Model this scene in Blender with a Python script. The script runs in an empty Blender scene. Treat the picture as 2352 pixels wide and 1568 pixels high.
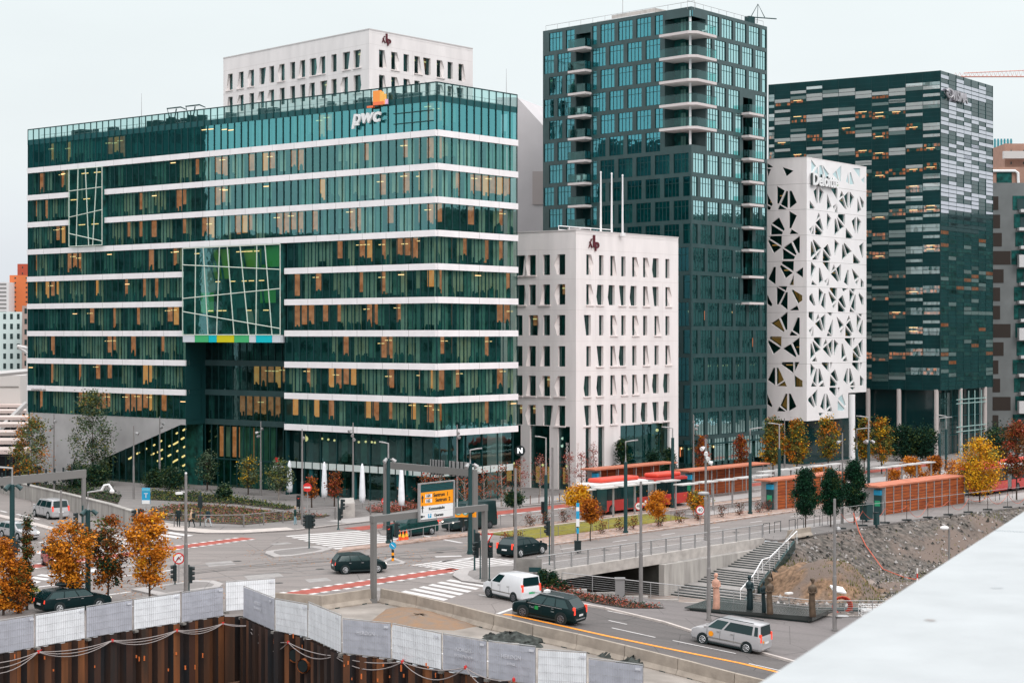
import bpy, bmesh, math, random
from mathutils import Vector, Matrix, geometry
from math import pi, sin, cos, radians, sqrt, atan2
rnd = random.Random(7)
V = Vector
SC = bpy.context.scene
COL = SC.collection
# camera calibration (photo measured on a 2352 x 1568 grid), camera 18 m above the street
F, CX, HY, HC = 4000.0, 1176.0, 768.0, 18.0
def zs(X): return -0.11*min(max(X, 0), 22)          # the quay road falls gently away from the crossing
def at(x, y, z=0.0):
    Y = F*(HC-z)/(y-HY); return V(((x-CX)/F*Y, Y, z))
def ats(x, y):
    z = 0.0
    for i in range(12): p = at(x, y, z); z = zs(p.x)
    return at(x, y, z)
def ztop(y, Y): return HC-(y-HY)/F*Y
ORG = {}
# ---------------------------------------------------------------- mesh builder
class MB:
    def __init__(s): s.v = []; s.f = []; s.m = []
    def add(s, vs, fs, m=0):
        b = len(s.v); s.v += [V(p) for p in vs]
        for f in fs: s.f.append([b+i for i in f]); s.m.append(m)
    def poly(s, pts, m=0): s.add(pts, [list(range(len(pts)))], m)
    def ob(s, o, a, b, c, m=0):
        o, a, b, c = V(o), V(a), V(b), V(c)
        vs = [o, o+a, o+a+b, o+b, o+c, o+a+c, o+a+b+c, o+b+c]
        s.add(vs, [(0,3,2,1),(4,5,6,7),(0,1,5,4),(1,2,6,5),(2,3,7,6),(3,0,4,7)], m)
    def box(s, c, d, rz=0.0, m=0):
        c = V(c); x = V((cos(rz), sin(rz), 0))*d[0]; y = V((-sin(rz), cos(rz), 0))*d[1]; z = V((0,0,d[2]))
        s.ob(c-x/2-y/2-z/2, x, y, z, m)
    def tube(s, pts, r, n=8, m=0, cap=True):
        pts = [V(p) for p in pts]; k = len(pts)
        rs = r if isinstance(r, (list, tuple)) else [r]*k
        vs = []; up = V((0,0,1))
        for i, p in enumerate(pts):
            t = (pts[min(i+1, k-1)]-pts[max(i-1, 0)])
            if t.length < 1e-9: t = V((0,0,1))
            t.normalize(); a = up if abs(t.z) < .95 else V((1,0,0))
            x = t.cross(a).normalized(); y = t.cross(x).normalized()
            for j in range(n):
                an = 2*pi*j/n; vs.append(p+(x*cos(an)+y*sin(an))*rs[i])
        fs = []
        for i in range(k-1):
            for j in range(n):
                a = i*n+j; b = i*n+(j+1) % n; fs.append((a, b, b+n, a+n))
        if cap: fs.append(tuple(range(n-1, -1, -1))); fs.append(tuple(range((k-1)*n, k*n)))
        s.add(vs, fs, m)
    def cyl(s, c, r, h, n=12, m=0, r2=None):
        c = V(c); s.tube([c, c+V((0,0,h))], [r, r if r2 is None else r2], n, m)
    def disc(s, c, nrm, r, th, n=16, m=0):
        c = V(c); nrm = V(nrm).normalized(); s.tube([c, c+nrm*th], r, n, m)
    def prism(s, pts, z0, z1, m=0, mt=None):
        n = len(pts)
        ar = sum(pts[i][0]*pts[(i+1) % n][1]-pts[(i+1) % n][0]*pts[i][1] for i in range(n))
        if ar < 0: pts = pts[::-1]
        f = lambda z, p: z(p) if callable(z) else z
        lo = [V((p[0], p[1], f(z0, p))) for p in pts]; hi = [V((p[0], p[1], f(z1, p))) for p in pts]
        s.add(lo+hi, [tuple(range(n-1, -1, -1))]+[(i, (i+1) % n, (i+1) % n+n, i+n) for i in range(n)], m)
        s.add(hi, [tuple(range(n))], m if mt is None else mt)
    def sph(s, c, r, m=0, n=8, k=6):
        c = V(c); r = V(r) if isinstance(r, (tuple, list, Vector)) else V((r, r, r))
        vs = [c+V((0,0,r.z))]
        for i in range(1, k):
            for j in range(n):
                a = pi*i/k; b = 2*pi*j/n; vs.append(c+V((r.x*sin(a)*cos(b), r.y*sin(a)*sin(b), r.z*cos(a))))
        vs.append(c-V((0,0,r.z))); L = len(vs)-1; fs = [(0, 1+j, 1+(j+1) % n) for j in range(n)]
        for i in range(k-2):
            for j in range(n):
                a = 1+i*n+j; b = 1+i*n+(j+1) % n; fs.append((a, a+n, b+n, b))
        fs += [(L, L-n+(j+1) % n, L-n+j) for j in range(n)]
        s.add(vs, fs, m)
    def build(s, name, mats, parent=None, loc=None, smooth=False):
        me = bpy.data.meshes.new(name)
        off = V(loc) if loc is not None else V((0,0,0))
        if parent is not None: off = ORG[parent.name]
        me.from_pydata([tuple(p-off) for p in s.v], [], s.f)
        if not isinstance(mats, (list, tuple)): mats = [mats]
        for m in mats: me.materials.append(m)
        if len(mats) > 1: me.polygons.foreach_set('material_index', s.m)
        if smooth: me.polygons.foreach_set('use_smooth', [True]*len(s.f))
        me.update()
        o = bpy.data.objects.new(name, me); COL.objects.link(o)
        if parent is not None: o.parent = parent
        elif loc is not None: o.location = off
        ORG[o.name] = off
        return o
def tag(o, label, cat, group=None):
    o['label'] = label; o['category'] = cat
    if group: o['group'] = group
    return o
def thing(name, label, cat, loc=(0,0,0), group=None, rz=0.0):
    o = bpy.data.objects.new(name, None); COL.objects.link(o); o.location = loc; o.rotation_euler = (0,0,rz)
    o.empty_display_size = .3
    ORG[o.name] = V(loc) if rz == 0.0 else V((0,0,0))
    return tag(o, label, cat, group)
def struct(name, mb, mats, smooth=False):
    o = mb.build(name, mats, smooth=smooth); o['kind'] = 'structure'; return o
def copy_thing(root, loc, rz, label, group=None, scale=None):
    def cp(o, par):
        c = o.copy(); COL.objects.link(c)
        if par is not None: c.parent = par
        for ch in o.children: cp(ch, c)
        return c
    r = cp(root, None); r.location = loc; r.rotation_euler = (0,0,rz); r['label'] = label
    if scale: r.scale = scale
    if group: r['group'] = group
    return r
# ---------------------------------------------------------------- materials
MT = {}
def mat(name, col, rough=.7, spec=.3, metal=0.0, ns=0, na=0.0, col2=None, emis=None, es=0.0, bump=0.0, bs=20, coat=0.0, stretch=None, noise_detail=4, sharp=None):
    if name in MT: return MT[name]
    m = bpy.data.materials.new(name); m.use_nodes = True; nt = m.node_tree; N = nt.nodes; L = nt.links
    b = N['Principled BSDF']
    b.inputs['Base Color'].default_value = (*col, 1); b.inputs['Roughness'].default_value = rough
    b.inputs['Specular IOR Level'].default_value = spec; b.inputs['Metallic'].default_value = metal
    b.inputs['Coat Weight'].default_value = coat
    tc = N.new('ShaderNodeTexCoord')
    src = tc.outputs['Object']
    if stretch:
        mp = N.new('ShaderNodeMapping'); mp.inputs['Scale'].default_value = stretch; L.new(src, mp.inputs[0]); src = mp.outputs[0]
    if ns:
        no = N.new('ShaderNodeTexNoise'); no.inputs['Scale'].default_value = ns; no.inputs['Detail'].default_value = noise_detail
        L.new(src, no.inputs['Vector'])
        mx = N.new('ShaderNodeMix'); mx.data_type = 'RGBA'
        c2 = col2 if col2 else tuple(c*(1-na) for c in col); c1 = col if col2 else tuple(min(c*(1+na), 1) for c in col)
        mx.inputs[6].default_value = (*c1, 1); mx.inputs[7].default_value = (*c2, 1)
        mr = N.new('ShaderNodeMapRange'); lo, hi = sharp if sharp else (.3, .7); mr.inputs[1].default_value = lo; mr.inputs[2].default_value = hi
        L.new(no.outputs['Fac'], mr.inputs[0]); L.new(mr.outputs[0], mx.inputs[0]); L.new(mx.outputs[2], b.inputs['Base Color'])
    if bump:
        n2 = N.new('ShaderNodeTexNoise'); n2.inputs['Scale'].default_value = bs; n2.inputs['Detail'].default_value = 6; L.new(src, n2.inputs['Vector'])
        bp = N.new('ShaderNodeBump'); bp.inputs['Strength'].default_value = bump; bp.inputs['Distance'].default_value = .05
        L.new(n2.outputs['Fac'], bp.inputs['Height']); L.new(bp.outputs[0], b.inputs['Normal'])
    if emis: b.inputs['Emission Color'].default_value = (*emis, 1); b.inputs['Emission Strength'].default_value = es
    MT[name] = m; return m
def glass(name, tint, refl, fac, rough=.02, warp=.0):
    """coated facade glass: part see-through, part mirror, more mirror at grazing angles"""
    if name in MT: return MT[name]
    m = bpy.data.materials.new(name); m.use_nodes = True; nt = m.node_tree; N = nt.nodes; L = nt.links
    N.remove(N['Principled BSDF']); out = N['Material Output']
    tr = N.new('ShaderNodeBsdfTransparent'); tr.inputs[0].default_value = (*tint, 1)
    gl = N.new('ShaderNodeBsdfGlossy'); gl.inputs[0].default_value = (*refl, 1); gl.inputs['Roughness'].default_value = rough
    lw = N.new('ShaderNodeLayerWeight'); lw.inputs[0].default_value = .5
    pw = N.new('ShaderNodeMath'); pw.operation = 'POWER'; pw.inputs[1].default_value = 4; L.new(lw.outputs['Facing'], pw.inputs[0])
    ma = N.new('ShaderNodeMath'); ma.operation = 'MULTIPLY_ADD'; ma.inputs[1].default_value = 1-fac; ma.inputs[2].default_value = fac; ma.use_clamp = True
    L.new(pw.outputs[0], ma.inputs[0])
    mx = N.new('ShaderNodeMixShader'); L.new(ma.outputs[0], mx.inputs[0]); L.new(tr.outputs[0], mx.inputs[1]); L.new(gl.outputs[0], mx.inputs[2])
    if warp:
        tc = N.new('ShaderNodeTexCoord'); no = N.new('ShaderNodeTexNoise'); no.inputs['Scale'].default_value = .9; no.inputs['Detail'].default_value = 2
        L.new(tc.outputs['Object'], no.inputs['Vector']); bp = N.new('ShaderNodeBump'); bp.inputs['Strength'].default_value = warp; bp.inputs['Distance'].default_value = .1
        L.new(no.outputs['Fac'], bp.inputs['Height']); L.new(bp.outputs[0], gl.inputs['Normal'])
    L.new(mx.outputs[0], out.inputs[0]); MT[name] = m; return m
def emi(name, col, st, col2=None, ns=1.5):
    """lit room: warm light of uneven strength"""
    if name in MT: return MT[name]
    m = bpy.data.materials.new(name); m.use_nodes = True; nt = m.node_tree; N = nt.nodes; L = nt.links
    N.remove(N['Principled BSDF']); e = N.new('ShaderNodeEmission'); e.inputs[1].default_value = st; e.inputs[0].default_value = (*col, 1)
    if col2:
        tc = N.new('ShaderNodeTexCoord'); no = N.new('ShaderNodeTexNoise'); no.inputs['Scale'].default_value = ns; L.new(tc.outputs['Object'], no.inputs['Vector'])
        mr = N.new('ShaderNodeMapRange'); mr.inputs[1].default_value = .35; mr.inputs[2].default_value = .65; L.new(no.outputs['Fac'], mr.inputs[0])
        mx = N.new('ShaderNodeMix'); mx.data_type = 'RGBA'; mx.inputs[6].default_value = (*col, 1); mx.inputs[7].default_value = (*col2, 1)
        L.new(mr.outputs[0], mx.inputs[0]); L.new(mx.outputs[2], e.inputs[0])
    L.new(e.outputs[0], N['Material Output'].inputs[0]); MT[name] = m; return m
DARK = (.006, .03, .03)
M_white = mat('white_band', (.84, .80, .81), .5, ns=.6, na=.05)
M_mull = mat('mullion', (.004, .040, .042), .5, .4)
M_slab = mat('slab_edge', (.01, .08, .085), .4)
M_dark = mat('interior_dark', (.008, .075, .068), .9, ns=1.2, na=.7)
M_blind = mat('blind_grey', (.40, .44, .38), .8, ns=.8, na=.25)
M_blind2 = mat('blind_green', (.10, .22, .19), .8, ns=.9, na=.3)
M_blind3 = mat('blind_beige', (.50, .44, .32), .8, ns=.8, na=.2)
M_lit = emi('lit_room', (1.0, .34, .15), .72, (.66, .19, .07))
M_lit2 = emi('lit_room_bright', (1.0, .42, .14), .95, (.95, .33, .09))
M_lamp = emi('ceiling_lamp', (1.0, .62, .28), 2.2)
M_lampw = emi('white_lamp', (1.0, .9, .75), 1.6)
G_pwc = glass('office_glass', (.62, .78, .70), (.42, .90, .90), .26, warp=.04)
G_top = glass('top_floor_glass', (.28, .55, .55), (.30, .88, .93), .42, warp=.04)
G_par = glass('parapet_glass', (.62, .86, .84), (.6, .9, .9), .07)
G_tower = glass('tower_glass', (.25, .5, .5), (.23, .74, .86), .46, warp=.08)
G_tower2 = glass('tower_glass_sky_pale', (.25, .5, .5), (.62, .97, .98), .80, warp=.08)  # copy of the tower glass, right face's brighter sky reflection put into its tint
G_foyer = glass('foyer_glass', (.45, .6, .5), (.3, .6, .6), .05)
G_dark = glass('dark_glass', (.3, .5, .48), (.45, .85, .85), .14, warp=.04)
G_sil = glass('silver_glass', (.3, .4, .4), (.80, .80, .86), .82)
G_sil2 = glass('silver_glass_dim', (.85, .88, .86), (.70, .88, .90), .28)
G_lat = glass('lattice_glass', (.4, .6, .55), (.3, .7, .68), .07)
M_kl = mat('plaster_white', (.78, .725, .715), .8, ns=.7, na=.07, bump=.2, bs=5, stretch=(1, 1, .22), noise_detail=8)
M_klrev = mat('plaster_reveal', (.78, .70, .68), .75)
M_tframe = mat('tower_panel', (.032, .066, .068), .3, .5, ns=.7, na=.15)
M_visma = mat('black_panel', (.003, .032, .034), .5, .15, ns=.5, na=.2)
M_visma2 = mat('charcoal_panel', (.010, .045, .046), .12, .75, ns=.5, na=.2)
M_conc = mat('concrete', (.42, .385, .36), .85, ns=1.5, na=.18, bump=.2, bs=15)
M_concd = mat('concrete_dark', (.22, .205, .19), .9, ns=1.2, na=.3, bump=.2, bs=12)
M_steel = mat('galvanised', (.36, .35, .35), .45, .5, .35, ns=4, na=.1)
M_pole = mat('pole_green', (.008, .045, .048), .4, .5)
M_poleg = mat('pole_grey', (.21, .195, .19), .5, .4, ns=3, na=.1)
M_black = mat('black_plastic', (.008, .018, .02), .5, .4)
M_rubber = mat('rubber', (.012, .018, .019), .85)
M_red = mat('red_paint', (.62, .03, .025), .4, .5)
M_wpaint = mat('white_paint', (.78, .77, .77), .5)
M_blue = mat('sign_blue', (.02, .32, .55), .5)
M_orange = mat('sign_orange', (.95, .33, .01), .5)
M_rl = mat('red_lamp', (.7, .03, .02), .3, emis=(1, .10, .05), es=.7)
M_hl = emi('head_lamp', (1, .93, .8), 2.0)
M_lens = mat('dark_lens', (.01, .03, .03), .2, .6)
# ---------------------------------------------------------------- vertical wall frame
class Face:
    def __init__(s, A, B):
        s.A = V((A[0], A[1])); s.B = V((B[0], B[1])); s.e = (s.B-s.A).normalized(); s.L = (s.B-s.A).length
        n = V((s.e.y, -s.e.x));  s.n = n if n.dot(-s.A) > 0 else -n
    def P(s, u, z, d=0.0):
        p = s.A+s.e*u+s.n*d; return V((p.x, p.y, z))
    def uz(s, px, py):
        dx = (px-CX)/F; den = s.e.x-s.e.y*dx
        u = (dx*s.A.y-s.A.x)/den
        Y = s.A.y+s.e.y*u; return u, HC-(py-HY)/F*Y
    def u(s, px): return s.uz(px, 700)[0]
    def q(s, mb, u0, u1, z0, z1, d=0.0, m=0):
        mb.poly([s.P(u0, z0, d), s.P(u1, z0, d), s.P(u1, z1, d), s.P(u0, z1, d)], m)
    def b(s, mb, u0, u1, z0, z1, d0, d1, m=0):
        e = s.e.to_3d(); n = s.n.to_3d(); mb.ob(s.P(u0, z0, d0), e*(u1-u0), n*(d1-d0), V((0,0,z1-z0)), m)
def corner(px, py, H, ):
    """plan position of a roof corner seen at (px,py) that stands H above the camera"""
    Z = F*H/(HY-py); return V(((px-CX)/F*Z, Z))
def text_mesh(txt, size, depth=.05, shear=0.0, bold=0.0, align='CENTER'):
    cu = bpy.data.curves.new('t', 'FONT'); cu.body = txt; cu.size = size; cu.extrude = depth; cu.shear = shear; cu.offset = bold; cu.resolution_u = 3
    cu.align_x = align; cu.align_y = 'CENTER'
    o = bpy.data.objects.new('t', cu); COL.objects.link(o)
    me = bpy.data.meshes.new_from_object(o.evaluated_get(bpy.context.evaluated_depsgraph_get())); bpy.data.objects.remove(o); bpy.data.curves.remove(cu)
    vs = [v.co.copy() for v in me.vertices]; fs = [tuple(p.vertices) for p in me.polygons]; bpy.data.meshes.remove(me)
    return vs, fs
def put_text(mb, txt, O, ex, ez, size, m=0, depth=.03, shear=0.0, bold=0.0, sx=1.0, align='CENTER'):
    """lettering standing in the plane O + ex,ez (unit vectors)"""
    vs, fs = text_mesh(txt, size, depth, shear, bold, align); ex = V(ex); ez = V(ez); n = ex.cross(ez); O = V(O)
    mb.add([O+ex*(v.x*sx)+ez*v.y+n*v.z for v in vs], fs, m)
# ---------------------------------------------------------------- world, sun, camera
def world():
    w = bpy.data.worlds.new('World'); SC.world = w; w.use_nodes = True; nt = w.node_tree; N = nt.nodes; L = nt.links
    bg = N['Background']
    sky = N.new('ShaderNodeTexSky'); sky.sky_type = 'NISHITA'; sky.sun_disc = False; sky.sun_elevation = radians(38); sky.sun_rotation = radians(145)
    mul = N.new('ShaderNodeVectorMath'); mul.operation = 'SCALE'; mul.inputs[3].default_value = .06; L.new(sky.outputs[0], mul.inputs[0])
    tc = N.new('ShaderNodeTexCoord'); sp = N.new('ShaderNodeSeparateXYZ'); L.new(tc.outputs['Generated'], sp.inputs[0])
    mr = N.new('ShaderNodeMapRange'); mr.inputs[1].default_value = .0; mr.inputs[2].default_value = 1.0; L.new(sp.outputs[2], mr.inputs[0])
    cr = N.new('ShaderNodeValToRGB'); e = cr.color_ramp.elements
    e[0].position = 0; e[0].color = (.74, .80, .86, 1); e[1].position = 1; e[1].color = (2.7, 2.74, 2.78, 1)
    for p, c in ((.05, (.83, .87, .92, 1)), (.10, (.90, .955, .97, 1)), (.19, (.93, 1.0, 1.01, 1)), (.4, (1.5, 1.54, 1.56, 1))):
        q = cr.color_ramp.elements.new(p); q.color = c
    L.new(mr.outputs[0], cr.inputs[0])
    mp = N.new('ShaderNodeMapping'); mp.inputs['Scale'].default_value = (3, 3, 9); L.new(tc.outputs['Generated'], mp.inputs[0])
    no = N.new('ShaderNodeTexNoise'); no.inputs['Scale'].default_value = 1.6; no.inputs['Detail'].default_value = 5; L.new(mp.outputs[0], no.inputs['Vector'])
    m2 = N.new('ShaderNodeMapRange'); m2.inputs[3].default_value = .92; m2.inputs[4].default_value = 1.06; L.new(no.outputs['Fac'], m2.inputs[0])
    sc = N.new('ShaderNodeVectorMath'); sc.operation = 'SCALE'; L.new(cr.outputs[0], sc.inputs[0]); L.new(m2.outputs[0], sc.inputs[3])
    mx = N.new('ShaderNodeMix'); mx.data_type = 'RGBA'; mx.inputs[0].default_value = .93; L.new(mul.outputs[0], mx.inputs[6]); L.new(sc.outputs[0], mx.inputs[7])
    L.new(mx.outputs[2], bg.inputs[0]); bg.inputs[1].default_value = 1.0
    s = bpy.data.lights.new('sun', 'SUN'); s.energy = 1.0; s.angle = radians(25); s.color = (1, .95, .92)
    o = bpy.data.objects.new('sun', s); COL.objects.link(o)
    d = V((-.45, .65, -.62)); o.rotation_euler = d.to_track_quat('-Z', 'Y').to_euler()
    cam = bpy.data.cameras.new('camera'); co = bpy.data.objects.new('camera', cam); COL.objects.link(co)
    co.location = (0, 0, HC); co.rotation_euler = (pi/2, 0, 0); cam.sensor_width = 36; cam.lens = F/2352*36; cam.shift_y = -16/2352
    cam.clip_start = .5; cam.clip_end = 5000; cam.dof.use_dof = True; cam.dof.focus_distance = 150; cam.dof.aperture_fstop = 5.0
    SC.camera = co
    SC.view_settings.view_transform = 'Standard'; SC.view_settings.look = 'None'; SC.view_settings.exposure = 0; SC.view_settings.gamma = 1
    SC.cycles.transparent_max_bounces = 16; SC.cycles.max_bounces = 6
world()
# ================================================================ office building with white bands
def bays(f, mb, u0, u1, z0, z1, pitch, glm, seed, lit=.3, dark=.2, d=0.0, lampy=.35, mull=.07, gap=.2):
    """one storey of curtain wall: panes, fins, and blinds / lit rooms standing 0.45 m behind the glass
    slots: 0 glass 1 mullion 2 dark 3 blind 4 blind green 5 beige 6 lit 7 lit bright 8 lamp"""
    r = random.Random(seed); n = max(1, int(round((u1-u0)/pitch))); w = (u1-u0)/n
    f.q(mb, u0, u1, z0, z1, d, 0)
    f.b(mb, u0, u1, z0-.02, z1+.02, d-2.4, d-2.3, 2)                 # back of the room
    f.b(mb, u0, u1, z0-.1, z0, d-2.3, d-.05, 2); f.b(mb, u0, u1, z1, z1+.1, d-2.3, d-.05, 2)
    H = z1-z0; st = 0; mode = 0
    for i in range(n+1):
        uc = u0+w*i; f.b(mb, max(u0, uc-mull/2), min(u1, uc+mull/2), z0, z1, d+.004, d+.10, 1)
    for i in range(n):
        if st <= 0:
            mode = r.choices([0, 1, 2], [max(.05, 1-lit-dark), lit*1.3, dark])[0]; st = r.randint(2, 5)
        st -= 1
        a = u0+w*i+gap*.6*r.uniform(.6, 1.2); b = u0+w*(i+1)-gap*.5*r.uniform(.6, 1.2)
        if mode == 0:
            k = r.choices([3, 4, 5, 6], [4, 3, 3, 2.2 if lit > .1 else .1])[0]
        elif mode == 1: k = r.choices([6, 7, 5, 3, 2], [5, 1.2, 2, 1, 1.5])[0]
        else: k = r.choices([2, 4], [2, 1.2])[0]
        if r.random() < .07: k = 2
        dd = d-.45-(.5 if k in (6, 7) else 0)
        if k != 2:
            zb = z0+(H*r.uniform(.12, .4) if k in (6, 7) else (H*r.uniform(0, .25) if r.random() < .25 else 0))
            f.q(mb, a, b, zb, z1, dd, k)
        if k in (6, 7, 5) or r.random() < .25:                       # chairs, desks and screens against the light
            for q in range(r.randint(1, 3)):
                x = r.uniform(a, b-.25); ww = r.uniform(.2, .5); hh = H*r.uniform(.12, .38)
                f.b(mb, x, min(x+ww, b+.1), z0, z0+hh, dd+.05, dd+.15, 2)
                if r.random() < .4: mb.sph(f.P(x+ww/2, z0+hh+.08, dd+.1), .13, 2, 6, 4)
        if (k in (6, 7) or r.random() < .1) and r.random() < lampy:
            x = (a+b)/2; zz = z1-H*r.uniform(.12, .3); f.b(mb, a+.05, b-.05, zz, zz+.07, dd+.3, dd+.5, 8)
BM = [G_pwc, M_mull, M_dark, M_blind, M_blind2, M_blind3, M_lit, M_lit2, M_lamp]
BMT = [G_top]+BM[1:]
H1 = 26.24
pC = corner(1003, 188, H1); pL = corner(65, 298, H1); pR = corner(1187, 218, H1)
FL = Face(pC, pL); FR = Face(pC, pR)
def office():
    r = random.Random(3)
    back = [pC, pR, pR+(pL-pC)*.97, pL]
    root = thing('office_building', 'long glass office block with white floor bands and orange block emblem', 'office building', (pC.x, pC.y, 0))
    B0, ST, TH = 39.27, 3.47, .66
    # core and roof
    inn = .0
    def ins(k):
        c = V((0, 0))
        for p in back: c = c+p*.25
        return [(p+(c-p).normalized()*k) for p in back]
    o3 = lambda k: [tuple(FL.P(0, 0, -k).xy-FR.n*0+FL.e*k*1.4), tuple((FR.P(FR.L-.3, 0, 0).xy+FL.e*k*1.4)), tuple((FR.P(FR.L-.3, 0, 0).xy+FL.e*(FL.L-.5))), tuple(FL.P(FL.L-.5, 0, -k).xy)]
    m = MB(); m.prism(o3(5.2), 0, 42.2, 0); m.build('core', [M_dark], root)
    m = MB(); m.prism([tuple(p) for p in ins(.6)], 42.3, 42.85, 0); m.build('roof', [M_slab], root)
    m = MB()
    for i in range(26):
        u = r.uniform(3, 62); a = FL.P(u, 42.86, -r.uniform(1.2, 2.5)); m.box(a+V((0,0,.45)), (r.uniform(.5, 1.6), r.uniform(.4, 1), .9), r.uniform(0, 3), 0)
    m.build('roof_plant', [M_mull], root)
    m = MB()
    for fc in (FL, FR):
        for z in (43.2, 43.55): m.tube([fc.P(1, z, -1.2), fc.P(fc.L-1, z, -1.2)], .025, 5, 0)
        for i in range(int(fc.L/2)): m.tube([fc.P(1+i*2, 42.85, -1.2), fc.P(1+i*2, 43.6, -1.2)], .03, 5, 0)
    m.build('roof_railing', [M_steel], root)
    uS0, uS1 = FL.u(243), FL.u(167)      # small glazed box
    uB0, uB1 = FL.u(652), FL.u(428)      # big glazed box
    uV0 = FL.u(656)
    # top storey and glass parapet
    for fc, nm in ((FL, 0), (FR, 1)):
        m = MB(); bays(fc, m, 0, fc.L, B0, 42.25, 1.13, 0, 90+nm, lit=.1, dark=.75, lampy=.9)
        if nm == 0:
            for (ua, ub) in ((FL.u(995), FL.u(905)),):
                for zz in (40.2, 41.3): fc.b(m, ua, ub, zz, zz+.09, .004, .12, 1)
        m.build('top_storey_glazing', BMT, root)
        m = MB(); fc.q(m, 0, fc.L, 42.9, H1+HC, 0, 0); fc.b(m, 0, fc.L, H1+HC-.08, H1+HC+.03, -.06, .08, 1)
        fc.b(m, 0, fc.L, 42.25, 42.9, -.2, .02, 2)
        n = int(fc.L/1.13)
        for i in range(n+1):
            u = fc.L*i/n; fc.b(m, max(0, u-.05), min(fc.L, u+.05), 42.25, H1+HC, .021, .12, 1)
        m.build('glass_parapet', [G_par, M_mull, M_slab], root)
    # floor bands and window ribbons
    for k in range(10):
        zt = B0-ST*k; zb = zt-TH; wz1 = zb; wz0 = B0-ST*(k+1)
        segs = [(0, FL.L)]
        if k in (1, 2): segs = [(0, uS0), (uS1, FL.L)]
        if k in (4, 5, 6, 7, 8): segs = [(0, uV0), (uB1, FL.L)]
        if k == 9: segs = [(0, uV0)]
        for s0, s1 in segs:
            m = MB(); FL.b(m, s0, s1, zb, zt, -.5, .22, 0)
            n = int((s1-s0)/3.4)
            for i in range(1, n): FL.b(m, s0+(s1-s0)*i/n-.015, s0+(s1-s0)*i/n+.015, zb-.001, zt+.001, .1, .223, 1)
            m.build('floor_band', [M_white, M_concd], root)
        m = MB(); FR.b(m, 0.02, FR.L, zb, zt, -.5, .222, 0)
        for i in range(1, 4): FR.b(m, FR.L*i/4-.015, FR.L*i/4+.015, zb-.001, zt+.001, .1, .225, 1)
        m.build('floor_band', [M_white, M_concd], root)
        if k == 9: break
        segs = [(0, FL.L)]
        if k in (0, 1, 2): segs = [(0, uS0-.6), (uS1+.2, FL.L)]
        if k in (3, 4, 5): segs = [(0, uB0-.6), (uB1+.05, FL.L)]
        if k in (6, 7, 8): segs = [(0, uV0), (uB1, FL.L)]
        litp = .36 if k < 8 else .75
        for s0, s1 in segs:
            m = MB(); bays(FL, m, s0, s1, wz0, wz1, 1.12, 0, 10+k*7+int(s0), lit=litp, dark=.2); m.build('window_ribbon', BM, root)
        m = MB(); bays(FR, m, 0, FR.L, wz0, wz1, 1.14, 0, 300+k, lit=(.38 if k in (1, 5, 7) else .12), dark=.12); m.build('window_ribbon', BM, root)
    # dark reveal beside the small and big boxes
    m = MB()
    FL.b(m, uS0-.6, uS1+.2, B0-ST*3, B0-TH, -.6, -.3, 0); FL.b(m, uB0-.6, uB1+.05, B0-ST*6, B0-ST*3-TH, -1.0, -.7, 0)
    m.build('reveal', [M_mull], root)
    # glazed boxes standing out of the facade
    GP = [mat('pane_green', (.07, .36, .06), .6), mat('pane_teal', (.01, .13, .13), .6), mat('pane_grey', (.22, .27, .23), .7), M_dark, mat('pane_olive', (.18, .36, .04), .6), M_lamp, G_pwc, mat('box_frame', (.62, .66, .58), .5)]
    def gbox(nm, u0, u1, z0, z1, vs, hs, zbase, seed):
        rr = random.Random(seed); m = MB(); W = u1-u0; H = z1-z0; dd = .55
        FL.q(m, u0, u1, z0, z1, dd, 6)
        FL.b(m, u0, u1, z0, z1, -.3, -.2, 3)
        FL.b(m, u0+.03, u0+.12, z0, z1, -.3, dd-.1, 3); FL.b(m, u1-.12, u1-.03, z0, z1, -.3, dd-.1, 3); FL.b(m, u0, u1, z1-.1, z1, -.3, dd-.05, 3)
        for i in range(12 if W > 8 else 6):
            a = u0+W*rr.uniform(0, .85); b = a+W*rr.uniform(.08, .2); c = z0+H*rr.uniform(0, .8); d = c+H*rr.uniform(.12, .35)
            FL.q(m, a, min(b, u1-.1), c, min(d, z1-.1), rr.uniform(-.1, .3), rr.choice([0, 1, 2, 1, 4, 1, 0]))
        for k in range(6 if W > 8 else 3):                            # braces crossing behind the glass
            a = u0+W*rr.uniform(.05, .8); b = u0+W*rr.uniform(.05, .8)
            p = FL.P(a, z0+.1, .35); q = FL.P(b, z1-.2, .35); m.tube([p, q], .12, 4, 3)
        for lv in range(3):
            zz = z1-H*(.07+lv*.33)
            for i in range(5 if W > 8 else 2):
                a = u0+W*rr.uniform(.05, .85); FL.b(m, a, a+W*(.05 if W > 8 else .2), zz, zz+.1, .38, .45, 5)
        fr = .055
        def bar(a, b): m.tube([FL.P(u1-a[0]*W, z1-a[1]*H, dd+.03), FL.P(u1-b[0]*W, z1-b[1]*H, dd+.03)], fr, 4, 7)
        for a, b in vs: bar((a, 0), (b, 1))
        for a, b in hs: bar((0, a), (1, b))
        for a, b in (((0,0),(1,0)), ((0,1),(1,1)), ((0,0),(0,1)), ((1,0),(1,1))): bar(a, b)
        return m
    zB1, zB0 = B0-ST*3-TH-.12, 17.95
    m = gbox('b', uB0, uB1, zB0, zB1, [(.14, .13), (.22, .27), (.39, .36), (.47, .54), (.6, .69), (.77, .76), (.85, .92)], [(.19, .28), (.58, .49), (.73, .93)], 0, 5)
    bx = m.build('projecting_glass_box', GP, root)
    cols = [mat('pn_white', (.62, .64, .68), .5), mat('pn_green', (.06, .42, .16), .5), mat('pn_cyan', (0, .48, .55), .5), mat('pn_yellow', (.62, .55, .01), .5)]
    m = MB(); ed = [0, .13, .275, .36, .54, .69, .76, .92, 1]
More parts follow.
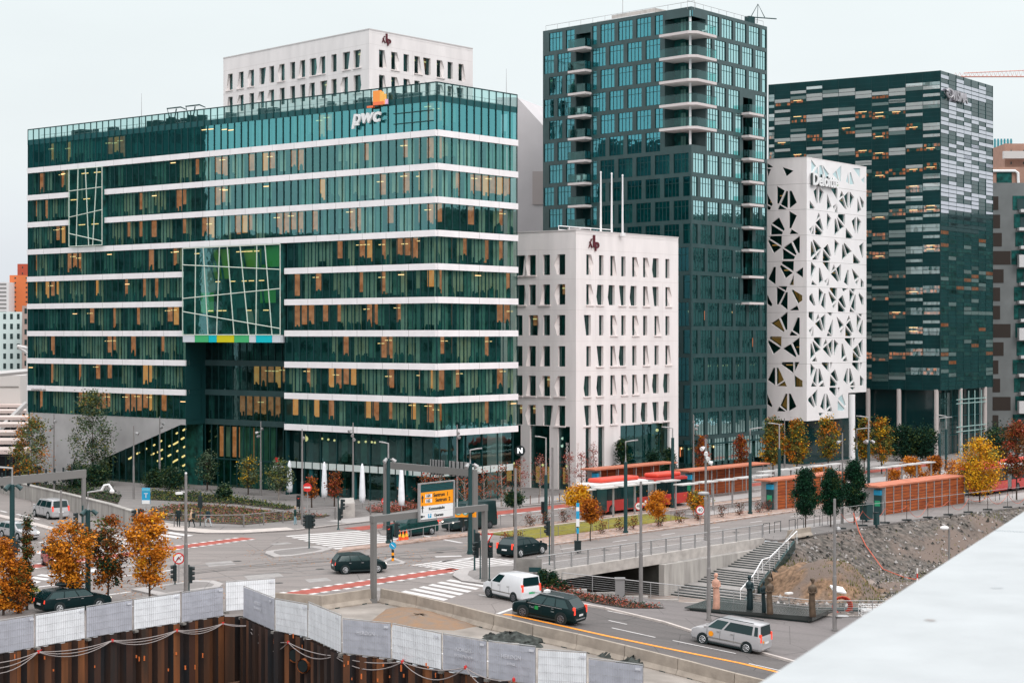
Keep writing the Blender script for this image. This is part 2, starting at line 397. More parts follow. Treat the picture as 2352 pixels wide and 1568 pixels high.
    for i, c in enumerate([0, 1, 2, 3, 1, 0, 2, 0]):
        W = uB1-uB0; FL.b(m, uB1-ed[i+1]*W+.03, uB1-ed[i]*W-.03, zB0-.85, zB0-.02, -.2, .57, c)
    m.build('coloured_panel_strip', cols, bx)
    m = gbox('s', uS0, uS1, 28.95, 38.55, [(.28, .22), (.5, .6), (.85, .72)], [(.28, .26), (.62, .55), (.83, .95)], 0, 9)
    m.build('projecting_glass_box', GP, root)
    # entrance recess under the big box
    D = -3.0; m = MB()
    for k in (6, 7, 8):
        wz1 = B0-ST*k-TH; wz0 = B0-ST*(k+1)
        bays(FL, m, uV0, uB1, wz0, wz1, 1.15, 0, 700+k, lit=.15 if k < 8 else .5, dark=.6, d=D)
    m.build('recessed_window_ribbons', [G_dark]+BM[1:], root)
    m = MB()
    for k in (7, 8, 9): FL.b(m, uV0, uB1, B0-ST*k-TH, B0-ST*k, D-.3, D+.1, 0)
    m.build('recessed_floor_band', [M_tframe], root)
    m = MB(); FL.b(m, uV0-.1, uV0, 0, B0-ST*6, D, 0, 0); m.build('recess_side_wall', [M_mull], root); m = MB(); FL.b(m, uB1, uB1+.1, 7.4, B0-ST*6, D, 0, 0); m.build('recess_side_wall', [M_mull], root)
    # entrance hall: dark glass with slanted lamp strips
    m = MB(); u0, u1 = uV0, FL.u(205); zt = 7.35
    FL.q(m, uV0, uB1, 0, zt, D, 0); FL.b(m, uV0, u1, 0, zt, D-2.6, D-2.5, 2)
    n = 15
    for i in range(n+1):
        u = uV0+(uB1-uV0)*i/n; FL.b(m, u-.05, u+.05, 0, zt, D+.004, D+.12, 1)
    FL.b(m, uV0, uB1, 3.3, 3.45, D+.004, D+.13, 1)
    for i in range(6): FL.q(m, FL.u(540)+i*1.1+.2, FL.u(540)+i*1.1+1.0, 3.6, zt-.2, D-.6, 6 if i % 3 != 1 else 3)
    for i in range(5): FL.q(m, uV0+5+i*1.2, uV0+6.1+i*1.2, .2, zt, D-.3, 4)
    m.sph(FL.P(FL.u(645), zt-.8, D-.5), .32, 8); m.sph(FL.P(FL.u(652), zt-1.15, D-.4), .32, 8)
    m.build('entrance_glazing', [G_foyer]+BM[1:], root)
    m = MB(); ub = FL.u(428); ue = FL.u(232)
    a = FL.P(uB1, 0, 0); m.poly([FL.P(uB1, 0, 0), FL.P(ue+1.5, 0, 0), FL.P(ue, 2.6, 0), FL.P(FL.u(415), 7.35, 0), FL.P(uB1, 7.35, 0)], 0)
    FL.b(m, uB1, ue+1.6, 0, 7.35, -2.6, -2.5, 2)
    for i in range(14):
        u = uB1+(ue-uB1)*i/13; top = 7.35 if i < 1 else 2.6+(7.35-2.6)*(ue-u)/(ue-FL.u(415)); FL.b(m, u, u+.09, 0, min(7.35, top), .004, .1, 1)
    rr = random.Random(4)
    for i in range(5):
        for j in range(9):
            u = uB1+.6+j*1.35+rr.uniform(-.2, .2); z = 6.9-i*1.05-(j*.52)
            top = 2.6+(7.35-2.6)*(ue-u-1.2)/(ue-FL.u(415))
            if z < top-.2 and z > 3.0-i*.1 and rr.random() < .85:
                l = rr.choice([.25, .5, .9]); p = FL.P(u, z, -.35); q = FL.P(u+l, z-l*.42, -.35); m.tube([p, q], .11, 4, 8)
    m.build('sloping_foyer_glazing', [G_foyer]+BM[1:], root)
    # concrete gable wall of the left wing
    m = MB(); z8 = B0-ST*8-TH-ST+TH
    pts = [FL.P(FL.L, 0, -.02), FL.P(FL.L, 8.05, -.02), FL.P(uB1, 8.05, -.02), FL.P(uB1, 7.37, -.02), FL.P(FL.u(415), 7.37, -.02), FL.P(ue, 2.6, -.02), FL.P(ue+1.5, 0, -.02)]
    m.poly(pts[::-1], 0)
    FL.b(m, ue+1.6, FL.L, 0, 8.0, -.6, -.1, 0)
    m.build('concrete_plinth', [mat('grey_stone', (.40, .385, .385), .8, ns=.5, na=.1, bump=.1, bs=3)], root)
    # street level glass below band 9
    for fc, s1 in ((FL, uV0), (FR, FR.L)):
        m = MB(); zt = 7.36; fc.q(m, 0, s1, 3.9, zt, -.6, 0); fc.q(m, 0, s1, 0, 3.1, -1.6, 0)
        fc.b(m, 0, s1, 0, zt, -4.4, -4.3, 2); fc.b(m, 0, s1, 3.1, 3.15, -4.3, -.6, 2)
        n = int(s1/2.3)
        for i in range(n+1):
            u = max(.05, min(s1-.05, s1*i/n)); fc.b(m, u-.05, u+.05, 0, zt, -.59, -.48, 1)
        n2 = n*2
        for i in range(n2): fc.q(m, s1*i/n2+.08, s1*(i+1)/n2-.08, 3.15, 3.86, -.45, 9)
        for i in range(5 if fc is FL else 2):
            u = s1*(.25+.13*i); fc.q(m, u, u+.9, 4, zt-.3, -1.6, 4); fc.q(m, u+1.2, u+1.7, .2, 3, -2.6, 4)
        if fc is FL:
            for px, py in ((724, 1008), (738, 1010), (752, 1012), (795, 1014), (808, 1016), (824, 1015), (838, 1016), (845, 1017)):
                u, z = FL.uz(px, py); m.sph(FL.P(u, z, -1.1), .13, 8, 6, 4)
        m.build('street_level_glazing', [G_dark]+BM[1:]+[mat('frosted_white', (.55, .6, .58), .4)], root)
    for u in (6, 12.5, 19): m = MB(); m.cyl(FL.P(u, 0, -.9), .3, 7.3, 12, 0); m.build('column', [M_slab], root)
    # end walls
    m = MB(); P0, P1 = pL, pL+(pR-pC); m.prism([tuple(P0), tuple(P1), tuple(P1+(pC-pL).normalized()*.3), tuple(P0+(pC-pL).normalized()*.3)], 0, 42.3, 0)
    m.build('end_wall', [M_slab], root)
    # lettering
    m = MB(); u, z = FL.uz(848, 272); ex = -FL.e.to_3d()
    def on(px, py, d): u, z = FL.uz(px, py); return FL.P(u, z, d)
    put_text(m, 'pwc', on(848, 269, .5), ex, (0,0,1), 2.15, 0, .12, .2, .05, sx=1.12); 
    a = on(820, 290, .38); m.ob(a, ex*.75, FL.n.to_3d()*.24, V((0,0,.28)), 0)
    m.build('wall_lettering', [M_wpaint], root)
    m = MB(); lc = [mat('lg_orange', (.95, .33, .07), .5), mat('lg_amber', (.95, .5, .12), .5), mat('lg_coral', (.9, .2, .08), .5), mat('lg_pink', (.85, .5, .7), .5)]
    def rect(x0, x1, y0, y1, c, d):
        u0, z1 = FL.uz(x1, y0); u1, z0 = FL.uz(x0, y1); FL.b(m, u0, u1, z0, z1, .35, .35+d, c)
    rect(866, 882, 209, 243, 0, .3); rect(882, 887, 212, 243, 1, .32); rect(887, 893, 217, 241, 1, .28); rect(867, 891, 234, 244, 2, .34); rect(891, 897, 229, 241, 3, .25); rect(852, 866, 244, 250, 2, .3)
    m.build('emblem', lc, root)
    m = MB(); put_text(m, 'schweigaards gate', on(92, 894, .24), ex, (0,0,1), .42, 0, .01, 0, 0); m.build('band_lettering', [M_concd], root)
    # small lettering and mark over the entrance
    m = MB(); u, z = FL.uz(598, 1088); put_text(m, 'pwc', FL.P(u, z+.6, D+.25), ex, (0,0,1), 1.0, 0, .03, .2, .02); FL.b(m, u-.2, u+.4, z+1.2, z+1.7, D+.2, D+.3, 1); m.build('entrance_lettering', [M_wpaint, M_red], root)
    return root
office()
for (px, pt) in ((325, 215), (1163, 158)):
    Y = 212 if px < 700 else 197; p = V(((px-CX)/F*Y, Y, 42.9)); m = MB()
    m.tube([p, V((p.x, Y, ztop(pt, Y)))], [.05, .015], 5); m.tube([p+V((-.5,0,.02)), p+V((0,0,1.2)), p+V((.5,0,.02))], .025, 4)
    o = m.build('roof_mast', [M_steel], loc=p); tag(o, 'thin mast on the glass office roof, '+('behind the left half of its parapet' if px < 700 else 'near its right end'), 'mast')
for (xa, lab) in ((385, 'folded window cleaning crane on the glass office roof, left one of two'), (428, 'folded window cleaning crane on the glass office roof, right one of two')):
    p = FL.P(FL.u(xa), 42.86, -.7); m = MB(); m.box(p+V((0,0,.5)), (.8, .6, .9), 0, 0)
    m.tube([p+V((-.3,0,.9)), p+V((-.6,0,2.0)), p+V((1.0,.1,2.2)), p+V((1.7,.1,1.9))], [.12, .1, .09, .06], 6, 0); m.tube([p+V((.3,0,.9)), p+V((.5,0,2.0))], .08, 5, 0)
    o = m.build('roof_crane', [M_mull], loc=p); tag(o, lab, 'crane', 'cranes folded on the office roof')
# ================================================================ white plaster buildings
def punched(name, label, pC, pA, pB, H, seed, cols, rows, depthA, groundf=None, zbot=0.0):
    """pC corner, pA far end of left wall, pB far end of right wall; cols: px positions of windows per wall, rows: (ztop, height)"""
    root = thing(name, label, 'building', (pC.x, pC.y, 0)); zt = HC+H
    eL = (pA-pC).normalized(); A = pC+eL*depthA; Bk = pB+eL*depthA
    walls = [Face(pC, A), Face(pC, pB)]
    rr = random.Random(seed); mw = MB(); wins = []
    for wi, fc in enumerate(walls):
        holes = []
        for ci, (px, ww) in enumerate(cols[wi]):
            u = fc.u(px)
            for ri, (z1, h) in enumerate(rows):
                typ = rr.choice([0, 0, 1, 2, 3, 4, 1, 2]); s = .5 if typ else 0
                side = 1 if typ in (1, 2) else -1
                if not typ: side = 1
                a, b = u-ww/2, u+ww/2
                ha, hb = (a-s, b) if side < 0 else (a, b+s)
                if ha < .3 or hb > fc.L-.3: ha, hb, s = a, b, 0
                holes.append((ha, hb, z1-h, z1, a, b, s, side, typ))
        big = groundf[wi](fc) if groundf else []
        allh = holes+[(a, b, c, d, a, b, 0, 1, 9) for a, b, c, d in big]
        us = sorted({0, fc.L}|{h[0] for h in allh}|{h[1] for h in allh}); zz = sorted({zbot, zt-.0}|{h[2] for h in allh}|{h[3] for h in allh})
        for i in range(len(us)-1):
            if us[i+1]-us[i] < 1e-5: continue
            run = None
            for j in range(len(zz)-1):
                uc, zc = (us[i]+us[i+1])/2, (zz[j]+zz[j+1])/2
                inside = any(h[0] < uc < h[1] and h[2] < zc < h[3] for h in allh)
                if inside:
                    if run is not None: fc.q(mw, us[i], us[i+1], run, zz[j], 0, 0); run = None
                elif run is None: run = zz[j]
            if run is not None: fc.q(mw, us[i], us[i+1], run, zz[-1], 0, 0)
        for (ha, hb, z0, z1, a, b, s, side, typ) in allh:
            d = -.42
            P = fc.P
            mw.poly([P(ha, z1, 0), P(hb, z1, 0), P(hb, z1, d), P(ha, z1, d)], 1); mw.poly([P(ha, z0, 0), P(hb, z0, 0), P(hb, z0, d), P(ha, z0, d)], 1)
            def side_plain(x): mw.poly([P(x, z0, 0), P(x, z1, 0), P(x, z1, d), P(x, z0, d)], 1)
            if s == 0: side_plain(ha); side_plain(hb)
            else:
                x0, xo = (b, hb) if side > 0 else (a, ha); side_plain(ha if side > 0 else hb)
                kn = {1: [(z1, .15), ((z0+z1)/2, 1), (z0, .25)], 2: [(z1, 0), (z0, .8)], 3: [(z1, .9), (z0, .1)], 4: [(z1, .6), (z0+(z1-z0)*.4, 1), (z0, .5)]}[typ]
                for (za, fa), (zb2, fb) in zip(kn, kn[1:]):
                    pa, pb = x0+(xo-x0)*fa, x0+(xo-x0)*fb
                    mw.poly([P(x0, za, d), P(pa, za, 0), P(pb, zb2, 0), P(x0, zb2, d)], 1)
                    if fa < 1 or fb < 1: mw.poly([P(pa, za, 0), P(xo, za, 0), P(xo, zb2, 0), P(pb, zb2, 0)][:4], 0)
                if rr.random() < .65: fc.b(mw, ha-.08, hb+.08, z0-.16, z0-.02, -.02, .14, 1)
            wins.append((fc, a, b, z0, z1, typ))
    mw.prism([tuple(pC+(pB-pC).normalized()*.05), tuple(pB), tuple(Bk), tuple(A)], zt-.35, zt-.3, 0)
    mj = MB()
    for wi, fc in enumerate(walls):
        for (z1, h) in rows:
            z = z1+.55
            if z < zt-.3: fc.b(mj, .05, fc.L-.05, z, z+.03, -.01, .004, 0)
        us_ = sorted(fc.u(px) for px, ww in cols[wi])
        for a_, b_ in zip(us_, us_[1:]):
            if rr.random() < .6 and b_-a_ > 1.3:
                for (z1, h) in rows:
                    if rr.random() < .6: u_ = a_+(b_-a_)*.5+.12; fc.b(mj, u_, u_+.03, z1-h-.6, z1+.5, -.01, .0035, 0)
    mj.build('wall_joints', [mat('joint_plaster', (.62, .565, .55), .8)], root)  # joint lines slightly darker than the plaster
    # back walls
    for (p, q) in ((pB, Bk), (Bk, A)): mw.poly([V((p.x,p.y,zbot)), V((q.x,q.y,zbot)), V((q.x,q.y,zt)), V((p.x,p.y,zt))], 0)
    mw.build('wall', [M_kl, M_klrev], root)
    mp = MB()
    for fc in walls: fc.b(mp, 0, fc.L, zt, zt+.14, -.3, .06, 0)
    mp.build('parapet_cap', [mat('cap', (.6, .56, .55), .6)], root)
    for (fc, a, b, z0, z1, typ) in wins:
        m = MB(); d = -.40; fc.q(m, a, b, z0, z1, d, 0)
        fc.b(m, a, b, z0, z1, d-.9, d-.85, 2)
        if typ != 9:
            fc.b(m, a, a+.05, z0, z1, d+.002, d+.05, 1); fc.b(m, b-.05, b, z0, z1, d+.002, d+.05, 1); fc.b(m, a+.05, b-.05, z1-.06, z1, d+.002, d+.05, 1)
            x = rr.random()
            if x < .3: fc.q(m, a+.05, a+(b-a)*rr.uniform(.4, .9), z0+.1, z1-.05, d-.3, 3)
            elif x < .55: fc.q(m, a+.08, b-.08, z0+(z1-z0)*rr.uniform(.3, .6), z1-.05, d-.5, 6); fc.b(m, a+.15, b-.15, z1-.5, z1-.38, d-.4, d-.3, 8)
            elif x < .75: fc.q(m, a+.05, b-.05, z0, z1-.05, d-.35, 4)
        else:
            n = max(1, int((b-a)/1.6))
            for i in range(n+1): fc.b(m, a+(b-a)*i/n-.03, a+(b-a)*i/n+.03, z0, z1, d+.002, d+.06, 1)
            fc.b(m, a, b, z0+2.9, z0+3.0, d+.002, d+.05, 1)
            if b-a < 3.8:
                for q in range(3): fc.q(m, a+.15+(b-a)*.3*q, a+(b-a)*.3*(q+1), z0+.6, z0+2.5, d-.5, 7 if q != 1 else 6)
                m.sph(fc.P((a+b)/2, z0+2.7, d-.3), .16, 8, 6, 4)
            else: m.sph(fc.P(a+(b-a)*.85, z1-.9, d-.4), .2, 8, 6, 4)
        m.build('window', [G_dark]+BM[1:], root)
    return root, walls, zt
H2 = 11.9
kC = corner(1323, 530, H2); kB = corner(1558, 547, H2); kA = corner(1187, 535, H2)
kfl = Face(kC, kA); 
zr = [ztop(y, kC.y) for y in (583, 652, 723, 795, 864, 932)]
hr = [(a, 2.35) for a in zr]
rx = [1352, 1381, 1407, 1432, 1457, 1482, 1508, 1533]
lx = [1192, 1222.5, 1255, 1290]
def gl_right(fc): return [(fc.u(1345), fc.u(1357), .1, 7.2), (fc.u(1374), fc.u(1388), .1, 7.2), (fc.u(1425), fc.u(1538), .1, 7.2)]
def gl_left(fc): return [(fc.u(1309), fc.u(1281), .1, 7.4), (fc.u(1262), fc.u(1217), .1, 7.4), (fc.u(1196), fc.u(1150), .1, 7.4)]
klp, kw, kz = punched('white_building', 'low white plaster block with splayed windows in front of the dark tower', kC, kA, kB, H2, 5, [[(x, .95) for x in lx], [(x, .85) for x in rx]], hr, 15, (gl_left, gl_right))
MR = mat('logo_maroon', (.10, .012, .02), .5)
def klp_logo(root, fc, px, py, h):
    m = MB(); u, z = fc.uz(px, py); ex = fc.e.to_3d() if fc.e.x > 0 else -fc.e.to_3d(); O = fc.P(u, z, .12)
    put_text(m, 'l', O+ex*.05*h+V((0,0,.12*h)), ex, (0,0,1), 1.35*h, 0, .06, 0, .02*h, 1.4); put_text(m, 'p', O+ex*.42*h-V((0,0,.05*h)), ex, (0,0,1), 1.0*h, 0, .06, 0, .025*h, 1.2)
    def st(a, b, w):
        A = O+ex*a[0]*h+V((0,0,a[1]*h)); B = O+ex*b[0]*h+V((0,0,b[1]*h)); m.ob(A-ex*w*h/2-fc.n.to_3d()*.05, ex*w*h, fc.n.to_3d()*.1, B-A, 0)
    st((-.62, -.38), (-.3, .32), .07); st((-.2, -.38), (-.5, .12), .12); st((-.33, .26), (-.24, .36), .12)
    m.build('logo_letters', [MR], root)
klp_logo(klp, kw[1], 1362, 559, 1.45)
for px in (1303, 1327):
    m = MB()
    f_ = kw[0] if px < 1320 else kw[1]; ex = f_.e.to_3d() if f_.e.x > 0 else -f_.e.to_3d()
    for i, ch in enumerate('HAVNEGATA'): u, z = f_.uz(px, 1020+i*7); put_text(m, ch, f_.P(u, z, .04), ex, (0,0,1), .5, 0, .02, 0, 0)
    m.build('vertical_wall_lettering', [M_klrev], klp)
# round clock-like sign on its corner
for px, top in ((1380, 398), (1405, 401), (1430, 405)):
    Y = 206.0; p = V(((px-CX)/F*Y, Y, kz-.3)); m = MB(); m.tube([p, V((p.x, Y, ztop(top, Y)))], [.13, .08], 8); m.box(p+V((0,0,.2)), (.5, .5, .4), .5)
    m.sph(V((p.x, Y, ztop(top, Y)+.1)), .13, 0, 6, 4)
    o = m.build('roof_flagpole', [M_wpaint], loc=p); tag(o, 'bare white flagpole on the low white block roof, '+{1380: 'left', 1405: 'middle', 1430: 'right'}[px]+' of three', 'flagpole', 'white flagpoles on the low white block')
p = V(((1375-CX)/F*206, 206, kz-.3)); m = MB()
a = kC+(kA-kC).normalized()*5+(kB-kC)*.18; b = a+(kB-kC)*.5
for z in (.45, .9): m.tube([V((a.x,a.y,kz+z)), V((b.x,b.y,kz+z))], .05, 5)
for i in range(6): q = a+(b-a)*i/5; m.tube([V((q.x,q.y,kz-.3)), V((q.x,q.y,kz+.95))], .04, 5)
o = m.build('roof_railing', [M_wpaint], loc=(a.x, a.y, kz-.3)); tag(o, 'white pipe railing on the roof of the low white block', 'railing')
H3 = 40.25
rC = corner(848, 68, H3); rA = corner(513, 135, H3); rB = corner(1086, 113, H3)
zr3 = [ztop(y, rC.y) for y in (110, 168, 226)]
rxl = [529, 554, 578, 601, 624, 648, 672, 695, 717, 741, 767, 793, 818]
rxr = [877, 905, 933, 958, 983, 1009, 1034, 1059]
tall, tw, tz = punched('white_building', 'tall white plaster block with splayed windows rising behind the glass office', rC, rA, rB, H3, 11, [[(x, 1.15) for x in rxl], [(x, 1.05) for x in rxr]], [(z, 2.35) for z in zr3], (rA-rC).length, None)
klp_logo(tall, tw[1], 886, 92, 1.25)
# pale gabled building glimpsed between
Y = 262.0; X = lambda px: (px-CX)/F*Y
m = MB(); pr = [(1140, 224), (1188, 224), (1246, 287), (1330, 380)]
top = [(X(a), ztop(b, Y)) for a, b in pr]
base = [V((x, Y, 0)) for x, z in top]
n = len(top); bk = V((5, 14, 0))
fr = [V((x, Y, z)) for x, z in top]
m.poly([V((top[0][0], Y, 0))]+fr+[V((top[-1][0], Y, 0))], 0)
for i in range(n-1): m.poly([fr[i], fr[i+1], fr[i+1]+bk, fr[i]+bk], 0)
m.poly([V((top[0][0], Y, 0)), fr[0], fr[0]+bk, V((top[0][0], Y, 0))+bk], 0)
root = thing('gabled_building', 'pale grey building with steep sloping roof edge between glass office and dark tower', 'building', (X(1190), Y, 0))
m.build('wall', [mat('pale_render', (.55, .52, .53), .8, ns=.25, na=.05)], root)
m = MB(); m.ob((X(1223), Y-.15, ztop(470, Y)), (3.2, 0, 0), (0, .14, 0), (0, 0, 5), 0); m.build('wall_panel', [mat('pinkish_render', (.42, .37, .36), .8)], root); m = MB(); m.ob((X(1238), Y-.15, ztop(620, Y)), (3.2, 0, 0), (0, .14, 0), (0, 0, 4), 0); m.build('wall_panel', [mat('pinkish_render', (.42, .37, .36), .8)], root)
Y2 = 300.0; m = MB(); m.ob(((1180-CX)/F*Y2, Y2, 0), (14, 0, 0), (0, 9, 0), (0, 0, ztop(262, Y2)), 0); m.ob(((1215-CX)/F*Y2, Y2-2, 0), (9, 0, 0), (0, 1.9, 0), (0, 0, ztop(300, Y2)), 0)
o = m.build('far_building', [mat('haze_white', (.72, .74, .76), .8)], loc=((1180-CX)/F*Y2, Y2, 0)); tag(o, 'very pale far block behind the pale gabled building', 'building')
# ================================================================ dark residential tower
HT = 41.6
tC = corner(1588, 15, HT); tL = corner(1247, 72, HT); tR = corner(1762, 62, HT)
TL = Face(tC, tL); TR = Face(tC, tR)
def tower():
    root = thing('residential_tower', 'tall dark grey tower with staggered teal windows and stacked corner balconies', 'tower', (tC.x, tC.y, 0))
    zt = HC+HT; rows = []
    z = zt-.45
    for i in range(10): rows.append((z-2.5, z)); z -= 3.01
    for i in range(8): rows.append((z-3.0, z)); z -= 3.5
    bk = [tC, tR, tR+(tL-tC), tL]; r = random.Random(2)
    c = V((0, 0))
    for p in bk: c = c+p*.25
    m = MB(); m.prism([tuple(p+(c-p).normalized()*3.4) for p in bk], 0, zt-.4, 0); m.build('core', [M_dark], root)
    m = MB(); m.prism([tuple(p+(c-p).normalized()*.1) for p in bk], zt-.4, zt-.32, 0)
    for p, q in ((tR, bk[2]), (bk[2], tL)): m.poly([V((p.x,p.y,0)), V((q.x,q.y,0)), V((q.x,q.y,zt)), V((p.x,p.y,zt))], 0)
    wins = []
    uc0, uc1 = 0.0, TL.u(1527); vc1 = TR.u(1621)       # corner balcony pocket
    ub0, ub1 = TL.u(1358), TL.u(1322)                   # left balcony stack
    vb0, vb1 = TR.u(1706), TR.u(1728)                   # right balcony stack
    for fi, fc in enumerate((TL, TR)):
        per, ww = (3.12, 2.42) if fi == 0 else (3.42, 2.7); hol = []
        for ri, (z0, z1) in enumerate(rows):
            off = .45 if ri % 2 == 0 else .45+per/2
            cells = []
            u = off-per
            while u < fc.L-.2:
                a, b = max(u, .25), min(u+ww, fc.L-.2)
                u += per
                if b-a < .5: continue
                if ri < 6:
                    if fi == 0:
                        if a < uc1+.2: a = uc1+.35
                        if b-a < .5: continue
                    else:
                        if a < vc1+.1: a = vc1+.3
                        if b-a < .5: continue
                if fi == 0 and ri < 9 and a < ub1+.15 and b > ub0-.15:
                    if a < ub0-.8: b = ub0-.2
                    elif b > ub1+.8: a = ub1+.2
                    else: continue
                if fi == 1 and 3 <= ri < 12 and a < vb1+.15 and b > vb0-.15:
                    if a < vb0-.8: b = vb0-.2
                    elif b > vb1+.8: a = vb1+.2
                    else: continue
                cells.append((a, b))
            z1x = z1; 
            for a, b in cells: hol.append((a, b, z0, z1x)); wins.append((fc, fi, a, b, z0, z1x, ri))
        # pockets
        if fi == 0:
            hol.append((0, uc1, rows[5][0]+.5, rows[0][1]-.75)); hol.append((ub0, ub1, rows[8][0], rows[0][1]-.75))
        else:
            hol.append((0, vc1, rows[5][0]+.5, rows[0][1]-.75)); hol.append((vb0, vb1, rows[11][0], rows[3][1]-.7))
        us = sorted({0, fc.L}|{h[0] for h in hol}|{h[1] for h in hol})
        zz = sorted({4.0, zt}|{h[2] for h in hol}|{h[3] for h in hol})
        for j in range(len(zz)-1):
            zc = (zz[j]+zz[j+1])/2
            if zc < 4: continue
            act = [h for h in hol if h[2] < zc < h[3]]; run = None
            for i in range(len(us)-1):
                u_ = (us[i]+us[i+1])/2; ins = any(h[0] < u_ < h[1] for h in act)
                if ins:
                    if run is not None: fc.q(m, run, us[i], zz[j], zz[j+1], 0, 0); run = None
                elif run is None: run = us[i]
            if run is not None: fc.q(m, run, us[-1], zz[j], zz[j+1], 0, 0)
    m.build('facade_panels', [M_tframe], root)
    m = MB()
    for fc in (TL, TR):
        fc.q(m, 0, fc.L, 0, 3.8, -1.0, 0); fc.b(m, 0, fc.L, 3.8, 4.0, -1.2, 0, 1)
        for i in range(int(fc.L/1.5)): fc.b(m, i*1.5, i*1.5+.09, 0, 3.8, -.99, -.88, 1)
    m.build('street_level_glazing', [G_dark, M_mull], root)
    # windows
    wins.sort(key=lambda w: -w[5])
    first, rest = wins[:98], wins[98:]
    gm = [G_tower, M_mull, M_dark, M_blind, M_blind2, M_blind3, M_lit, M_lit2, M_lamp, G_tower2, M_lampw]
    def wmesh(m, w):
        fc, fi, a, b, z0, z1, ri = w; d = -.12
        gi = 9 if fi else 0
        fc.q(m, a, b, z0, z1, d, gi); fc.b(m, a, b, z0, z1, -1.2, -1.15, 2)
        n = 4 if b-a > 1.9 else max(1, int((b-a)/.55))
        for i in range(n+1):
            x = a+(b-a)*i/n; fc.b(m, max(a, x-.035), min(b, x+.035), z0, z1, d+.003, d+.04, 1)
        zt_ = z0+(z1-z0)*.70; fc.b(m, a, b, zt_-.03, zt_+.03, d+.004, d+.035, 1); fc.b(m, a, b, z0, z0+.05, d+.005, d+.03, 1)
        x = r.random()
        if ri < 12:
            if x < .45: fc.q(m, a+.1, a+(b-a)*r.uniform(.3, .9), z0+.1, z1-.1, -.5, 3)
        else:
            if x < .5:
                for q in range(r.randint(1, 4)):
                    u = r.uniform(a+.1, b-.1); h = r.choice([.25, .25, 1.2]); zc = z1-1.0; fc.b(m, u-.05, u+.05, zc-h, zc, -.8, -.7, 8 if h < 1 else 6)
            if x > .6: fc.q(m, a+.1, a+(b-a)*r.uniform(.3, .9), z0+.1, z1-1, -.6, 4)
    for w in first: m = MB(); wmesh(m, w); m.build('window', gm, root)
    m = MB()
    for w in rest: wmesh(m, w)
    o = m.build('windows', gm, root); o['kind'] = 'stuff'
    # corner balconies: pocket walls, slabs, glass
    m = MB(); ztp = rows[0][1]-.75; zbp = rows[5][0]+.5
    D = 2.1
    TL.b(m, uc1, uc1+.12, zbp, ztp, -D, -.01, 0); TR.b(m, vc1, vc1+.12, zbp, ztp, -D, -.01, 0)
    TL.b(m, ub0-.02, ub0+.1, rows[8][0], ztp, -1.5, -.01, 0); TL.b(m, ub1-.1, ub1+.02, rows[8][0], ztp, -1.5, -.01, 0)
    TR.b(m, vb0-.02, vb0+.1, rows[11][0], rows[3][1]-.7, -1.5, -.01, 0)
    TL.b(m, ub0, ub1, rows[8][0], ztp, -1.55, -1.4, 1); TR.b(m, vb0, vb1, rows[11][0], rows[3][1]-.7, -1.55, -1.4, 1)
    for k in range(6):
        zf = rows[k][0]-.3
        TL.q(m, .5+D, uc1, zf, zf+2.4, -D+.1, 2); TL.q(m, uc1-1.9, uc1-1.1, zf, zf+2.2, -D+.2, 3)
        for i in range(4): TL.b(m, D+.6+i*1.0, D+.68+i*1.0, zf, zf+2.4, -D+.11, -D+.22, 1)
    TL.b(m, 0, uc1, rows[0][1]-.05-.7, rows[0][1]-.02, -.25, -.12, 2); TR.b(m, 0, vc1, rows[0][1]-.75, rows[0][1]-.02, -.25, -.12, 4)
    for i in range(6): TL.b(m, uc1*i/6, uc1*i/6+.07, rows[0][1]-.75, rows[0][1], -.119, -.03, 1)
    for i in range(4): TR.b(m, vc1*i/4, vc1*i/4+.07, rows[0][1]-.75, rows[0][1], -.119, -.03, 1)
    m.build('loggia_walls', [M_tframe, M_mull, G_tower, M_blind2, G_tower2], root)
    slabm = mat('balcony_slab', (.60, .54, .53), .7)
    for k in range(5):
        zf = rows[k][0]-.62; cb = thing_part = None
        m = MB(); ext = 1.1
        a = TL.P(uc1+.1, 0, 0).xy; b_ = TR.P(vc1+.9, 0, 0).xy
        cc = tC+(TL.n+TR.n)*ext*.78
        pts = [tuple(TL.P(uc1+.05, 0, -D).xy), tuple(TL.P(uc1+.05, 0, ext).xy), tuple(TL.P(-.3, 0, ext).xy), tuple(TR.P(-.3, 0, ext).xy), tuple(TR.P(vc1+.9, 0, ext).xy), tuple(TR.P(vc1+.9, 0, 0).xy), tuple(TR.P(vc1, 0, -D).xy), tuple(c+(tC-c)*.55)]
        m.prism(pts[:-1], zf, zf+.34, 0)
        sl = m.build('balcony', [slabm], root)
        m = MB()
        g0, g1 = zf+.34, zf+1.45
        P = [TL.P(uc1, 0, ext-.06), TL.P(-.25, 0, ext-.06), TR.P(-.25, 0, ext-.06), TR.P(vc1+.85, 0, ext-.06), TR.P(vc1+.85, 0, .02)]
        for p, q in zip(P, P[1:]):
            m.poly([V((p.x,p.y,g0)), V((q.x,q.y,g0)), V((q.x,q.y,g1)), V((p.x,p.y,g1))], 0); m.tube([V((p.x,p.y,g1)), V((q.x,q.y,g1))], .03, 5, 1)
        m.build('glass_balustrade', [G_par, M_mull], sl)
    m = MB(); m.tube([TL.P(.55, zbp-.2, -.45), TL.P(.55, ztp+.1, -.45)], .16, 10, 0); m.build('corner_column', [M_wpaint], root)
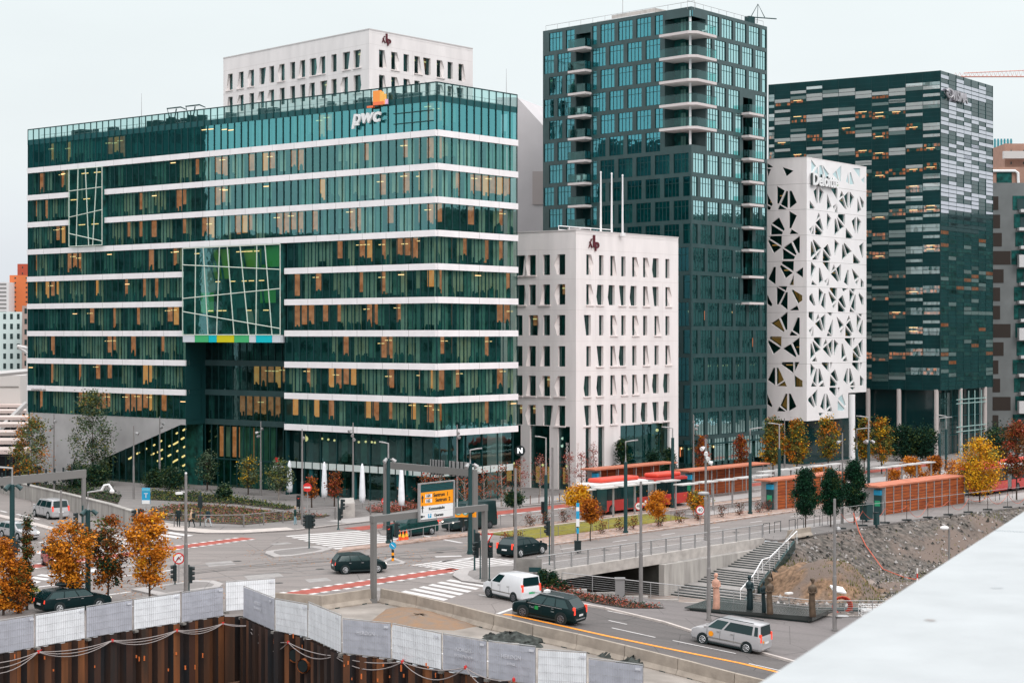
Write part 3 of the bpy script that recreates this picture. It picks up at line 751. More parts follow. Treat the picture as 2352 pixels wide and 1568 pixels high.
    for k in range(9):
        zf = rows[k][0]-.58; m = MB(); TL.b(m, ub0-.05, ub1+.25, zf, zf+.3, -1.4, 1.3, 0); s_ = m.build('balcony', [slabm], root)
        m = MB(); TL.q(m, ub0, ub1+.2, zf+.3, zf+1.4, 1.25, 0); TL.b(m, ub0, ub1+.2, zf+1.38, zf+1.43, 1.2, 1.28, 1)
        for u in (ub0, ub1+.2):
            m.poly([TL.P(u, zf+.3, 0), TL.P(u, zf+.3, 1.25), TL.P(u, zf+1.4, 1.25), TL.P(u, zf+1.4, 0)], 0)
        m.build('glass_balustrade', [G_dark, M_mull], s_)
        if k in (3, 6):
            pass
    for k in range(3, 12):
        zf = rows[k][0]-.58; m = MB(); TR.b(m, vb0-.3, vb1+1.0, zf, zf+.3, -1.4, 1.2, 0); s_ = m.build('balcony', [slabm], root)
        m = MB(); TR.q(m, vb0-.2, vb1+.95, zf+.3, zf+1.35, 1.15, 0)
        for u in (vb0-.2, vb1+.95): m.poly([TR.P(u, zf+.3, 0), TR.P(u, zf+.3, 1.15), TR.P(u, zf+1.35, 1.15), TR.P(u, zf+1.35, 0)], 0)
        m.build('glass_balustrade', [G_par], s_)
    m = MB()
    for fc, n in ((TL, 12), (TR, 10)):
        a = [fc.P(fc.L*i/n, zt-.3, -.6) for i in range(n+1)]
        m.tube([p+V((0,0,1.1)) for p in a], .03, 5)
        for p in a: m.tube([p, p+V((0,0,1.12))], .025, 5)
    m.build('roof_railing', [M_steel], root)
    m = MB(); TL.b(m, TL.u(1480), TL.u(1380), zt-.3, zt+1.1, -4.5, -2.2, 0); TL.b(m, TL.u(1500), TL.u(1370), zt-.05, zt+.12, -2.0, -.1, 1); m.build('roof_plant_room', [M_conc, M_wpaint], root)
    return root, rows, ub0, ub1, uc1, zt
_, trows, ub0, ub1, uc1, tzt = tower()
def small(name, label, cat, mb, mats, loc, group=None, smooth=False):
    return tag(mb.build(name, mats, loc=loc, smooth=smooth), label, cat, group)
# garden chairs on balconies
def gchair(p, lab, rz, mt=None):
    m = MB(); t = thing('balcony_chair', lab, 'chair', p, 'chairs on the tower balconies'); mt = mt or M_wpaint
    m.box(V(p)+V((0,0,.42)), (.5, .5, .05), rz); m.build('seat', mt, t)
    m = MB(); q = V(p)+V((sin(rz)*.25, -cos(rz)*.25, .72)); m.box(q, (.5, .05, .6), rz); m.build('backrest', mt, t)
    for a in (-.2, .2):
        for b in (-.2, .2):
            m = MB(); q = V(p)+V((a, b, 0)); m.tube([q, q+V((0,0,.42))], .025, 5); m.build('leg', mt, t)
zf = trows[3][0]-.28
gchair(TL.P(ub0+.7, zf, .6), 'white garden chair on the fourth left stack balcony of the dark tower, right one', .4)
gchair(TL.P(ub0+1.9, zf, .6), 'white garden chair on the fourth left stack balcony of the dark tower, left one', 2.4)
zf = trows[6][0]-.28
gchair(TL.P(ub0+.7, zf, .6), 'white folding chair on the seventh left stack balcony of the tower, right one', .2)
gchair(TL.P(ub0+1.8, zf, .6), 'white folding chair on the seventh left stack balcony of the tower, left one', 2.9)
gchair(TR.P(2.3, trows[0][0]-.28, .5), 'pale deck chair on the top corner balcony of the dark tower', 1.0)
m = MB(); p = TR.P(TR.L-3.2, tzt-.3, -.8); m.box(p+V((0,0,.7)), (1.2, .8, 1.2), .7); m.tube([p+V((0,0,1)), p+V((1.1,0,3.0)), p+V((2.0,0,1.2))], .06, 5); m.tube([p+V((-.6,0,1.3)), p+V((3.6,0,1.0))], .08, 5); m.tube([p+V((1.1,0,3.0)), p+V((1.0,0,.4))], .04, 5)
small('roof_crane', 'small window cleaning crane at the right end of the dark tower roof', 'crane', m, [M_mull], p)
p = TL.P(TL.u(1402), tzt, -2.5); m = MB(); m.tube([p, p+V((0,0,5))], [.06, .02], 5); m.tube([p+V((-.4,0,0)), p+V((0,0,1.3)), p+V((.4,0,0))], .03, 4); small('roof_mast', 'thin aerial mast on the dark tower roof', 'mast', m, [M_steel], p)
# ================================================================ white lattice building
HD = 406*238/F
dC = corner(1853, 362, HD); dR = corner(1990, 385, HD); dL = corner(1762, 367.5, HD)
dL = dC+(dL-dC).normalized()*14
DL = Face(dC, dL); DR = Face(dC, dR)
PR = """A 575,435 625,390 625,575 610,575|645,390 695,450 655,580 640,580|530,545 590,630 585,645 530,640|735,460 788,618 735,665|780,405 858,405 855,535|805,615 850,580 820,665|855,590 858,685 828,680|905,430 935,485 880,525|875,550 925,505 968,650 955,650|935,495 990,440 988,630 972,630|1003,440 1055,510 1015,635 1003,635|1095,515 1138,660 1095,705|1120,490 1175,570 1172,625 1150,640|635,685 655,735 605,795|655,755 692,890 688,915 600,810|525,885 575,835 543,935|582,840 580,943 550,940|597,835 683,925 675,955 595,948|735,695 785,760 740,890 733,890|825,765 840,765 880,905 825,965|850,745 940,855 888,900|870,705 948,712 945,835 862,735|958,870 1040,975 1035,995 958,990|1028,790 1078,740 1075,930 1065,930|1090,740 1140,800 1105,933 1090,933|543,1035 558,1035 603,1170 543,1235|575,1005 668,1110 612,1165 568,1020|665,1125 632,1240 615,1180|610,1185 625,1245 555,1245|745,1060 785,1200 775,1218 693,1115|688,1130 775,1235 770,1262 685,1262|825,1005 878,1060 833,1195 823,1195|915,1070 928,1072 968,1200 913,1262|940,1045 1028,1148 975,1195 932,1060|1165,1040 1163,1225 1152,1225 1115,1085|1045,1175 1128,1275 1120,1293 1045,1287|680,1275 765,1278 765,1395|545,1270 600,1335 553,1470 543,1468|815,1300 835,1350 783,1405|780,1415 840,1365 880,1495 868,1515|900,1300 898,1490 885,1490 845,1350|638,1345 652,1345 690,1490 640,1540|760,1450 758,1550 730,1550|750,1455 722,1535 705,1500|975,1370 990,1370 988,1555 935,1510|1025,1345 1115,1450 1065,1500|562,1490 615,1548 548,1540|1135,1465 1168,1515 1168,1568 1135,1568|1070,1510 1115,1470 1090,1560
B 525,110 558,72 598,215 590,235 525,150|637,10 690,70 650,205 637,205|700,80 717,80 715,270 663,210|770,10 853,12 850,140 765,25|757,50 845,155 800,210 753,70|850,175 815,270 800,225|920,95 962,235 950,260 870,150|865,170 950,275 945,295 865,290|912,15 980,18 930,65|1000,30 1055,90 1003,225|1015,22 1070,25 1055,75|1065,95 1075,100 1073,290 1018,230|1010,240 1060,298 1003,295|1118,70 1170,135 1168,210 1150,220 1108,95|518,295 577,295 575,415 518,355|630,315 645,370 595,425|593,435 652,385 690,510 682,535|717,320 712,508 698,508 660,370|735,300 800,303 788,355|803,375 800,575 748,525|745,535 795,580 733,580|520,515 570,465 543,560|575,470 573,578 548,578|848,350 935,450 887,505|940,475 905,570 890,520|992,335 1010,380 957,435|1010,395 1050,530 1035,548 960,450|952,465 1030,560 1025,583 952,580|1087,325 1138,380 1093,515 1087,515|1105,318 1155,320 1140,365|1150,395 1160,395 1157,578 1108,520|583,597 667,597 665,720 578,625|568,640 660,740 600,790 563,655|540,670 552,670 593,800 538,870|600,825 617,880 555,878|720,615 738,665 680,720|685,735 740,680 780,830 765,825|803,620 800,803 785,803 748,680|817,620 870,675 828,803 817,803|907,675 922,675 957,810 907,870|962,825 978,878 918,875|950,603 1028,603 1027,720 943,620|1042,603 1068,603 1042,705|1040,745 1095,690 1135,825 1120,840|1157,620 1155,803 1143,803 1105,675|1040,765 1123,850 1115,875 1040,873|540,905 593,965 540,1105|605,970 620,970 617,1165 568,1110|635,970 650,970 690,1105 635,1160|565,1120 613,1178 545,1178|693,1125 707,1178 640,1178|675,893 757,893 757,1005 670,910|773,893 800,893 775,985|830,975 868,1105 860,1130 778,1030|773,1050 853,1145 847,1172 770,1172|970,965 983,965 980,1155 930,1100|998,965 1010,965 1050,1105 1000,1155|1055,1115 1068,1165 1005,1165|1035,893 1115,893 1112,1005 1030,915|1127,893 1153,893 1130,985|1125,1045 1167,1090 1165,1165 1125,1162|620,1210 615,1405 600,1405 560,1280|550,1285 590,1415 585,1435 510,1345 515,1320|700,1268 713,1268 710,1465 655,1415|727,1268 738,1268 780,1405 727,1465|783,1415 797,1470 735,1470|765,1190 847,1190 845,1305 762,1215|862,1190 888,1190 865,1275|635,1490 697,1490 655,1545|1005,1185 1068,1185 1048,1230
P 548,62 605,140 550,235|625,145 632,260 565,250|645,135 672,130 715,295 645,260|680,125 760,235 725,290|800,235 845,190 875,315|850,185 905,130 900,320 885,315|960,320 985,215 995,350|1003,215 1018,215 1055,350 1003,352|1045,165 1128,165 1128,280|1140,300 1180,265 1178,352
Q 915,1270 958,1395 945,1410 865,1320|862,1345 945,1440 940,1462 862,1462"""
PL = """A 140,375 232,430 165,580 137,580|248,435 270,435 268,635 180,590|285,433 315,433 375,570 285,640|170,595 255,650 145,652|22,460 90,590 75,615 22,585|22,600 70,625 60,655 22,655|285,672 375,725 308,873 283,870|165,745 232,885 218,905 75,815|70,830 210,920 200,945 65,948|60,965 197,963 195,1085 50,995|45,1010 190,1100 100,1170 32,1030|313,885 395,940 285,943|412,965 410,1165 385,1165 322,1030|308,1040 372,1180 360,1195 218,1105|208,1115 355,1210 340,1240 207,1240|205,1262 340,1262 335,1385 190,1290|185,1305 325,1400 240,1465 172,1330|98,1333 127,1333 123,1540 32,1475|450,1335 448,1460 360,1398|340,1425 338,1545 285,1545|205,150 335,195 250,262|22,100 95,150 22,160|22,170 70,175 30,280
B 20,80 85,205 72,235 20,200|135,0 235,60 160,205 133,205|150,-8 262,-8 245,48|243,65 268,65 265,272 178,205|325,30 440,100 440,160 385,195 315,50|378,218 402,275 290,278|265,295 262,505 237,505 178,365|163,372 228,515 218,535 70,432|380,365 410,365 408,565 320,510|310,520 385,575 283,575|60,587 193,587 190,710 48,612|42,630 185,725 95,795 30,655|408,597 408,803 380,803 320,665|305,675 370,815 360,835 210,730|200,890 333,890 335,1020 188,915|347,890 405,890 348,1005|95,958 118,958 118,1165 27,1100|133,958 158,958 223,1100 133,1160|230,1115 258,1175 145,1172|347,1045 443,1110 443,1182 347,1180|240,1265 262,1265 260,1470 175,1405|277,1265 305,1265 370,1415 277,1470|165,1415 245,1472 135,1472|20,1255 85,1405 75,1425 20,1390"""
def parse(txt, fc):
    out = []
    for ln in txt.strip().split('\n'):
        k, rest = ln[0], ln[2:]; oy = 354.8 if k in 'AP' else 658.9
        for pg in rest.split('|'):
            pts = []
            for t in pg.split():
                x, y = t.split(','); pts.append(fc.uz(1757.2+float(x)*.19389, oy+float(y)*.19389))
            out.append((k in 'PQ', pts))
    return out
def inpoly(p, poly):
    c = False; n = len(poly)
    for i in range(n):
        x1, y1 = poly[i]; x2, y2 = poly[(i+1) % n]
        if (y1 > p[1]) != (y2 > p[1]) and p[0] < (x2-x1)*(p[1]-y1)/(y2-y1)+x1: c = not c
    return c
def shrink(pg, t):
    cx = sum(p[0] for p in pg)/len(pg); cy = sum(p[1] for p in pg)/len(pg)
    return [(cx+(x-cx)*t, cy+(y-cy)*t) for x, y in pg]
def lattice():
    root = thing('lattice_building', 'slim white building wrapped in a lattice of triangular windows, on a thin white column', 'building', (dC.x, dC.y, 0))
    zt = HC+HD; r = random.Random(8)
    zb1 = DR.uz(1900, 963)[1]; zb2 = DR.uz(1985, 900)[1]; uj = DR.uz(1948.5, 930)[0]
    zl = zb1; kinds = []
    for fc, txt, outline in ((DR, PR, [(0, zb1), (uj, zb1), (uj, zb2), (DR.L, zb2), (DR.L, zt), (0, zt)]), (DL, PL, [(0, zl), (DL.L, zl), (DL.L, zt), (0, zt)])):
        polys = [(k, shrink(p, 1.02)) for k, p in parse(txt, fc)]
        polys = [(k, p) for k, p in polys if all(.03 < a < fc.L-.03 for a, b in p)]
        vs = [V(p) for p in outline]; ed = [(i, (i+1) % len(outline)) for i in range(len(outline))]
        for k, p in polys:
            b = len(vs); vs += [V(q) for q in p]; ed += [(b+i, b+(i+1) % len(p)) for i in range(len(p))]
        rv, re, rf, *_ = geometry.delaunay_2d_cdt(vs, ed, [], 0, 1e-5)
        m = MB(); m.v = [fc.P(q.x, q.y, 0) for q in rv]
        for f in rf:
            c = sum((rv[i] for i in f), V((0, 0)))/len(f)
            if inpoly(c, outline) and not any(inpoly(c, p) for k, p in polys): m.f.append(list(f)); m.m.append(0)
        for k, p in polys:
            n = len(p)
            for i in range(n):
                a, b = p[i], p[(i+1) % n]; m.poly([fc.P(*a, 0), fc.P(*b, 0), fc.P(*b, -.28), fc.P(*a, -.28)], 0)
        for zz in [zt-3.55-3.52*i for i in range(8)]:
            if zz > zb2+1: fc.b(m, 0, fc.L, zz, zz+.03, -.01, .004, 1)
        m.build('lattice_wall', [M_kl if fc is DL else mat('lattice_white', (.80, .77, .77), .6, ns=.4, na=.04), M_concd], root)
        kinds.append((fc, polys))
    allw = [(fc, k, p) for fc, ps in kinds for k, p in ps]
    gp = mat('pale_glass', (.50, .66, .68), .2, .5)
    area = lambda p: abs(sum(p[i][0]*p[(i+1) % len(p)][1]-p[(i+1) % len(p)][0]*p[i][1] for i in range(len(p)))/2)
    allw.sort(key=lambda w: -area(w[2]))
    ms = MB()
    for i, (fc, k, p) in enumerate(allw):
        m = MB() if i < 97 else ms
        x = r.random()
        if k: m.poly([fc.P(*q, -.15) for q in p], 1)
        else:
            m.poly([fc.P(*q, -.25) for q in p], 0); m.poly([fc.P(*q, -1.2) for q in shrink(p, 1.15)], 2)
            if x < .12:
                m.poly([fc.P(*q, -.7) for q in shrink(p, .95)], 3)
            elif x < .3:
                c = shrink(p, .5); z = sum(q[1] for q in c)/len(c); a = min(q[0] for q in c); b = max(q[0] for q in c); fc.b(m, a, b, z, z+.12, -.8, -.7, 4)
        if i < 97: m.build('triangular_window', [G_lat, gp, M_dark, emi('dim_amber', (.5, .2, .05), .5), M_lit2], root)
    if ms.f: o = ms.build('triangular_windows', [G_lat, gp, M_dark, MT['dim_amber'], M_lit2], root); o['kind'] = 'stuff'
    e = DL.e.to_3d()*DL.L
    m = MB(); DR.q(m, .4, DR.L-.3, zb2, zt-.4, -1.6, 0); DR.q(m, .4, uj, zb1, zb2, -1.6, 0); DL.q(m, .4, DL.L, zl, zt-.4, -1.6, 0); m.build('inner_wall', [M_dark], root)
    m = MB()
    a, b = DR.P(DR.L, 0), DR.P(DR.L, 0)+e; m.poly([V((a.x,a.y,zb2)), V((b.x,b.y,zb2)), V((b.x,b.y,zt)), V((a.x,a.y,zt))], 0)
    p = [tuple(dC), tuple(dR), tuple(dR+DL.e*DL.L), tuple(dL)]
    c = V((sum(q[0] for q in p)/4, sum(q[1] for q in p)/4)); pi_ = [tuple(V(q)+(c-V(q))*.03) for q in p]
    m.prism(pi_, zt-.3, zt-.25, 0)
    m.poly([DR.P(0, zb1), DR.P(uj, zb1), DR.P(uj, zb1)+e, DR.P(0, zb1)+e], 0); m.poly([DR.P(uj, zb2), DR.P(DR.L, zb2), DR.P(DR.L, zb2)+e, DR.P(uj, zb2)+e], 0); m.poly([DR.P(uj, zb1), DR.P(uj, zb2), DR.P(uj, zb2)+e, DR.P(uj, zb1)+e], 0)
    for fc in (DL, DR): fc.b(m, 0, fc.L, zt, zt+.1, -.25, .03, 0)
    m.build('roof_and_soffit', [M_kl], root)
    m = MB(); pin = [tuple(V(q)+(c-V(q))*.2) for q in p]; m.prism(pin, 0, zb1, 0)
    m.prism([tuple(V(q)+(c-V(q))*.16) for q in p], 0, .4, 1)
    for fc in (DL, DR):
        for i in range(int(fc.L/1.6)): u = 1.5+i*1.6; fc.b(m, u, u+.07, .4, zb1, -2.3, -2.2, 1)
    m.build('recessed_lobby', [mat('lobby_glass', (.006, .03, .032), .08, .6), M_mull], root)
    m = MB(); q = at(1957, 1066); m.tube([q, V((q.x, q.y, zb2))], .42, 14, 0); m.build('column', [M_wpaint], root)
    m = MB()
    ex = DR.e.to_3d(); u, z = DR.uz(1889, 417); put_text(m, 'Deloitte', DR.P(u, z, .55), ex, (0,0,1), 2.3, 0, .08, 0, .06, .98); put_text(m, 'Deloitte', DR.P(u-.03, z-.03, .3), ex, (0,0,1), 2.3, 1, .12, 0, .045, .98)  # dark offset copy behind the letters stands for their shadow
    m.build('wall_lettering', [M_wpaint, M_lens], root)
    m = MB(); u, z = DR.uz(1917.5, 426); m.sph(DR.P(u, z, .35), .2, 0, 8, 5); m.build('green_dot', [mat('dot_green', (.25, .5, .02), .5)], root)
lattice()
# ================================================================ dark striped block
HV = 606*256/F
vC = corner(2160, 162, HV); vL = corner(1765, 195, HV); vR = corner(2280, 198, HV)
VL = Face(vC, vL); VR = Face(vC, vR)
def striped():
    root = thing('striped_office_block', 'dark block with scattered silver and lit horizontal window strips, raised on slim columns', 'office building', (vC.x, vC.y, 0))
    zt = HC+HV; zb = VL.uz(2150, 896)[1]; r = random.Random(21)
    p = [vC, vR, vR+(vL-vC), vL]; c = (p[0]+p[1]+p[2]+p[3])*.25
    m = MB(); m.prism([tuple(q+(c-q)*.02) for q in p], zb, zt-.2, 0); m.build('core', [M_visma], root)
    mL = MB(); mR = MB(); VL.b(mL, 0, VL.L, zb, zt, -.35, 0, 0); VR.b(mR, 0.01, VR.L, zb, zt, -.35, -.002, 0)
    for i in range(11): u = VL.L*i/10.4; VL.b(mL, min(u, VL.L-.05), min(u+.05, VL.L), zb, zt, .001, .05, 1)
    for k in range(int((zt-zb)/.62)): VR.b(mR, 0, VR.L, zb+k*.62, zb+k*.62+.05, 0, .03, 1); VL.b(mL, 0, VL.L, zb+k*.62, zb+k*.62+.03, .0, .012, 1)
    for i in range(8): u = VR.L*i/7; VR.b(mR, min(u, VR.L-.06), min(u+.06, VR.L), zb, zt, .001, .06, 1)
    mL.build('dark_facade', [M_visma, M_mull], root); mR.build('charcoal_facade', [M_visma2, M_mull], root)
    strips = []
    fl = 3.02; nf = int((zt-1-zb)/fl)
    for k in range(nf):
        zc = zt-1.9-k*fl
        tall = zc > 34
        for i in range(11):
            u0 = VL.L*i/10.4+.06; u1 = min(VL.L*(i+1)/10.4-.02, VL.L-.1)
            if u1-u0 < .4: continue
            o = (.55 if (i+k*0) % 5 in (0, 1) else (.0 if i % 3 else -.3))+r.choice([0, 0, .2])
            z0 = zc-.9+o-.4; warm = r.random() < (.40 if k < 4 else .52) 
            strips.append((VL, u0, u1, z0, z0+.5, 1 if warm else 0, k)); strips.append((VL, u0, u1, z0+.56, z0+1.05, 1 if warm and r.random() < .7 else 0, k))
            if r.random() < .62: z2 = z0+r.choice([1.45, -1.0, 1.75, -.7]); strips.append((VL, u0, u1, z2, z2+.42, 0, k))
        for i in range(7):
            u0 = VR.L*i/7+.08; u1 = VR.L*(i+1)/7-.02
            o = r.choice([0, .62, -.62, 0]); n = r.choice([2, 2, 3, 1])
            z0 = zb+round((zc-.9+o-zb)/.62)*.62+.06
            for q in range(n): strips.append((VR, u0, u1, z0+q*.62, z0+q*.62+.5, 2, k))
            if r.random() < .75: z2 = z0+.62*r.choice([3, 4, -2, -2]); strips.append((VR, u0, u1, z2, z2+.5, 2, k))
    strips = [s for s in strips if s[4] < zt-.5 and s[3] > zb+1]
    strips.sort(key=lambda s: -s[3])
    ms = MB(); cnt = 0
    SM = [G_sil2, mat('strip_grey', (.30, .36, .36), .5), M_lit, M_lit2, G_sil, M_mull, M_lamp, M_dark, mat('strip_sky_pale', (.78, .74, .75), .5), emi('dim_office', (.75, .24, .085), .6, (.35, .12, .05), 2.5)]
    for s in strips:
        fc, u0, u1, z0, z1, kd, k = s
        vis = not (fc is VL and z0 < VL.uz(1900, 385)[1] and u0 > VL.u(1990))
        m = MB() if (cnt < 99 and vis) else ms
        if kd == 2:
            low = z0 < 33  # dimmer panes below: the reflection boundary is put into the glass choice
            x_ = r.random(); fc.q(m, u0, u1, z0, z1, .06, 4 if not low else 0)
            fc.q(m, u0, u1, z0, z1, .035, 1 if not low else (9 if x_ < .11 else (1 if x_ < .42 else 7)))
        else:
            fc.q(m, u0, u1, z0, z1, .06, 0)
            if kd == 0: fc.q(m, u0, u1, z0, z1, .03, 8 if (k < 6 and r.random() < .75) else 1 if k < 9 or r.random() < .4 else 7)  # upper floors backed paler: sky reflection put into the strip colour
            else:
                fc.q(m, u0, u1, z0, z1, .02, 7); n = 5
                for q in range(n):
                    if r.random() < .55: fc.q(m, u0+(u1-u0)*q/n, u0+(u1-u0)*(q+r.uniform(.6, 1))/n, z0+.05, z1-r.uniform(0, .12), .03, r.choice([9, 9, 2]))
                if r.random() < .4: fc.b(m, u0+(u1-u0)*.3, u0+(u1-u0)*.8, z1-.16, z1-.05, .035, .05, 6)
        if m is not ms: m.build('window_strip', SM, root); cnt += 1
    o = ms.build('window_strips', SM, root); o['kind'] = 'stuff'
    # lobby and columns
    m = MB(); m.prism([tuple(q+(c-q)*.12) for q in p], 0, zb, 0); m.build('lobby', [mat('lobby_glass', (.006, .03, .032), .08, .6)], root)
    m = MB()
    for fc in (VL, VR):
        for i in range(int(fc.L/1.9)): fc.b(m, 2+i*1.9, 2.07+i*1.9, 0, zb, -1.4, -1.3, 0)
        for z in (2.8, 5.6): fc.b(m, 1.5, fc.L-1, z, z+.1, -1.4, -1.28, 0)
    VR.q(m, 2, 6, 0, zb-.5, -1.0, 1)
    m.build('lobby_mullions', [M_slab, G_sil2], root)
    m = MB()
    vr = lambda px: VR.u(px)
    for px in (2203, 2222, 2236, 2251): u = vr(px); VR.b(m, u-.06, u+.06, .1, zb-.3, .15, .27, 0)
    for z in (3.4, 4.1, 7.6, 8.2): VR.b(m, vr(2194), vr(2262), z, z+.12, .15, .27, 0)
    m.build('glazed_porch_frame', [mat('pale_frame', (.33, .48, .46), .5)], root)
    for px, by in ((2208, 1040), (2264, 1020), (2150, 1052), (2064, 1030), (1993, 1022)):
        q = at(px, by); 
        fc = VR if px > 2160 else VL; u = fc.u(px); b = fc.P(u, 0, -.15)
        m = MB(); m.tube([b, V((b.x, b.y, zb+.1))], .34, 12); m.build('column', [mat('column_beige', (.5, .44, .42), .6)], root)
    m = MB(); u, z = VR.uz(2188, 222); ex = VR.e.to_3d(); put_text(m, 'VISMA', VR.P(u+1.6, z, .45), ex, (0,0,1), 2.1, 0, .12, 0, .03, 1.0)
    cc = VR.P(u-2.1, z+.2, .45); pts = [cc+ex*(1.0*cos(a))+V((0,0,.62*sin(a))) for a in [2*pi*i/16 for i in range(17)]]
    m.tube(pts, .2, 5, 0, False); m.tube([cc-ex*.7+V((0,0,.3)), cc+ex*.6-V((0,0,.4))], .16, 5, 0)
    m.build('wall_lettering', [mat('brushed_letters', (.42, .40, .42), .4, metal=.3)], root)
striped()
# ================================================================ setting: ground, roads, pavements
O0 = V((2.4, 131.4)); eS = V((.67, .742)).normalized(); nS = V((-eS.y, eS.x))
def st(s, t): p = O0+eS*s+nS*t; return V((p.x, p.y))
def clipx(pg, x0, keep_right):
    out = []; n = len(pg)
    for i in range(n):
        a, b = pg[i], pg[(i+1) % n]; ia = (a[0] >= x0) == keep_right or abs(a[0]-x0) < 1e-9; ib = (b[0] >= x0) == keep_right or abs(b[0]-x0) < 1e-9
        if ia: out.append(a)
        if ia != ib: t = (x0-a[0])/(b[0]-a[0]); out.append((x0, a[1]+(b[1]-a[1])*t))
    return out
def low_sheet(m, pg, off, mi=0):
    pg = [(p[0], p[1]) for p in pg]
    L = clipx(pg, 22, False); R = clipx(pg, 22, True); L0 = clipx(L, 0, False); L1 = clipx(L, 0, True)
    for q in (L0, L1, R):
        if len(q) >= 3: m.poly([V((x, y, zs(x)+off)) for x, y in q], mi)
def up(*pts, z=0.0): return [at(x, y, z).xy for x, y in pts]
def dn(*pts): return [ats(x, y).xy for x, y in pts]
def asphalt(name, a, b, c):
    m = mat(name, a, .9, .2); nt = m.node_tree; N = nt.nodes; L = nt.links; bs = N['Principled BSDF']
    tc = [n for n in N if n.type == 'TEX_COORD'][0]
    big = N.new('ShaderNodeTexNoise'); big.inputs['Scale'].default_value = .09; big.inputs['Detail'].default_value = 5; L.new(tc.outputs['Object'], big.inputs[0])
    mp = N.new('ShaderNodeMapping'); mp.inputs['Rotation'].default_value = (0, 0, -.86); mp.inputs['Scale'].default_value = (.05, .8, 1); L.new(tc.outputs['Object'], mp.inputs[0])
    tr = N.new('ShaderNodeTexNoise'); tr.inputs['Scale'].default_value = 1.0; tr.inputs['Detail'].default_value = 4; L.new(mp.outputs[0], tr.inputs[0])
    fi = N.new('ShaderNodeTexNoise'); fi.inputs['Scale'].default_value = 6; fi.inputs['Detail'].default_value = 6; L.new(tc.outputs['Object'], fi.inputs[0])
    def mx(fac, A, B, lo=.3, hi=.7):
        r = N.new('ShaderNodeMapRange'); r.inputs[1].default_value = lo; r.inputs[2].default_value = hi; L.new(fac, r.inputs[0])
        x = N.new('ShaderNodeMix'); x.data_type = 'RGBA'; L.new(r.outputs[0], x.inputs[0])
        for s_, i in ((A, 6), (B, 7)):
            if isinstance(s_, tuple): x.inputs[i].default_value = (*s_, 1)
            else: L.new(s_, x.inputs[i])
        return x.outputs[2]
    o1 = mx(big.outputs['Fac'], a, b); o2 = mx(tr.outputs['Fac'], o1, c, .45, .85)
    vo = N.new('ShaderNodeTexVoronoi'); vo.feature = 'DISTANCE_TO_EDGE'; vo.inputs['Scale'].default_value = .16; L.new(fi.outputs['Color'], vo.inputs[0]) if False else L.new(tc.outputs['Object'], vo.inputs[0])
    o3 = mx(vo.outputs['Distance'], tuple(q*.7 for q in c), o2, .0, .006)
    mul = N.new('ShaderNodeMix'); mul.data_type = 'RGBA'; mul.blend_type = 'MULTIPLY'; mul.inputs[0].default_value = .35; L.new(o3, mul.inputs[6]); L.new(fi.outputs['Fac'], mul.inputs[7])
    L.new(mul.outputs[2], bs.inputs['Base Color']); return m
M_asph = asphalt('asphalt', (.31, .272, .256), (.26, .23, .218), (.205, .183, .175))
M_asph2 = asphalt('asphalt_dark', (.165, .147, .142), (.14, .127, .124), (.105, .097, .095))
M_prom = asphalt('promenade_slabs', (.235, .208, .205), (.205, .185, .18), (.17, .155, .15))
M_pave = asphalt('pavement_slabs', (.30, .272, .26), (.25, .23, .222), (.22, .2, .195))
M_pale = asphalt('pale_stone', (.50, .46, .445), (.44, .41, .40), (.40, .37, .36))
M_kerb = mat('kerb_stone', (.50, .44, .41), .8, ns=2, na=.12)
M_redl = mat('red_asphalt', (.34, .085, .065), .85, ns=.8, na=.25)
M_mark = mat('road_paint', (.62, .59, .58), .7, ns=1.2, na=.14, col2=(.42, .40, .39), sharp=(.52, .8))
M_yel = mat('orange_paint', (.85, .30, .03), .6, ns=1.5, na=.12)
M_grass = mat('autumn_grass', (.26, .22, .03), .9, ns=3, na=.3, col2=(.14, .13, .025), bump=.4, bs=30)
M_gravel = mat('gravel', (.27, .25, .24), .95, ns=1.1, na=.2, col2=(.15, .14, .135), bump=1.0, bs=9)
M_soil = mat('soil', (.26, .155, .09), .95, ns=1.6, na=.3, col2=(.20, .155, .125), bump=.8, bs=8)
# pit boundary (fence lines)
pitA = up((-260, 1549), (0, 1501), (80, 1487), (195, 1466), (305, 1446), (415, 1430), (515, 1414))
pitB = up((560, 1416), (632, 1448), (708, 1464), (785, 1501), (900, 1514), (1015, 1538), (1120, 1557), (1176, 1567))
pitB2 = dn((1232, 1579), (1350, 1600), (1480, 1632), (1700, 1700))
PIT = pitA+pitB+pitB2
upper = [V((-900, 150))]+pitA[:1]+pitA[1:]+pitB+[V((0, 131.4)), V((2.4, 131.4))]
upper += [st(29, 0), st(29, -1.7), st(42, -1.8), st(53.3, -2.3), st(71.4, -4.2), st(120, -12), st(900, -60), V((900, 2000)), V((-900, 2000))]
m = MB(); m.poly([V((p.x, p.y, 0)) for p in upper]); struct('ground', m, [M_asph])
m = MB()
p0 = pitB[-1]
low_sheet(m, [(0.0, p0.y)]+[tuple(p) for p in pitB2]+[(24, 60), (90, 60), (90, 125.5), (4, 125.5), (2.4, 131.4), (0, 131.4)], -.004)
struct('quay_road', m, [M_asph2])
m = MB(); m.poly([V((-120, 20, -7.0)), V((24, 20, -7.0)), V((24, 118, -7.0)), V((-120, 118, -7.0))]); struct('pit_floor', m, [mat('pit_mud', (.07, .05, .04), .9, ns=.6, na=.4)])
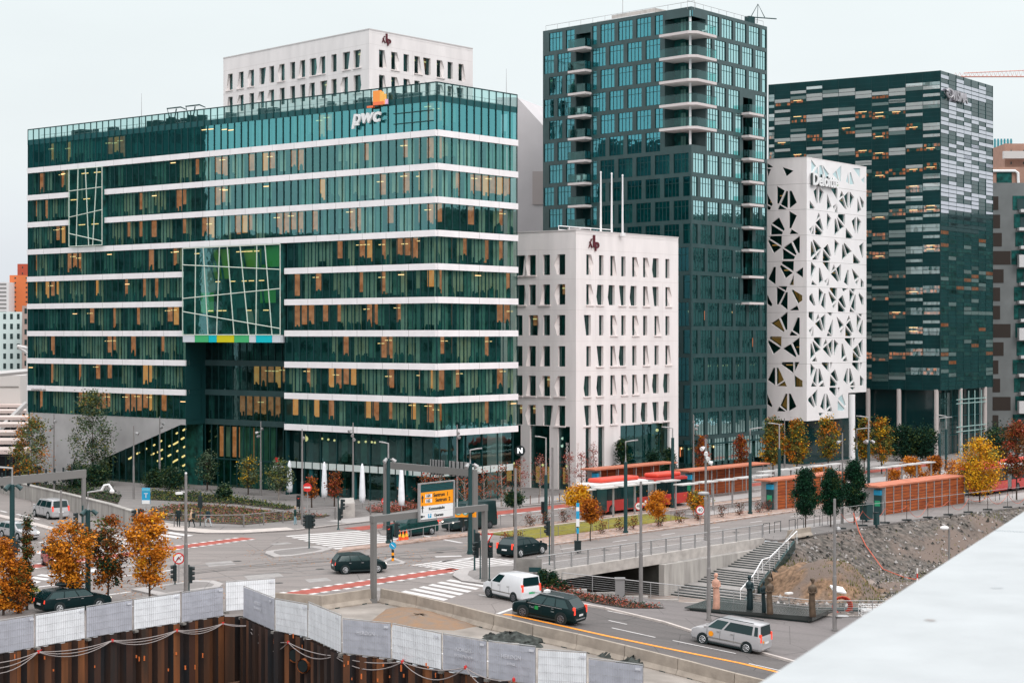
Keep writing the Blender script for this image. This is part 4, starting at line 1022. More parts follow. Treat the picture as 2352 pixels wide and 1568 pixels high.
# ---- pavements (raised 0.12) with pale kerbs
def slab(name, polys, mt, z=.12, lowf=False, kerb=None):
    m = MB()
    for pg in polys:
        pg = [tuple(p) for p in pg]
        if lowf: m.prism(pg, lambda p: zs(p[0])-.05, lambda p: zs(p[0])+z, 0, 0)
        else: m.prism(pg, -.02, z, 0, 0)
    return struct(name, m, [mt])
kl = [(-120, 1092), (0, 1120), (100, 1143), (200, 1166), (330, 1207), (400, 1220), (470, 1226), (560, 1226), (680, 1219), (760, 1209), (830, 1201), (1000, 1180), (1148, 1168)]
kline = up(*kl)+[st(44, 34), st(75, 34), st(120, 34)]
north = [st(120, 60), V((60, 320)), V((-250, 320))]
slab('pavement', [kline+north], M_pave)
# pale strip along kerb
def strip(m, line, w, z, mi=0, side=1):
    n = len(line); L_ = []
    for i, p in enumerate(line):
        t = (line[min(i+1, n-1)]-line[max(i-1, 0)]).normalized(); L_.append(p+V((-t.y, t.x))*w*side)
    for i in range(n-1):
        m.poly([V((*line[i], z)), V((*line[i+1], z)), V((*L_[i+1], z)), V((*L_[i], z))], mi)
m = MB(); strip(m, kline[:5], .3, .128); strip(m, kline[4:9], 2.4, .128); strip(m, kline[8:], .3, .128); struct('kerb', m, [M_kerb])
m = MB(); m.poly([V((*st(13, 36.0), .126)), V((*st(120, 36.0), .126)), V((*st(120, 41.2), .126)), V((*st(13, 39), .126))]); struct('forecourt_paving', m, [M_pale])
m = MB(); strip(m, [st(10.5, 31.4), st(29, 31.4), st(44, 31.0), st(120, 31.0)], 2.5, .008); struct('cycle_lane', m, [M_redl])
# street strips
slab('bridge_pavement', [[st(29, -1.7), st(29, .02), st(-1.5, .02), V((-.6, 130.2))]+up((1112, 1343), (1060, 1336), (1040, 1324), (1045, 1314), (1066, 1306), (1130, 1299))+[st(3.5, 3.4), st(11, 3.1), st(33, 3.0), st(41, 3.2), st(52, 3.2), st(71.4, 3.2), st(120, 3.2), st(120, -12), st(71.4, -4.2), st(53.3, -2.3), st(42, -1.8)]], M_pave)
m = MB(); strip(m, up((1112, 1343), (1060, 1336), (1040, 1324), (1045, 1314), (1066, 1306), (1130, 1299))+[st(3.5, 3.4)], 1.1, .128, 0, -1); strip(m, [st(3.5, 3.4), st(11, 3.1), st(120, 3.1)], .35, .128, 0, -1)
m.poly([V((*st(36, 1.2), .129)), V((*st(50, 1.2), .129)), V((*st(50, 2.8), .129)), V((*st(36, 2.8), .129))]); m.poly([V((*st(71, -.5), .129)), V((*st(110, -1.5), .129)), V((*st(110, 2.8), .129)), V((*st(71, 2.8), .129))])
struct('bridge_kerb', m, [M_pale])
slab('median_path', [[st(8.5, 10.8), st(120, 10.8), st(120, 14.6), st(16, 14.6), st(11, 13.0)], [st(15.8, 20.6), st(40, 20.3), st(120, 20.3), st(120, 22.0), st(19, 22.2)], [st(-2, 20.8), st(16, 20.7), st(19, 22.2), st(50, 22.2), st(0, 22.4)]], mat('path_gravel', (.36, .26, .22), .9, ns=1.5, na=.3))
m = MB(); strip(m, [st(8.5, 10.8), st(120, 10.8)], .3, .129); strip(m, [st(16, 20.4), st(120, 20.3)], .4, .13); struct('median_kerb', m, [M_kerb])
m = MB(); m.prism([tuple(p) for p in [st(16, 20.3), st(15.8, 14.7), st(38.5, 14.7), st(39.5, 18), st(38.5, 20.2)]], 0, .14); struct('grass_strip', m, [M_grass]) 
m = MB(); m.prism([tuple(p) for p in [st(41, 14.7), st(120, 14.7), st(120, 17.2), st(41, 17.2)]], 0, .16); m.prism([tuple(p) for p in [st(50, 22.2), st(120, 22.2), st(120, 25.5), st(48, 25.5)]], 0, .16); struct('tram_platform', m, [M_pale])
# traffic islands
def island(name, pts, mid):
    m = MB(); pg = [tuple(p) for p in up(*pts)]; m.prism(pg, 0, .13, 0)
    c = (sum(p[0] for p in pg)/len(pg), sum(p[1] for p in pg)/len(pg)); m.poly([V((c[0]+(p[0]-c[0])*mid, c[1]+(p[1]-c[1])*mid, .134)) for p in pg], 1)
    struct(name, m, [M_pale, M_pave])
island('traffic_island', [(609, 1273), (612, 1268), (650, 1263), (730, 1256), (765, 1262), (740, 1269), (670, 1279), (630, 1281)], .72)
island('traffic_island', [(302, 1356), (380, 1345), (452, 1335), (490, 1336), (513, 1343), (505, 1350), (467, 1355), (400, 1364), (364, 1370)], .75)
island('traffic_island', [(870, 1296), (900, 1282), (932, 1293), (926, 1297), (885, 1301)], .6)
island('traffic_island', [(225, 1290), (330, 1290), (345, 1298), (300, 1304), (225, 1302)], .7)
# ---- painted markings (one object per kind of marking)
def quadpx(m, a, b, c, d, mi=0, z=.008): m.poly([V((*p, z)) for p in up(a, b, c, d)], mi)
def lerp(a, b, t): return (a[0]+(b[0]-a[0])*t, a[1]+(b[1]-a[1])*t)
def zebra(m, L0, L1, R0, R1, n, low=False):
    for i in range(n):
        t0, t1 = i/n, (i+.55)/n
        pts = [lerp(L0, L1, t0), lerp(R0, R1, t0), lerp(R0, R1, t1), lerp(L0, L1, t1)]
        P = up(*pts); m.poly([V((*p, .008)) for p in P])
m = MB(); zebra(m, (655, 1230), (778, 1262), (824, 1218), (962, 1244), 9); struct('zebra_crossing', m, [M_mark])
m = MB(); zebra(m, (944, 1297), (1047, 1312), (1102, 1277), (1210, 1290), 7); struct('zebra_crossing', m, [M_mark])
m = MB(); zebra(m, (1035, 1330), (870, 1371), (1120, 1344), (975, 1394), 8); struct('zebra_crossing', m, [M_mark])
m = MB(); zebra(m, (392, 1221), (60, 1268), (444, 1229), (120, 1284), 13); struct('zebra_crossing', m, [M_mark])
m = MB(); zebra(m, (95, 1318), (10, 1338), (135, 1322), (55, 1348), 4); zebra(m, (225, 1305), (10, 1330), (240, 1309), (20, 1342), 1); struct('zebra_crossing', m, [M_mark])
def bikex(a, b, n):
    m = MB()
    A, B = up(a, b); d = (B-A).normalized(); nn = V((-d.y, d.x)); L_ = (B-A).length
    def r(s0, s1, t0, t1, z, mi): m.poly([V((*(A+d*s+nn*t), z)) for s, t in ((s0, t0), (s1, t0), (s1, t1), (s0, t1))], mi)
    r(0, L_, -.85, .85, .008, 0)
    for i in range(n):
        s = L_*i/n
        for t in (-1.15, .85): r(s, s+L_/n*.55, t-.1, t+.35, .012, 1)
    struct('cycle_crossing', m, [M_redl, M_mark])
bikex((32, 1306), (572, 1235), 26); bikex((636, 1369), (1052, 1306), 17)
m = MB()
def dash(m, s0, s1, t, on=3, off=4.5, w=.15, z=.008):
    s = s0
    while s < s1: m.poly([V((*st(a, b), z)) for a, b in ((s, t-w/2), (min(s+on, s1), t-w/2), (min(s+on, s1), t+w/2), (s, t+w/2))]); s += on+off
dash(m, 8, 110, 5.9); dash(m, 12, 110, 8.6, 2, 5); dash(m, 6, 110, 3.5, 200, 1, .12); dash(m, 22, 110, 28.5, 3, 5); dash(m, 15, 44, 30.9, 2.2, .9, .45); dash(m, 30, 110, 26.8, 3, 6)
def seg(m, a, b, w, z=.008, low=False, mi=0):
    A, B = (dn(a, b) if low else up(a, b)); d = (B-A).normalized(); nn = V((-d.y, d.x))*w/2
    pg = [A-nn, B-nn, B+nn, A+nn]
    if low: low_sheet(m, pg, z, mi)
    else: m.poly([V((*p, z)) for p in pg], mi)
seg(m, (965, 1228), (1060, 1246), .35); seg(m, (1000, 1278), (1060, 1276), .6); seg(m, (1015, 1289), (1085, 1283), .7)
for a, b in (((0, 1172), (15, 1176)), ((38, 1180), (90, 1192)), ((185, 1212), (205, 1216)), ((250, 1225), (275, 1231)), ((0, 1254), (40, 1250)), ((90, 1246), (125, 1238)), ((75, 1349), (300, 1320)), ((300, 1320), (400, 1308)), ((190, 1374), (300, 1358)), ((250, 1400), (330, 1388))): seg(m, a, b, .3)
struct('lane_markings', m, [M_mark])
# tram rails
m = MB()
for t in (17.9, 19.35): m.poly([V((*st(a, b), .006)) for a, b in ((16 if t > 99 else 39.5, t), (120, t), (120, t+.14), (39.5, t+.14))])
for (a, b) in (((620, 1292), (1090, 1258)), ((560, 1302), (1080, 1263)), ((640, 1306), (1110, 1270)), ((300, 1332), (620, 1292)), ((240, 1345), (560, 1302)), ((420, 1318), (900, 1276))): seg(m, a, b, .12, .006)
struct('tram_rails', m, [mat('rail', (.08, .075, .075), .4, metal=.4)])
# repairs, tar seams, covers and tyre marks that wear the asphalt
m = MB(); r = random.Random(12)
for (x, y, w, h_) in ((470, 1292, 60, 9), (560, 1322, 80, 8), (700, 1330, 50, 7), (980, 1260, 60, 5), (830, 1352, 40, 6), (1300, 1272, 40, 3), (1560, 1238, 50, 3), (260, 1262, 40, 4), (1150, 1250, 30, 3), (620, 1248, 40, 3)):
    a = up((x, y), (x+w, y-w*.09), (x+w+12, y-w*.09+h_), (x+10, y+h_)); m.poly([V((*p, .003)) for p in a], r.choice([0, 1]))
for i in range(16):
    x, y = r.uniform(250, 1100), r.uniform(1270, 1365); a, b = up((x, y), (x+r.uniform(40, 130), y-r.uniform(-6, 12))); d_ = (b-a).normalized(); n_ = V((-d_.y, d_.x))*.035
    m.poly([V((*(a-n_), .005)), V((*(b-n_), .005)), V((*(b+n_), .005)), V((*(a+n_), .005))], 2)
for (x, y) in ((545, 1288), (735, 1306), (880, 1336), (1010, 1268), (640, 1338), (330, 1300), (460, 1250), (1210, 1262), (1390, 1262), (1690, 1222)):
    q = at(x, y, .006); m.add([q+V((.35*cos(k*pi/6), .35*sin(k*pi/6), 0)) for k in range(12)], [tuple(range(12))], 2)
for k, (a, b) in enumerate((((430, 1330), (1060, 1283)), ((455, 1340), (1075, 1292)), ((420, 1300), (940, 1268)), ((440, 1307), (950, 1274)))):
    A_, B_ = up(a, b); n_ = V((-(B_-A_).y, (B_-A_).x)).normalized()*.18; m.poly([V((*(A_-n_), .0045)), V((*(B_-n_), .0045)), V((*(B_+n_), .0045)), V((*(A_+n_), .0045))], 3)
struct('road_repairs', m, [mat('patch_dark', (.17, .158, .152), .9, ns=2, na=.15), mat('patch_pale', (.29, .27, .262), .9, ns=2, na=.12), mat('tar', (.055, .052, .05), .7, ns=3, na=.3), mat('tyre_rub', (.185, .17, .165), .85, ns=1.2, na=.12)])
# kerb lines of the left roads
m = MB()
def pstrip(m, pts, w, z0, z1, mi=0, low=False):
    P = dn(*pts) if low else up(*pts)
    for a, b in zip(P, P[1:]):
        d = (b-a).normalized(); nn = V((-d.y, d.x))*w/2; pg = [tuple(a-nn), tuple(b-nn), tuple(b+nn), tuple(a+nn)]
        if low: m.prism(pg, lambda p: zs(p[0])+z0, lambda p: zs(p[0])+z1, mi)
        else: m.prism(pg, z0, z1, mi)
pstrip(m, [(-80, 1168), (0, 1186), (90, 1208), (160, 1226), (215, 1238), (330, 1243)], .9, 0, .13)
struct('road_divider', m, [M_kerb])
slab('left_pavement', [up((-80, 1390), (0, 1377), (100, 1362), (80, 1350), (-80, 1362)), ], M_pave)
m = MB(); m.poly([V((*p, .13)) for p in up((0, 1375), (95, 1361), (85, 1352), (60, 1345), (0, 1346))]); struct('verge_grass', m, [M_grass])
# quay side: pavement of the promenade, road paint
qk = dn((1232, 1376), (1300, 1383), (1385, 1398), (1520, 1430), (1620, 1462), (1760, 1505), (1905, 1545), (2100, 1600))
pr = [tuple(p) for p in qk]+[(90, qk[-1].y), (90, 125.4), (4.1, 125.4), (2.2, 126.3), (1.0, 126)]
m = MB(); low_sheet(m, pr, .10)
struct('promenade', m, [M_prom])
m = MB()
for a, b in zip(qk, qk[1:]): pass
P = qk
for a, b in zip(P, P[1:]):
    d = (b-a).normalized(); nn = V((-d.y, d.x))*.32
    m.prism([tuple(a), tuple(b), tuple(b+nn), tuple(a+nn)], lambda p: zs(p[0])-.05, lambda p: zs(p[0])+.13, 0)
struct('promenade_kerb', m, [M_kerb])
m = MB()
seg(m, (1100, 1365), (1215, 1389), .22, .012, True); seg(m, (1143, 1409), (1215, 1388), .3, .012, True)
seg(m, (1395, 1402), (1680, 1458), .18, .012, True); seg(m, (1398, 1424), (1440, 1433), .18, .012, True); seg(m, (1405, 1441), (1505, 1463), .18, .012, True)
seg(m, (1545, 1470), (1690, 1500), .18, .012, True); seg(m, (1580, 1497), (1690, 1521), .18, .012, True); seg(m, (1720, 1523), (1830, 1548), .18, .012, True); seg(m, (1790, 1500), (1895, 1527), .2, .012, True)
seg(m, (1258, 1420), (1325, 1434), .18, .012, True); seg(m, (1206, 1409), (1230, 1414), .18, .012, True); seg(m, (1040, 1310), (1050, 1312), .18, .012, True)
for off, g in ((0, 0),): seg(m, (960, 1492), (1130, 1520), .25, .03, True); seg(m, (700, 1467), (1010, 1500), .2, .03)
seg(m, (1610, 1625), (1760, 1650), .2, .03, True)
struct('quay_lane_markings', m, [M_mark])
m = MB()
pts = [(1158, 1410), (1260, 1430), (1400, 1461), (1550, 1492), (1700, 1522), (1900, 1570)]
for a, b in zip(pts, pts[1:]): seg(m, a, b, .42, .014, True)
struct('orange_edge_line', m, [M_yel])
# works area between barriers and fence
m = MB(); wk = [(560, 1416), (640, 1384), (700, 1386), (862, 1381), (1000, 1406), (1040, 1418), (1330, 1483), (1700, 1560), (1830, 1592), (1700, 1700), (1480, 1632), (1350, 1600), (1232, 1579), (1176, 1567), (1015, 1538), (900, 1514), (785, 1501), (708, 1464), (632, 1448)]
low_sheet(m, [tuple(p) for p in dn(*wk)], .02); struct('works_gravel', m, [mat('works_dirt', (.34, .30, .27), .95, ns=.5, na=.2, col2=(.21, .185, .165), bump=.6, bs=6)])
def heap(name, pts, h, mt, seed, kind=True, label=None, lowz=0.0, nz=.25):
    """irregular mound: outline in world xy, height h"""
    r = random.Random(seed); c = sum((V(p) for p in pts), V((0,0)))/len(pts); m = MB(); n = len(pts); K = 7
    vs = []
    for k in range(K+1):
        f = 1-k/K
        for i in range(n*3):
            a = V(pts[(i//3) % n]); b = V(pts[(i//3+1) % n]); p = a+(b-a)*((i % 3)/3)
            q = c+(p-c)*f; z = lowz+h*(1-f**1.6)*(1+r.uniform(-nz, nz)) if k else lowz-.1
            vs.append(V((q.x+r.uniform(-.1, .1)*h, q.y+r.uniform(-.1, .1)*h, z)))
    N_ = n*3; fs = [(k*N_+i, k*N_+(i+1) % N_, (k+1)*N_+(i+1) % N_, (k+1)*N_+i) for k in range(K) for i in range(N_)]
    m.add(vs, fs); o = m.build(name, [mt], smooth=True)
    if label: tag(o, label, 'heap')
    else: o['kind'] = 'structure'
    return o
heap('soil_heap', [tuple(p) for p in up((830, 1436), (880, 1396), (960, 1386), (1040, 1412), (1110, 1440), (1050, 1450), (960, 1446), (880, 1440))], .4, M_soil, 3, label='low orange brown soil heap behind the grey gantry post and concrete barriers')
# low ground under the bridge, walls
ZL = -3.15
m = MB(); m.poly([V((*p, ZL)) for p in [V((3, 125.5)), V((90, 125.5)), st(120, -4), st(-2, 14), ]]) if False else m.poly([V((*p, ZL)) for p in [V((3, 125.6)), V((30, 125.6)), st(34, -8), st(30, 30.3), st(-3, 30.3)]])
struct('low_path', m, [mat('brown_paving', (.25, .20, .175), .9, ns=.7, na=.2)])
root = thing('footbridge_underpass', 'concrete road bridge over the dark underpass with a pale end wall', 'bridge', (*st(0, 0), 0))
m = MB()
def sbox(m, s0, s1, t0, t1, z0, z1, mi=0):
    a = st(s0, t0); m.ob(V((*a, z0)), (eS*(s1-s0)).to_3d(), (nS*(t1-t0)).to_3d(), V((0,0,z1-z0)), mi)
sbox(m, -1.2, 29, -.42, .0, -.62, .2); m.build('parapet_beam', [M_conc], root)
M_tun = mat('shade_dark_concrete', (.05, .05, .045), .9, ns=1, na=.3)  # concrete darkened so its colour carries the underpass shade
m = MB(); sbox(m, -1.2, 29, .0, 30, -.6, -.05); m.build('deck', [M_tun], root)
m = MB(); sbox(m, 13.7, 28.8, -1.0, -.45, ZL, -.62, 0); m.build('end_wall', [mat('stained_concrete', (.46, .43, .40), .85, ns=1.0, na=.25, col2=(.27, .25, .235), stretch=(1.5, 1.5, .25), bump=.15, bs=5)], root)
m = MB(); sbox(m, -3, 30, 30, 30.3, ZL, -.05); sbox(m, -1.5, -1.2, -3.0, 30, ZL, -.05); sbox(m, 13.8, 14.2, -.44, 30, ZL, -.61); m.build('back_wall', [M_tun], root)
# retaining wall below the promenade railing
o = MB(); o.ob((3.2, 125.45, ZL), (22, 0, 0), (0, .2, 0), (0, 0, .9)); 
for i in range(12):
    x = 3.2+i*2.2; o.ob((x, 125.45, ZL), (2.2, 0, 0), (0, .25, 0), (0, 0, zs(x+1.1)-ZL+.14))
tag(o.build('retaining_wall', [M_conc], loc=(3.2, 125.5, ZL)), 'long low concrete retaining wall under the promenade railing', 'wall')
# stairs
root = thing('outdoor_stairs', 'wide outdoor staircase in three flights descending beside the bridge wall', 'staircase', (*st(28.5, -1.2), 0))
fl = [(28.6, 22.6, 13, 0, -1.62), (21.4, 18.3, 7, -1.62, -2.45), (16.9, 14.6, 5, -2.45, ZL)]
def tr_(s): return -3.6-(28.6-s)*.32
for s0, s1, n, z0, z1 in fl:
    m = MB()
    for i in range(n):
        a = s0+(s1-s0)*i/n; b = s0+(s1-s0)*(i+1)/n; zt = z0+(z1-z0)*i/n
        m.prism([tuple(st(a, -1.02)), tuple(st(b, -1.02)), tuple(st(b, tr_(b))), tuple(st(a, tr_(a)))], zt-(z0-z1)/n-.02, zt, 0)
        m.prism([tuple(st(b+.01, -1.03)), tuple(st(b-.02, -1.03)), tuple(st(b-.02, tr_(b))), tuple(st(b+.01, tr_(b)))], zt-(z0-z1)/n, zt-.05, 1)
    m.build('flight', [mat('stair_stone', (.27, .25, .24), .8, ns=2, na=.15), M_lens], root)
m = MB()
for a, b, z in ((22.6, 21.4, -1.62), (18.3, 16.9, -2.45)): m.prism([tuple(st(a, -1.02)), tuple(st(b, -1.02)), tuple(st(b, tr_(b))), tuple(st(a, tr_(a)))], z-.3, z-.004)
m.build('landings', [MT['stair_stone']], root)
m = MB()
for s0, s1, n, z0, z1 in fl:
    a, b = st(s0, tr_(s0)), st(s1, tr_(s1)); a2, b2 = st(s0, tr_(s0)-.25), st(s1, tr_(s1)-.25)
    vs = [V((*a, ZL-.3)), V((*b, ZL-.3)), V((*b2, ZL-.3)), V((*a2, ZL-.3)), V((*a, z0+.25)), V((*b, z1+.25)), V((*b2, z1+.25)), V((*a2, z0+.25))]
    m.add(vs, [(0,3,2,1),(4,5,6,7),(0,1,5,4),(1,2,6,5),(2,3,7,6),(3,0,4,7)])
m.build('side_wall', [M_lens], root)
# rubble slope: a height field
def rubble_h(x, y):
    rel = V((x, y))-O0; s = rel.dot(eS); t = rel.dot(nS); te = -1.8-max(0, (s-42))*.08
    d = te-t; k = min(max(d/6.5, 0), 1); z = -.05-3.1*(k*k*(3-2*k))*.98
    if s > 60: z += min((s-60)*.02, 1.0)*k
    from mathutils import noise
    z += (noise.noise(V((x*.25, y*.25, 0)))*.55+noise.noise(V((x*.9, y*.9, 3)))*.14+noise.noise(V((x*2.2, y*2.2, 3)))*.06)*min(k*2.5, 1)
    r2 = ((x-25.6)/3.1)**2+((y-142.3)/3.8)**2
    if r2 < 1.8: z += 2.9*max(0, 1-r2/1.8)**1.15*(1+.15*noise.noise(V((x, y, 9))))
    return z
m = MB(); idx = {}; st_ = .55
nx, ny = int(72/st_), int(72/st_)
def ok(x, y):
    rel = V((x, y))-O0; s = rel.dot(eS); t = rel.dot(nS); te = -1.72-max(0, (s-42))*.08
    if y < 125.6: return False
    if s < 29: return s > 12 and t < tr_(s)-.05 and x > 18.6
    return t < te+.6
def vid(i, j):
    if (i, j) not in idx:
        x, y = 16+i*st_, 125.7+j*st_; idx[(i, j)] = len(m.v); m.v.append(V((x, y, rubble_h(x, y))))
    return idx[(i, j)]
for i in range(nx):
    for j in range(ny):
        if ok(16+(i+.5)*st_, 125.7+(j+.5)*st_): m.f.append([vid(i, j), vid(i+1, j), vid(i+1, j+1), vid(i, j+1)]); m.m.append(0)
M_rub = mat('rubble', (.155, .128, .112), .95, ns=1.8, na=.35, col2=(.06, .056, .05), bump=1.0, bs=7, noise_detail=8)
nt = M_rub.node_tree; N = nt.nodes; L = nt.links; bs = N['Principled BSDF']
tc = [n for n in N if n.type == 'TEX_COORD'][0]; prev = bs.inputs['Base Color'].links[0].from_socket
geo = N.new('ShaderNodeSeparateXYZ'); L.new(tc.outputs['Object'], geo.inputs[0])
# brown earth patch round the mound, pale stones
vv = N.new('ShaderNodeVectorMath'); vv.operation = 'DISTANCE'; vv.inputs[1].default_value = (25.2, 142.3, -1.5); L.new(tc.outputs['Object'], vv.inputs[0])
no = N.new('ShaderNodeTexNoise'); no.inputs['Scale'].default_value = .5; no.inputs['Detail'].default_value = 5; L.new(tc.outputs['Object'], no.inputs[0])
ad = N.new('ShaderNodeMath'); ad.operation = 'MULTIPLY_ADD'; ad.inputs[1].default_value = 5.0; L.new(no.outputs['Fac'], ad.inputs[0]); L.new(vv.outputs['Value'], ad.inputs[2])
mr = N.new('ShaderNodeMapRange'); mr.inputs[1].default_value = 7.2; mr.inputs[2].default_value = 9.0; L.new(ad.outputs[0], mr.inputs[0])
mx = N.new('ShaderNodeMix'); mx.data_type = 'RGBA'; L.new(mr.outputs[0], mx.inputs[0]); mx.inputs[6].default_value = (.19, .118, .074, 1); L.new(prev, mx.inputs[7])
n3 = N.new('ShaderNodeTexNoise'); n3.inputs['Scale'].default_value = 2.5; n3.inputs['Detail'].default_value = 6; L.new(tc.outputs['Object'], n3.inputs[0])
m3 = N.new('ShaderNodeMix'); m3.data_type = 'RGBA'; m3.blend_type = 'MULTIPLY'; m3.inputs[0].default_value = .85; L.new(mx.outputs[2], m3.inputs[6]); r3 = N.new('ShaderNodeMapRange'); r3.inputs[1].default_value = .3; r3.inputs[2].default_value = .62; r3.inputs[3].default_value = .35; r3.inputs[4].default_value = 1.5; L.new(n3.outputs['Fac'], r3.inputs[0]); L.new(r3.outputs[0], m3.inputs[7]); n5 = N.new('ShaderNodeTexNoise'); n5.inputs['Scale'].default_value = .16; n5.inputs['Detail'].default_value = 4; L.new(tc.outputs['Object'], n5.inputs[0]); r5 = N.new('ShaderNodeMapRange'); r5.inputs[1].default_value = .48; r5.inputs[2].default_value = .58; L.new(n5.outputs['Fac'], r5.inputs[0])
m5 = N.new('ShaderNodeMix'); m5.data_type = 'RGBA'; L.new(r5.outputs[0], m5.inputs[0]); L.new(m3.outputs[2], m5.inputs[6]); m5.inputs[7].default_value = (.165, .125, .105, 1); L.new(m5.outputs[2], bs.inputs['Base Color'])
struct('rubble_slope', m, [M_rub], smooth=True)
# loose stones (uncountable)
m = MB(); r = random.Random(31)
for k in range(11000):
    x = r.uniform(19, 62); y = r.uniform(128, 183)
    if not ok(x, y) or not ok(x-1, y-1): continue
    if (x-25.2)**2+(y-142.3)**2 < 24 and r.random() < .93: continue
    z = rubble_h(x, y); q = r.choice([.06, .08, .1, .14, .22]); mi = r.choice([0, 0, 1, 1, 1, 2, 2])
    if V((x-30, y-150)).length > 14 and r.random() < .3: continue
    a = V((x, y, z)); m.add([a+V((r.uniform(-q,q), r.uniform(-q,q), 0)) for _ in range(3)]+[a+V((q, 0, 0)), a+V((0, 0, q*r.uniform(.7, 1.3)))], [(0,1,4),(1,2,4),(2,3,4),(3,0,4)], mi)
o = m.build('loose_stones', [mat('stone_grey', (.22, .20, .19), .9), mat('stone_dark', (.05, .05, .046), .9), mat('stone_pale', (.46, .43, .42), .9)]); o['kind'] = 'stuff'
# east hill outside the frame, mirrored in the glass walls
M_hill = mat('wooded_hill', (.03, .08, .065), .95, ns=.02, na=.4)
m = MB(); n = 40; vs = []
for i in range(n+1):
    a = radians(48+i*100/n); d = 900; hh = 74+14*sin(i*.7)+9*sin(i*1.9)
    for dd, z in ((0, 0), (120, hh*.8), (260, hh)): vs.append(V((sin(a)*(d+dd), cos(a)*(d+dd)+100, z)))
m.add(vs, [(i*3+k, (i+1)*3+k, (i+1)*3+k+1, i*3+k+1) for i in range(n) for k in range(2)]); struct('hills', m, [M_hill])
# ---- unseen buildings added west and east, sized and tinted for reflections in the facades
def plain(name, label, x, y, w, d, h, rz, mt, wm, cat='building', nf=None, bays_=None):
    root = thing(name, label, cat, (x, y, 0)); m = MB(); m.box((x, y, h/2), (w, d, h), rz); m.build('wall', [mt], root)
    c = V((x, y)); ex = V((cos(rz), sin(rz))); ey = V((-sin(rz), cos(rz))); nf = nf or int(h/3.4)
    for (o, a, L_) in ((c-ey*d/2, ex, w), (c+ey*d/2, ex, w), (c-ex*w/2, ey, d), (c+ex*w/2, ey, d)):
        fc = Face(o-a*L_/2, o+a*L_/2); fc.n = (o-c).normalized(); m = MB(); nb = bays_ or max(1, int(L_/3))
        for i in range(nb):
            for j in range(nf): u = L_*(i+.25)/nb; z = h*(j+.3)/nf; fc.b(m, u, u+L_/nb*.5, z, z+h/nf*.45, -.1, .03, 0)
        o_ = m.build('windows', [wm], root); o_['kind'] = 'stuff'
    return root
WG = mat('window_dark', (.01, .04, .04), .15, .6)
plain('reflection_block_west', 'dark block added outside the left edge on the station side for reflections', -140, 145, 30, 96, 35, 0, mat('dark_wall2', (.06, .12, .115), .8), WG)
plain('reflection_tower', 'dark tower added outside the left edge of the frame for reflections', -128, 214, 24, 34, 58, 0, mat('dark_wall', (.04, .10, .098), .6), WG)
plain('long_reflection_block', 'long dark block added outside the left edge of the frame for reflections', -150, 50, 50, 80, 24, 0, mat('brown_wall', (.08, .10, .09), .8), WG)
plain('reflection_block_east', 'dark row added outside the right edge of the frame for reflections', 168, 270, 26, 220, 43, 0, MT['dark_wall2'], WG)
plain('reflection_block_east', 'dark low block added far outside the right edge of the frame for reflections', 150, 90, 26, 110, 34, 0, MT['brown_wall'], WG)
# ================================================================ street furniture
def onto(x, y, low=False): return ats(x, y) if low else at(x, y)
def pole_thing(name, label, cat, px, py, low=False, group=None):
    p = onto(px, py, low); return thing(name, label, cat, tuple(p), group), p
def spots(m, p, h, n, mi, r=.17, seed=0):
    rr = random.Random(seed)
    for i in range(n):
        a = rr.uniform(0, 6.28); z = h-i*.42; q = p+V((0,0,z)); d = V((cos(a), sin(a), -.35)).normalized()
        m.tube([q, q+d*.35], .03, 5, mi); m.tube([q+d*.3, q+d*.62], [r*.7, r], 8, mi)
# thin grey masts with small floodlights: px, base y, top y, number of lights, near?
masts = [(124, 1128, 950, 3, 'by the concrete plinth'), (367, 1118, 956, 2, 'before the sloping foyer glass'), (307, 1148, 977, 1, 'left of the sloping foyer glass'), (599, 1140, 967, 3, 'before the entrance recess'),
         (694, 1207, 985, 1, 'beside the plaza railing'), (811, 1172, 970, 3, 'before the café parasols'), (1050, 1165, 975, 2, 'before the corner of the glass office'), (1297, 1115, 990, 4, 'before the corner of the low white block'),
         (1593, 1120, 952, 3, 'before the dark tower behind the bus shelters'), (1345, 1075, 935, 1, 'against the low white block'), (1935, 1205, 994, 1, 'between the round crowned evergreens'), (1802, 1080, 960, 1, 'under the white lattice building'),
         (2051, 1040, 955, 1, 'before the lobby of the striped block'), (2140, 1030, 955, 1, 'before the lobby columns of the striped block'), (2423-72, 1110, 1000, 0, 'at the right edge of the street'), (78, 1110, 1012, 1, 'left of the concrete plinth')]
for i, (px, py, ty, n, where) in enumerate(masts):
    root, p = pole_thing('lighting_mast', 'slim grey lighting mast '+where, 'lamp post', px, py, group='slim lighting masts round the offices')
    h = ztop(ty, p.y); m = MB(); m.tube([p, V((p.x, p.y, h*.45)), V((p.x, p.y, h*.46)), V((p.x, p.y, h))], [.12, .11, .085, .06], 8); m.build('pole', [M_poleg], root)
    if n:
        m = MB(); spots(m, p, h-.7, n, 0, seed=i); m.build('floodlights', [M_steel if n < 4 else M_lampw], root)
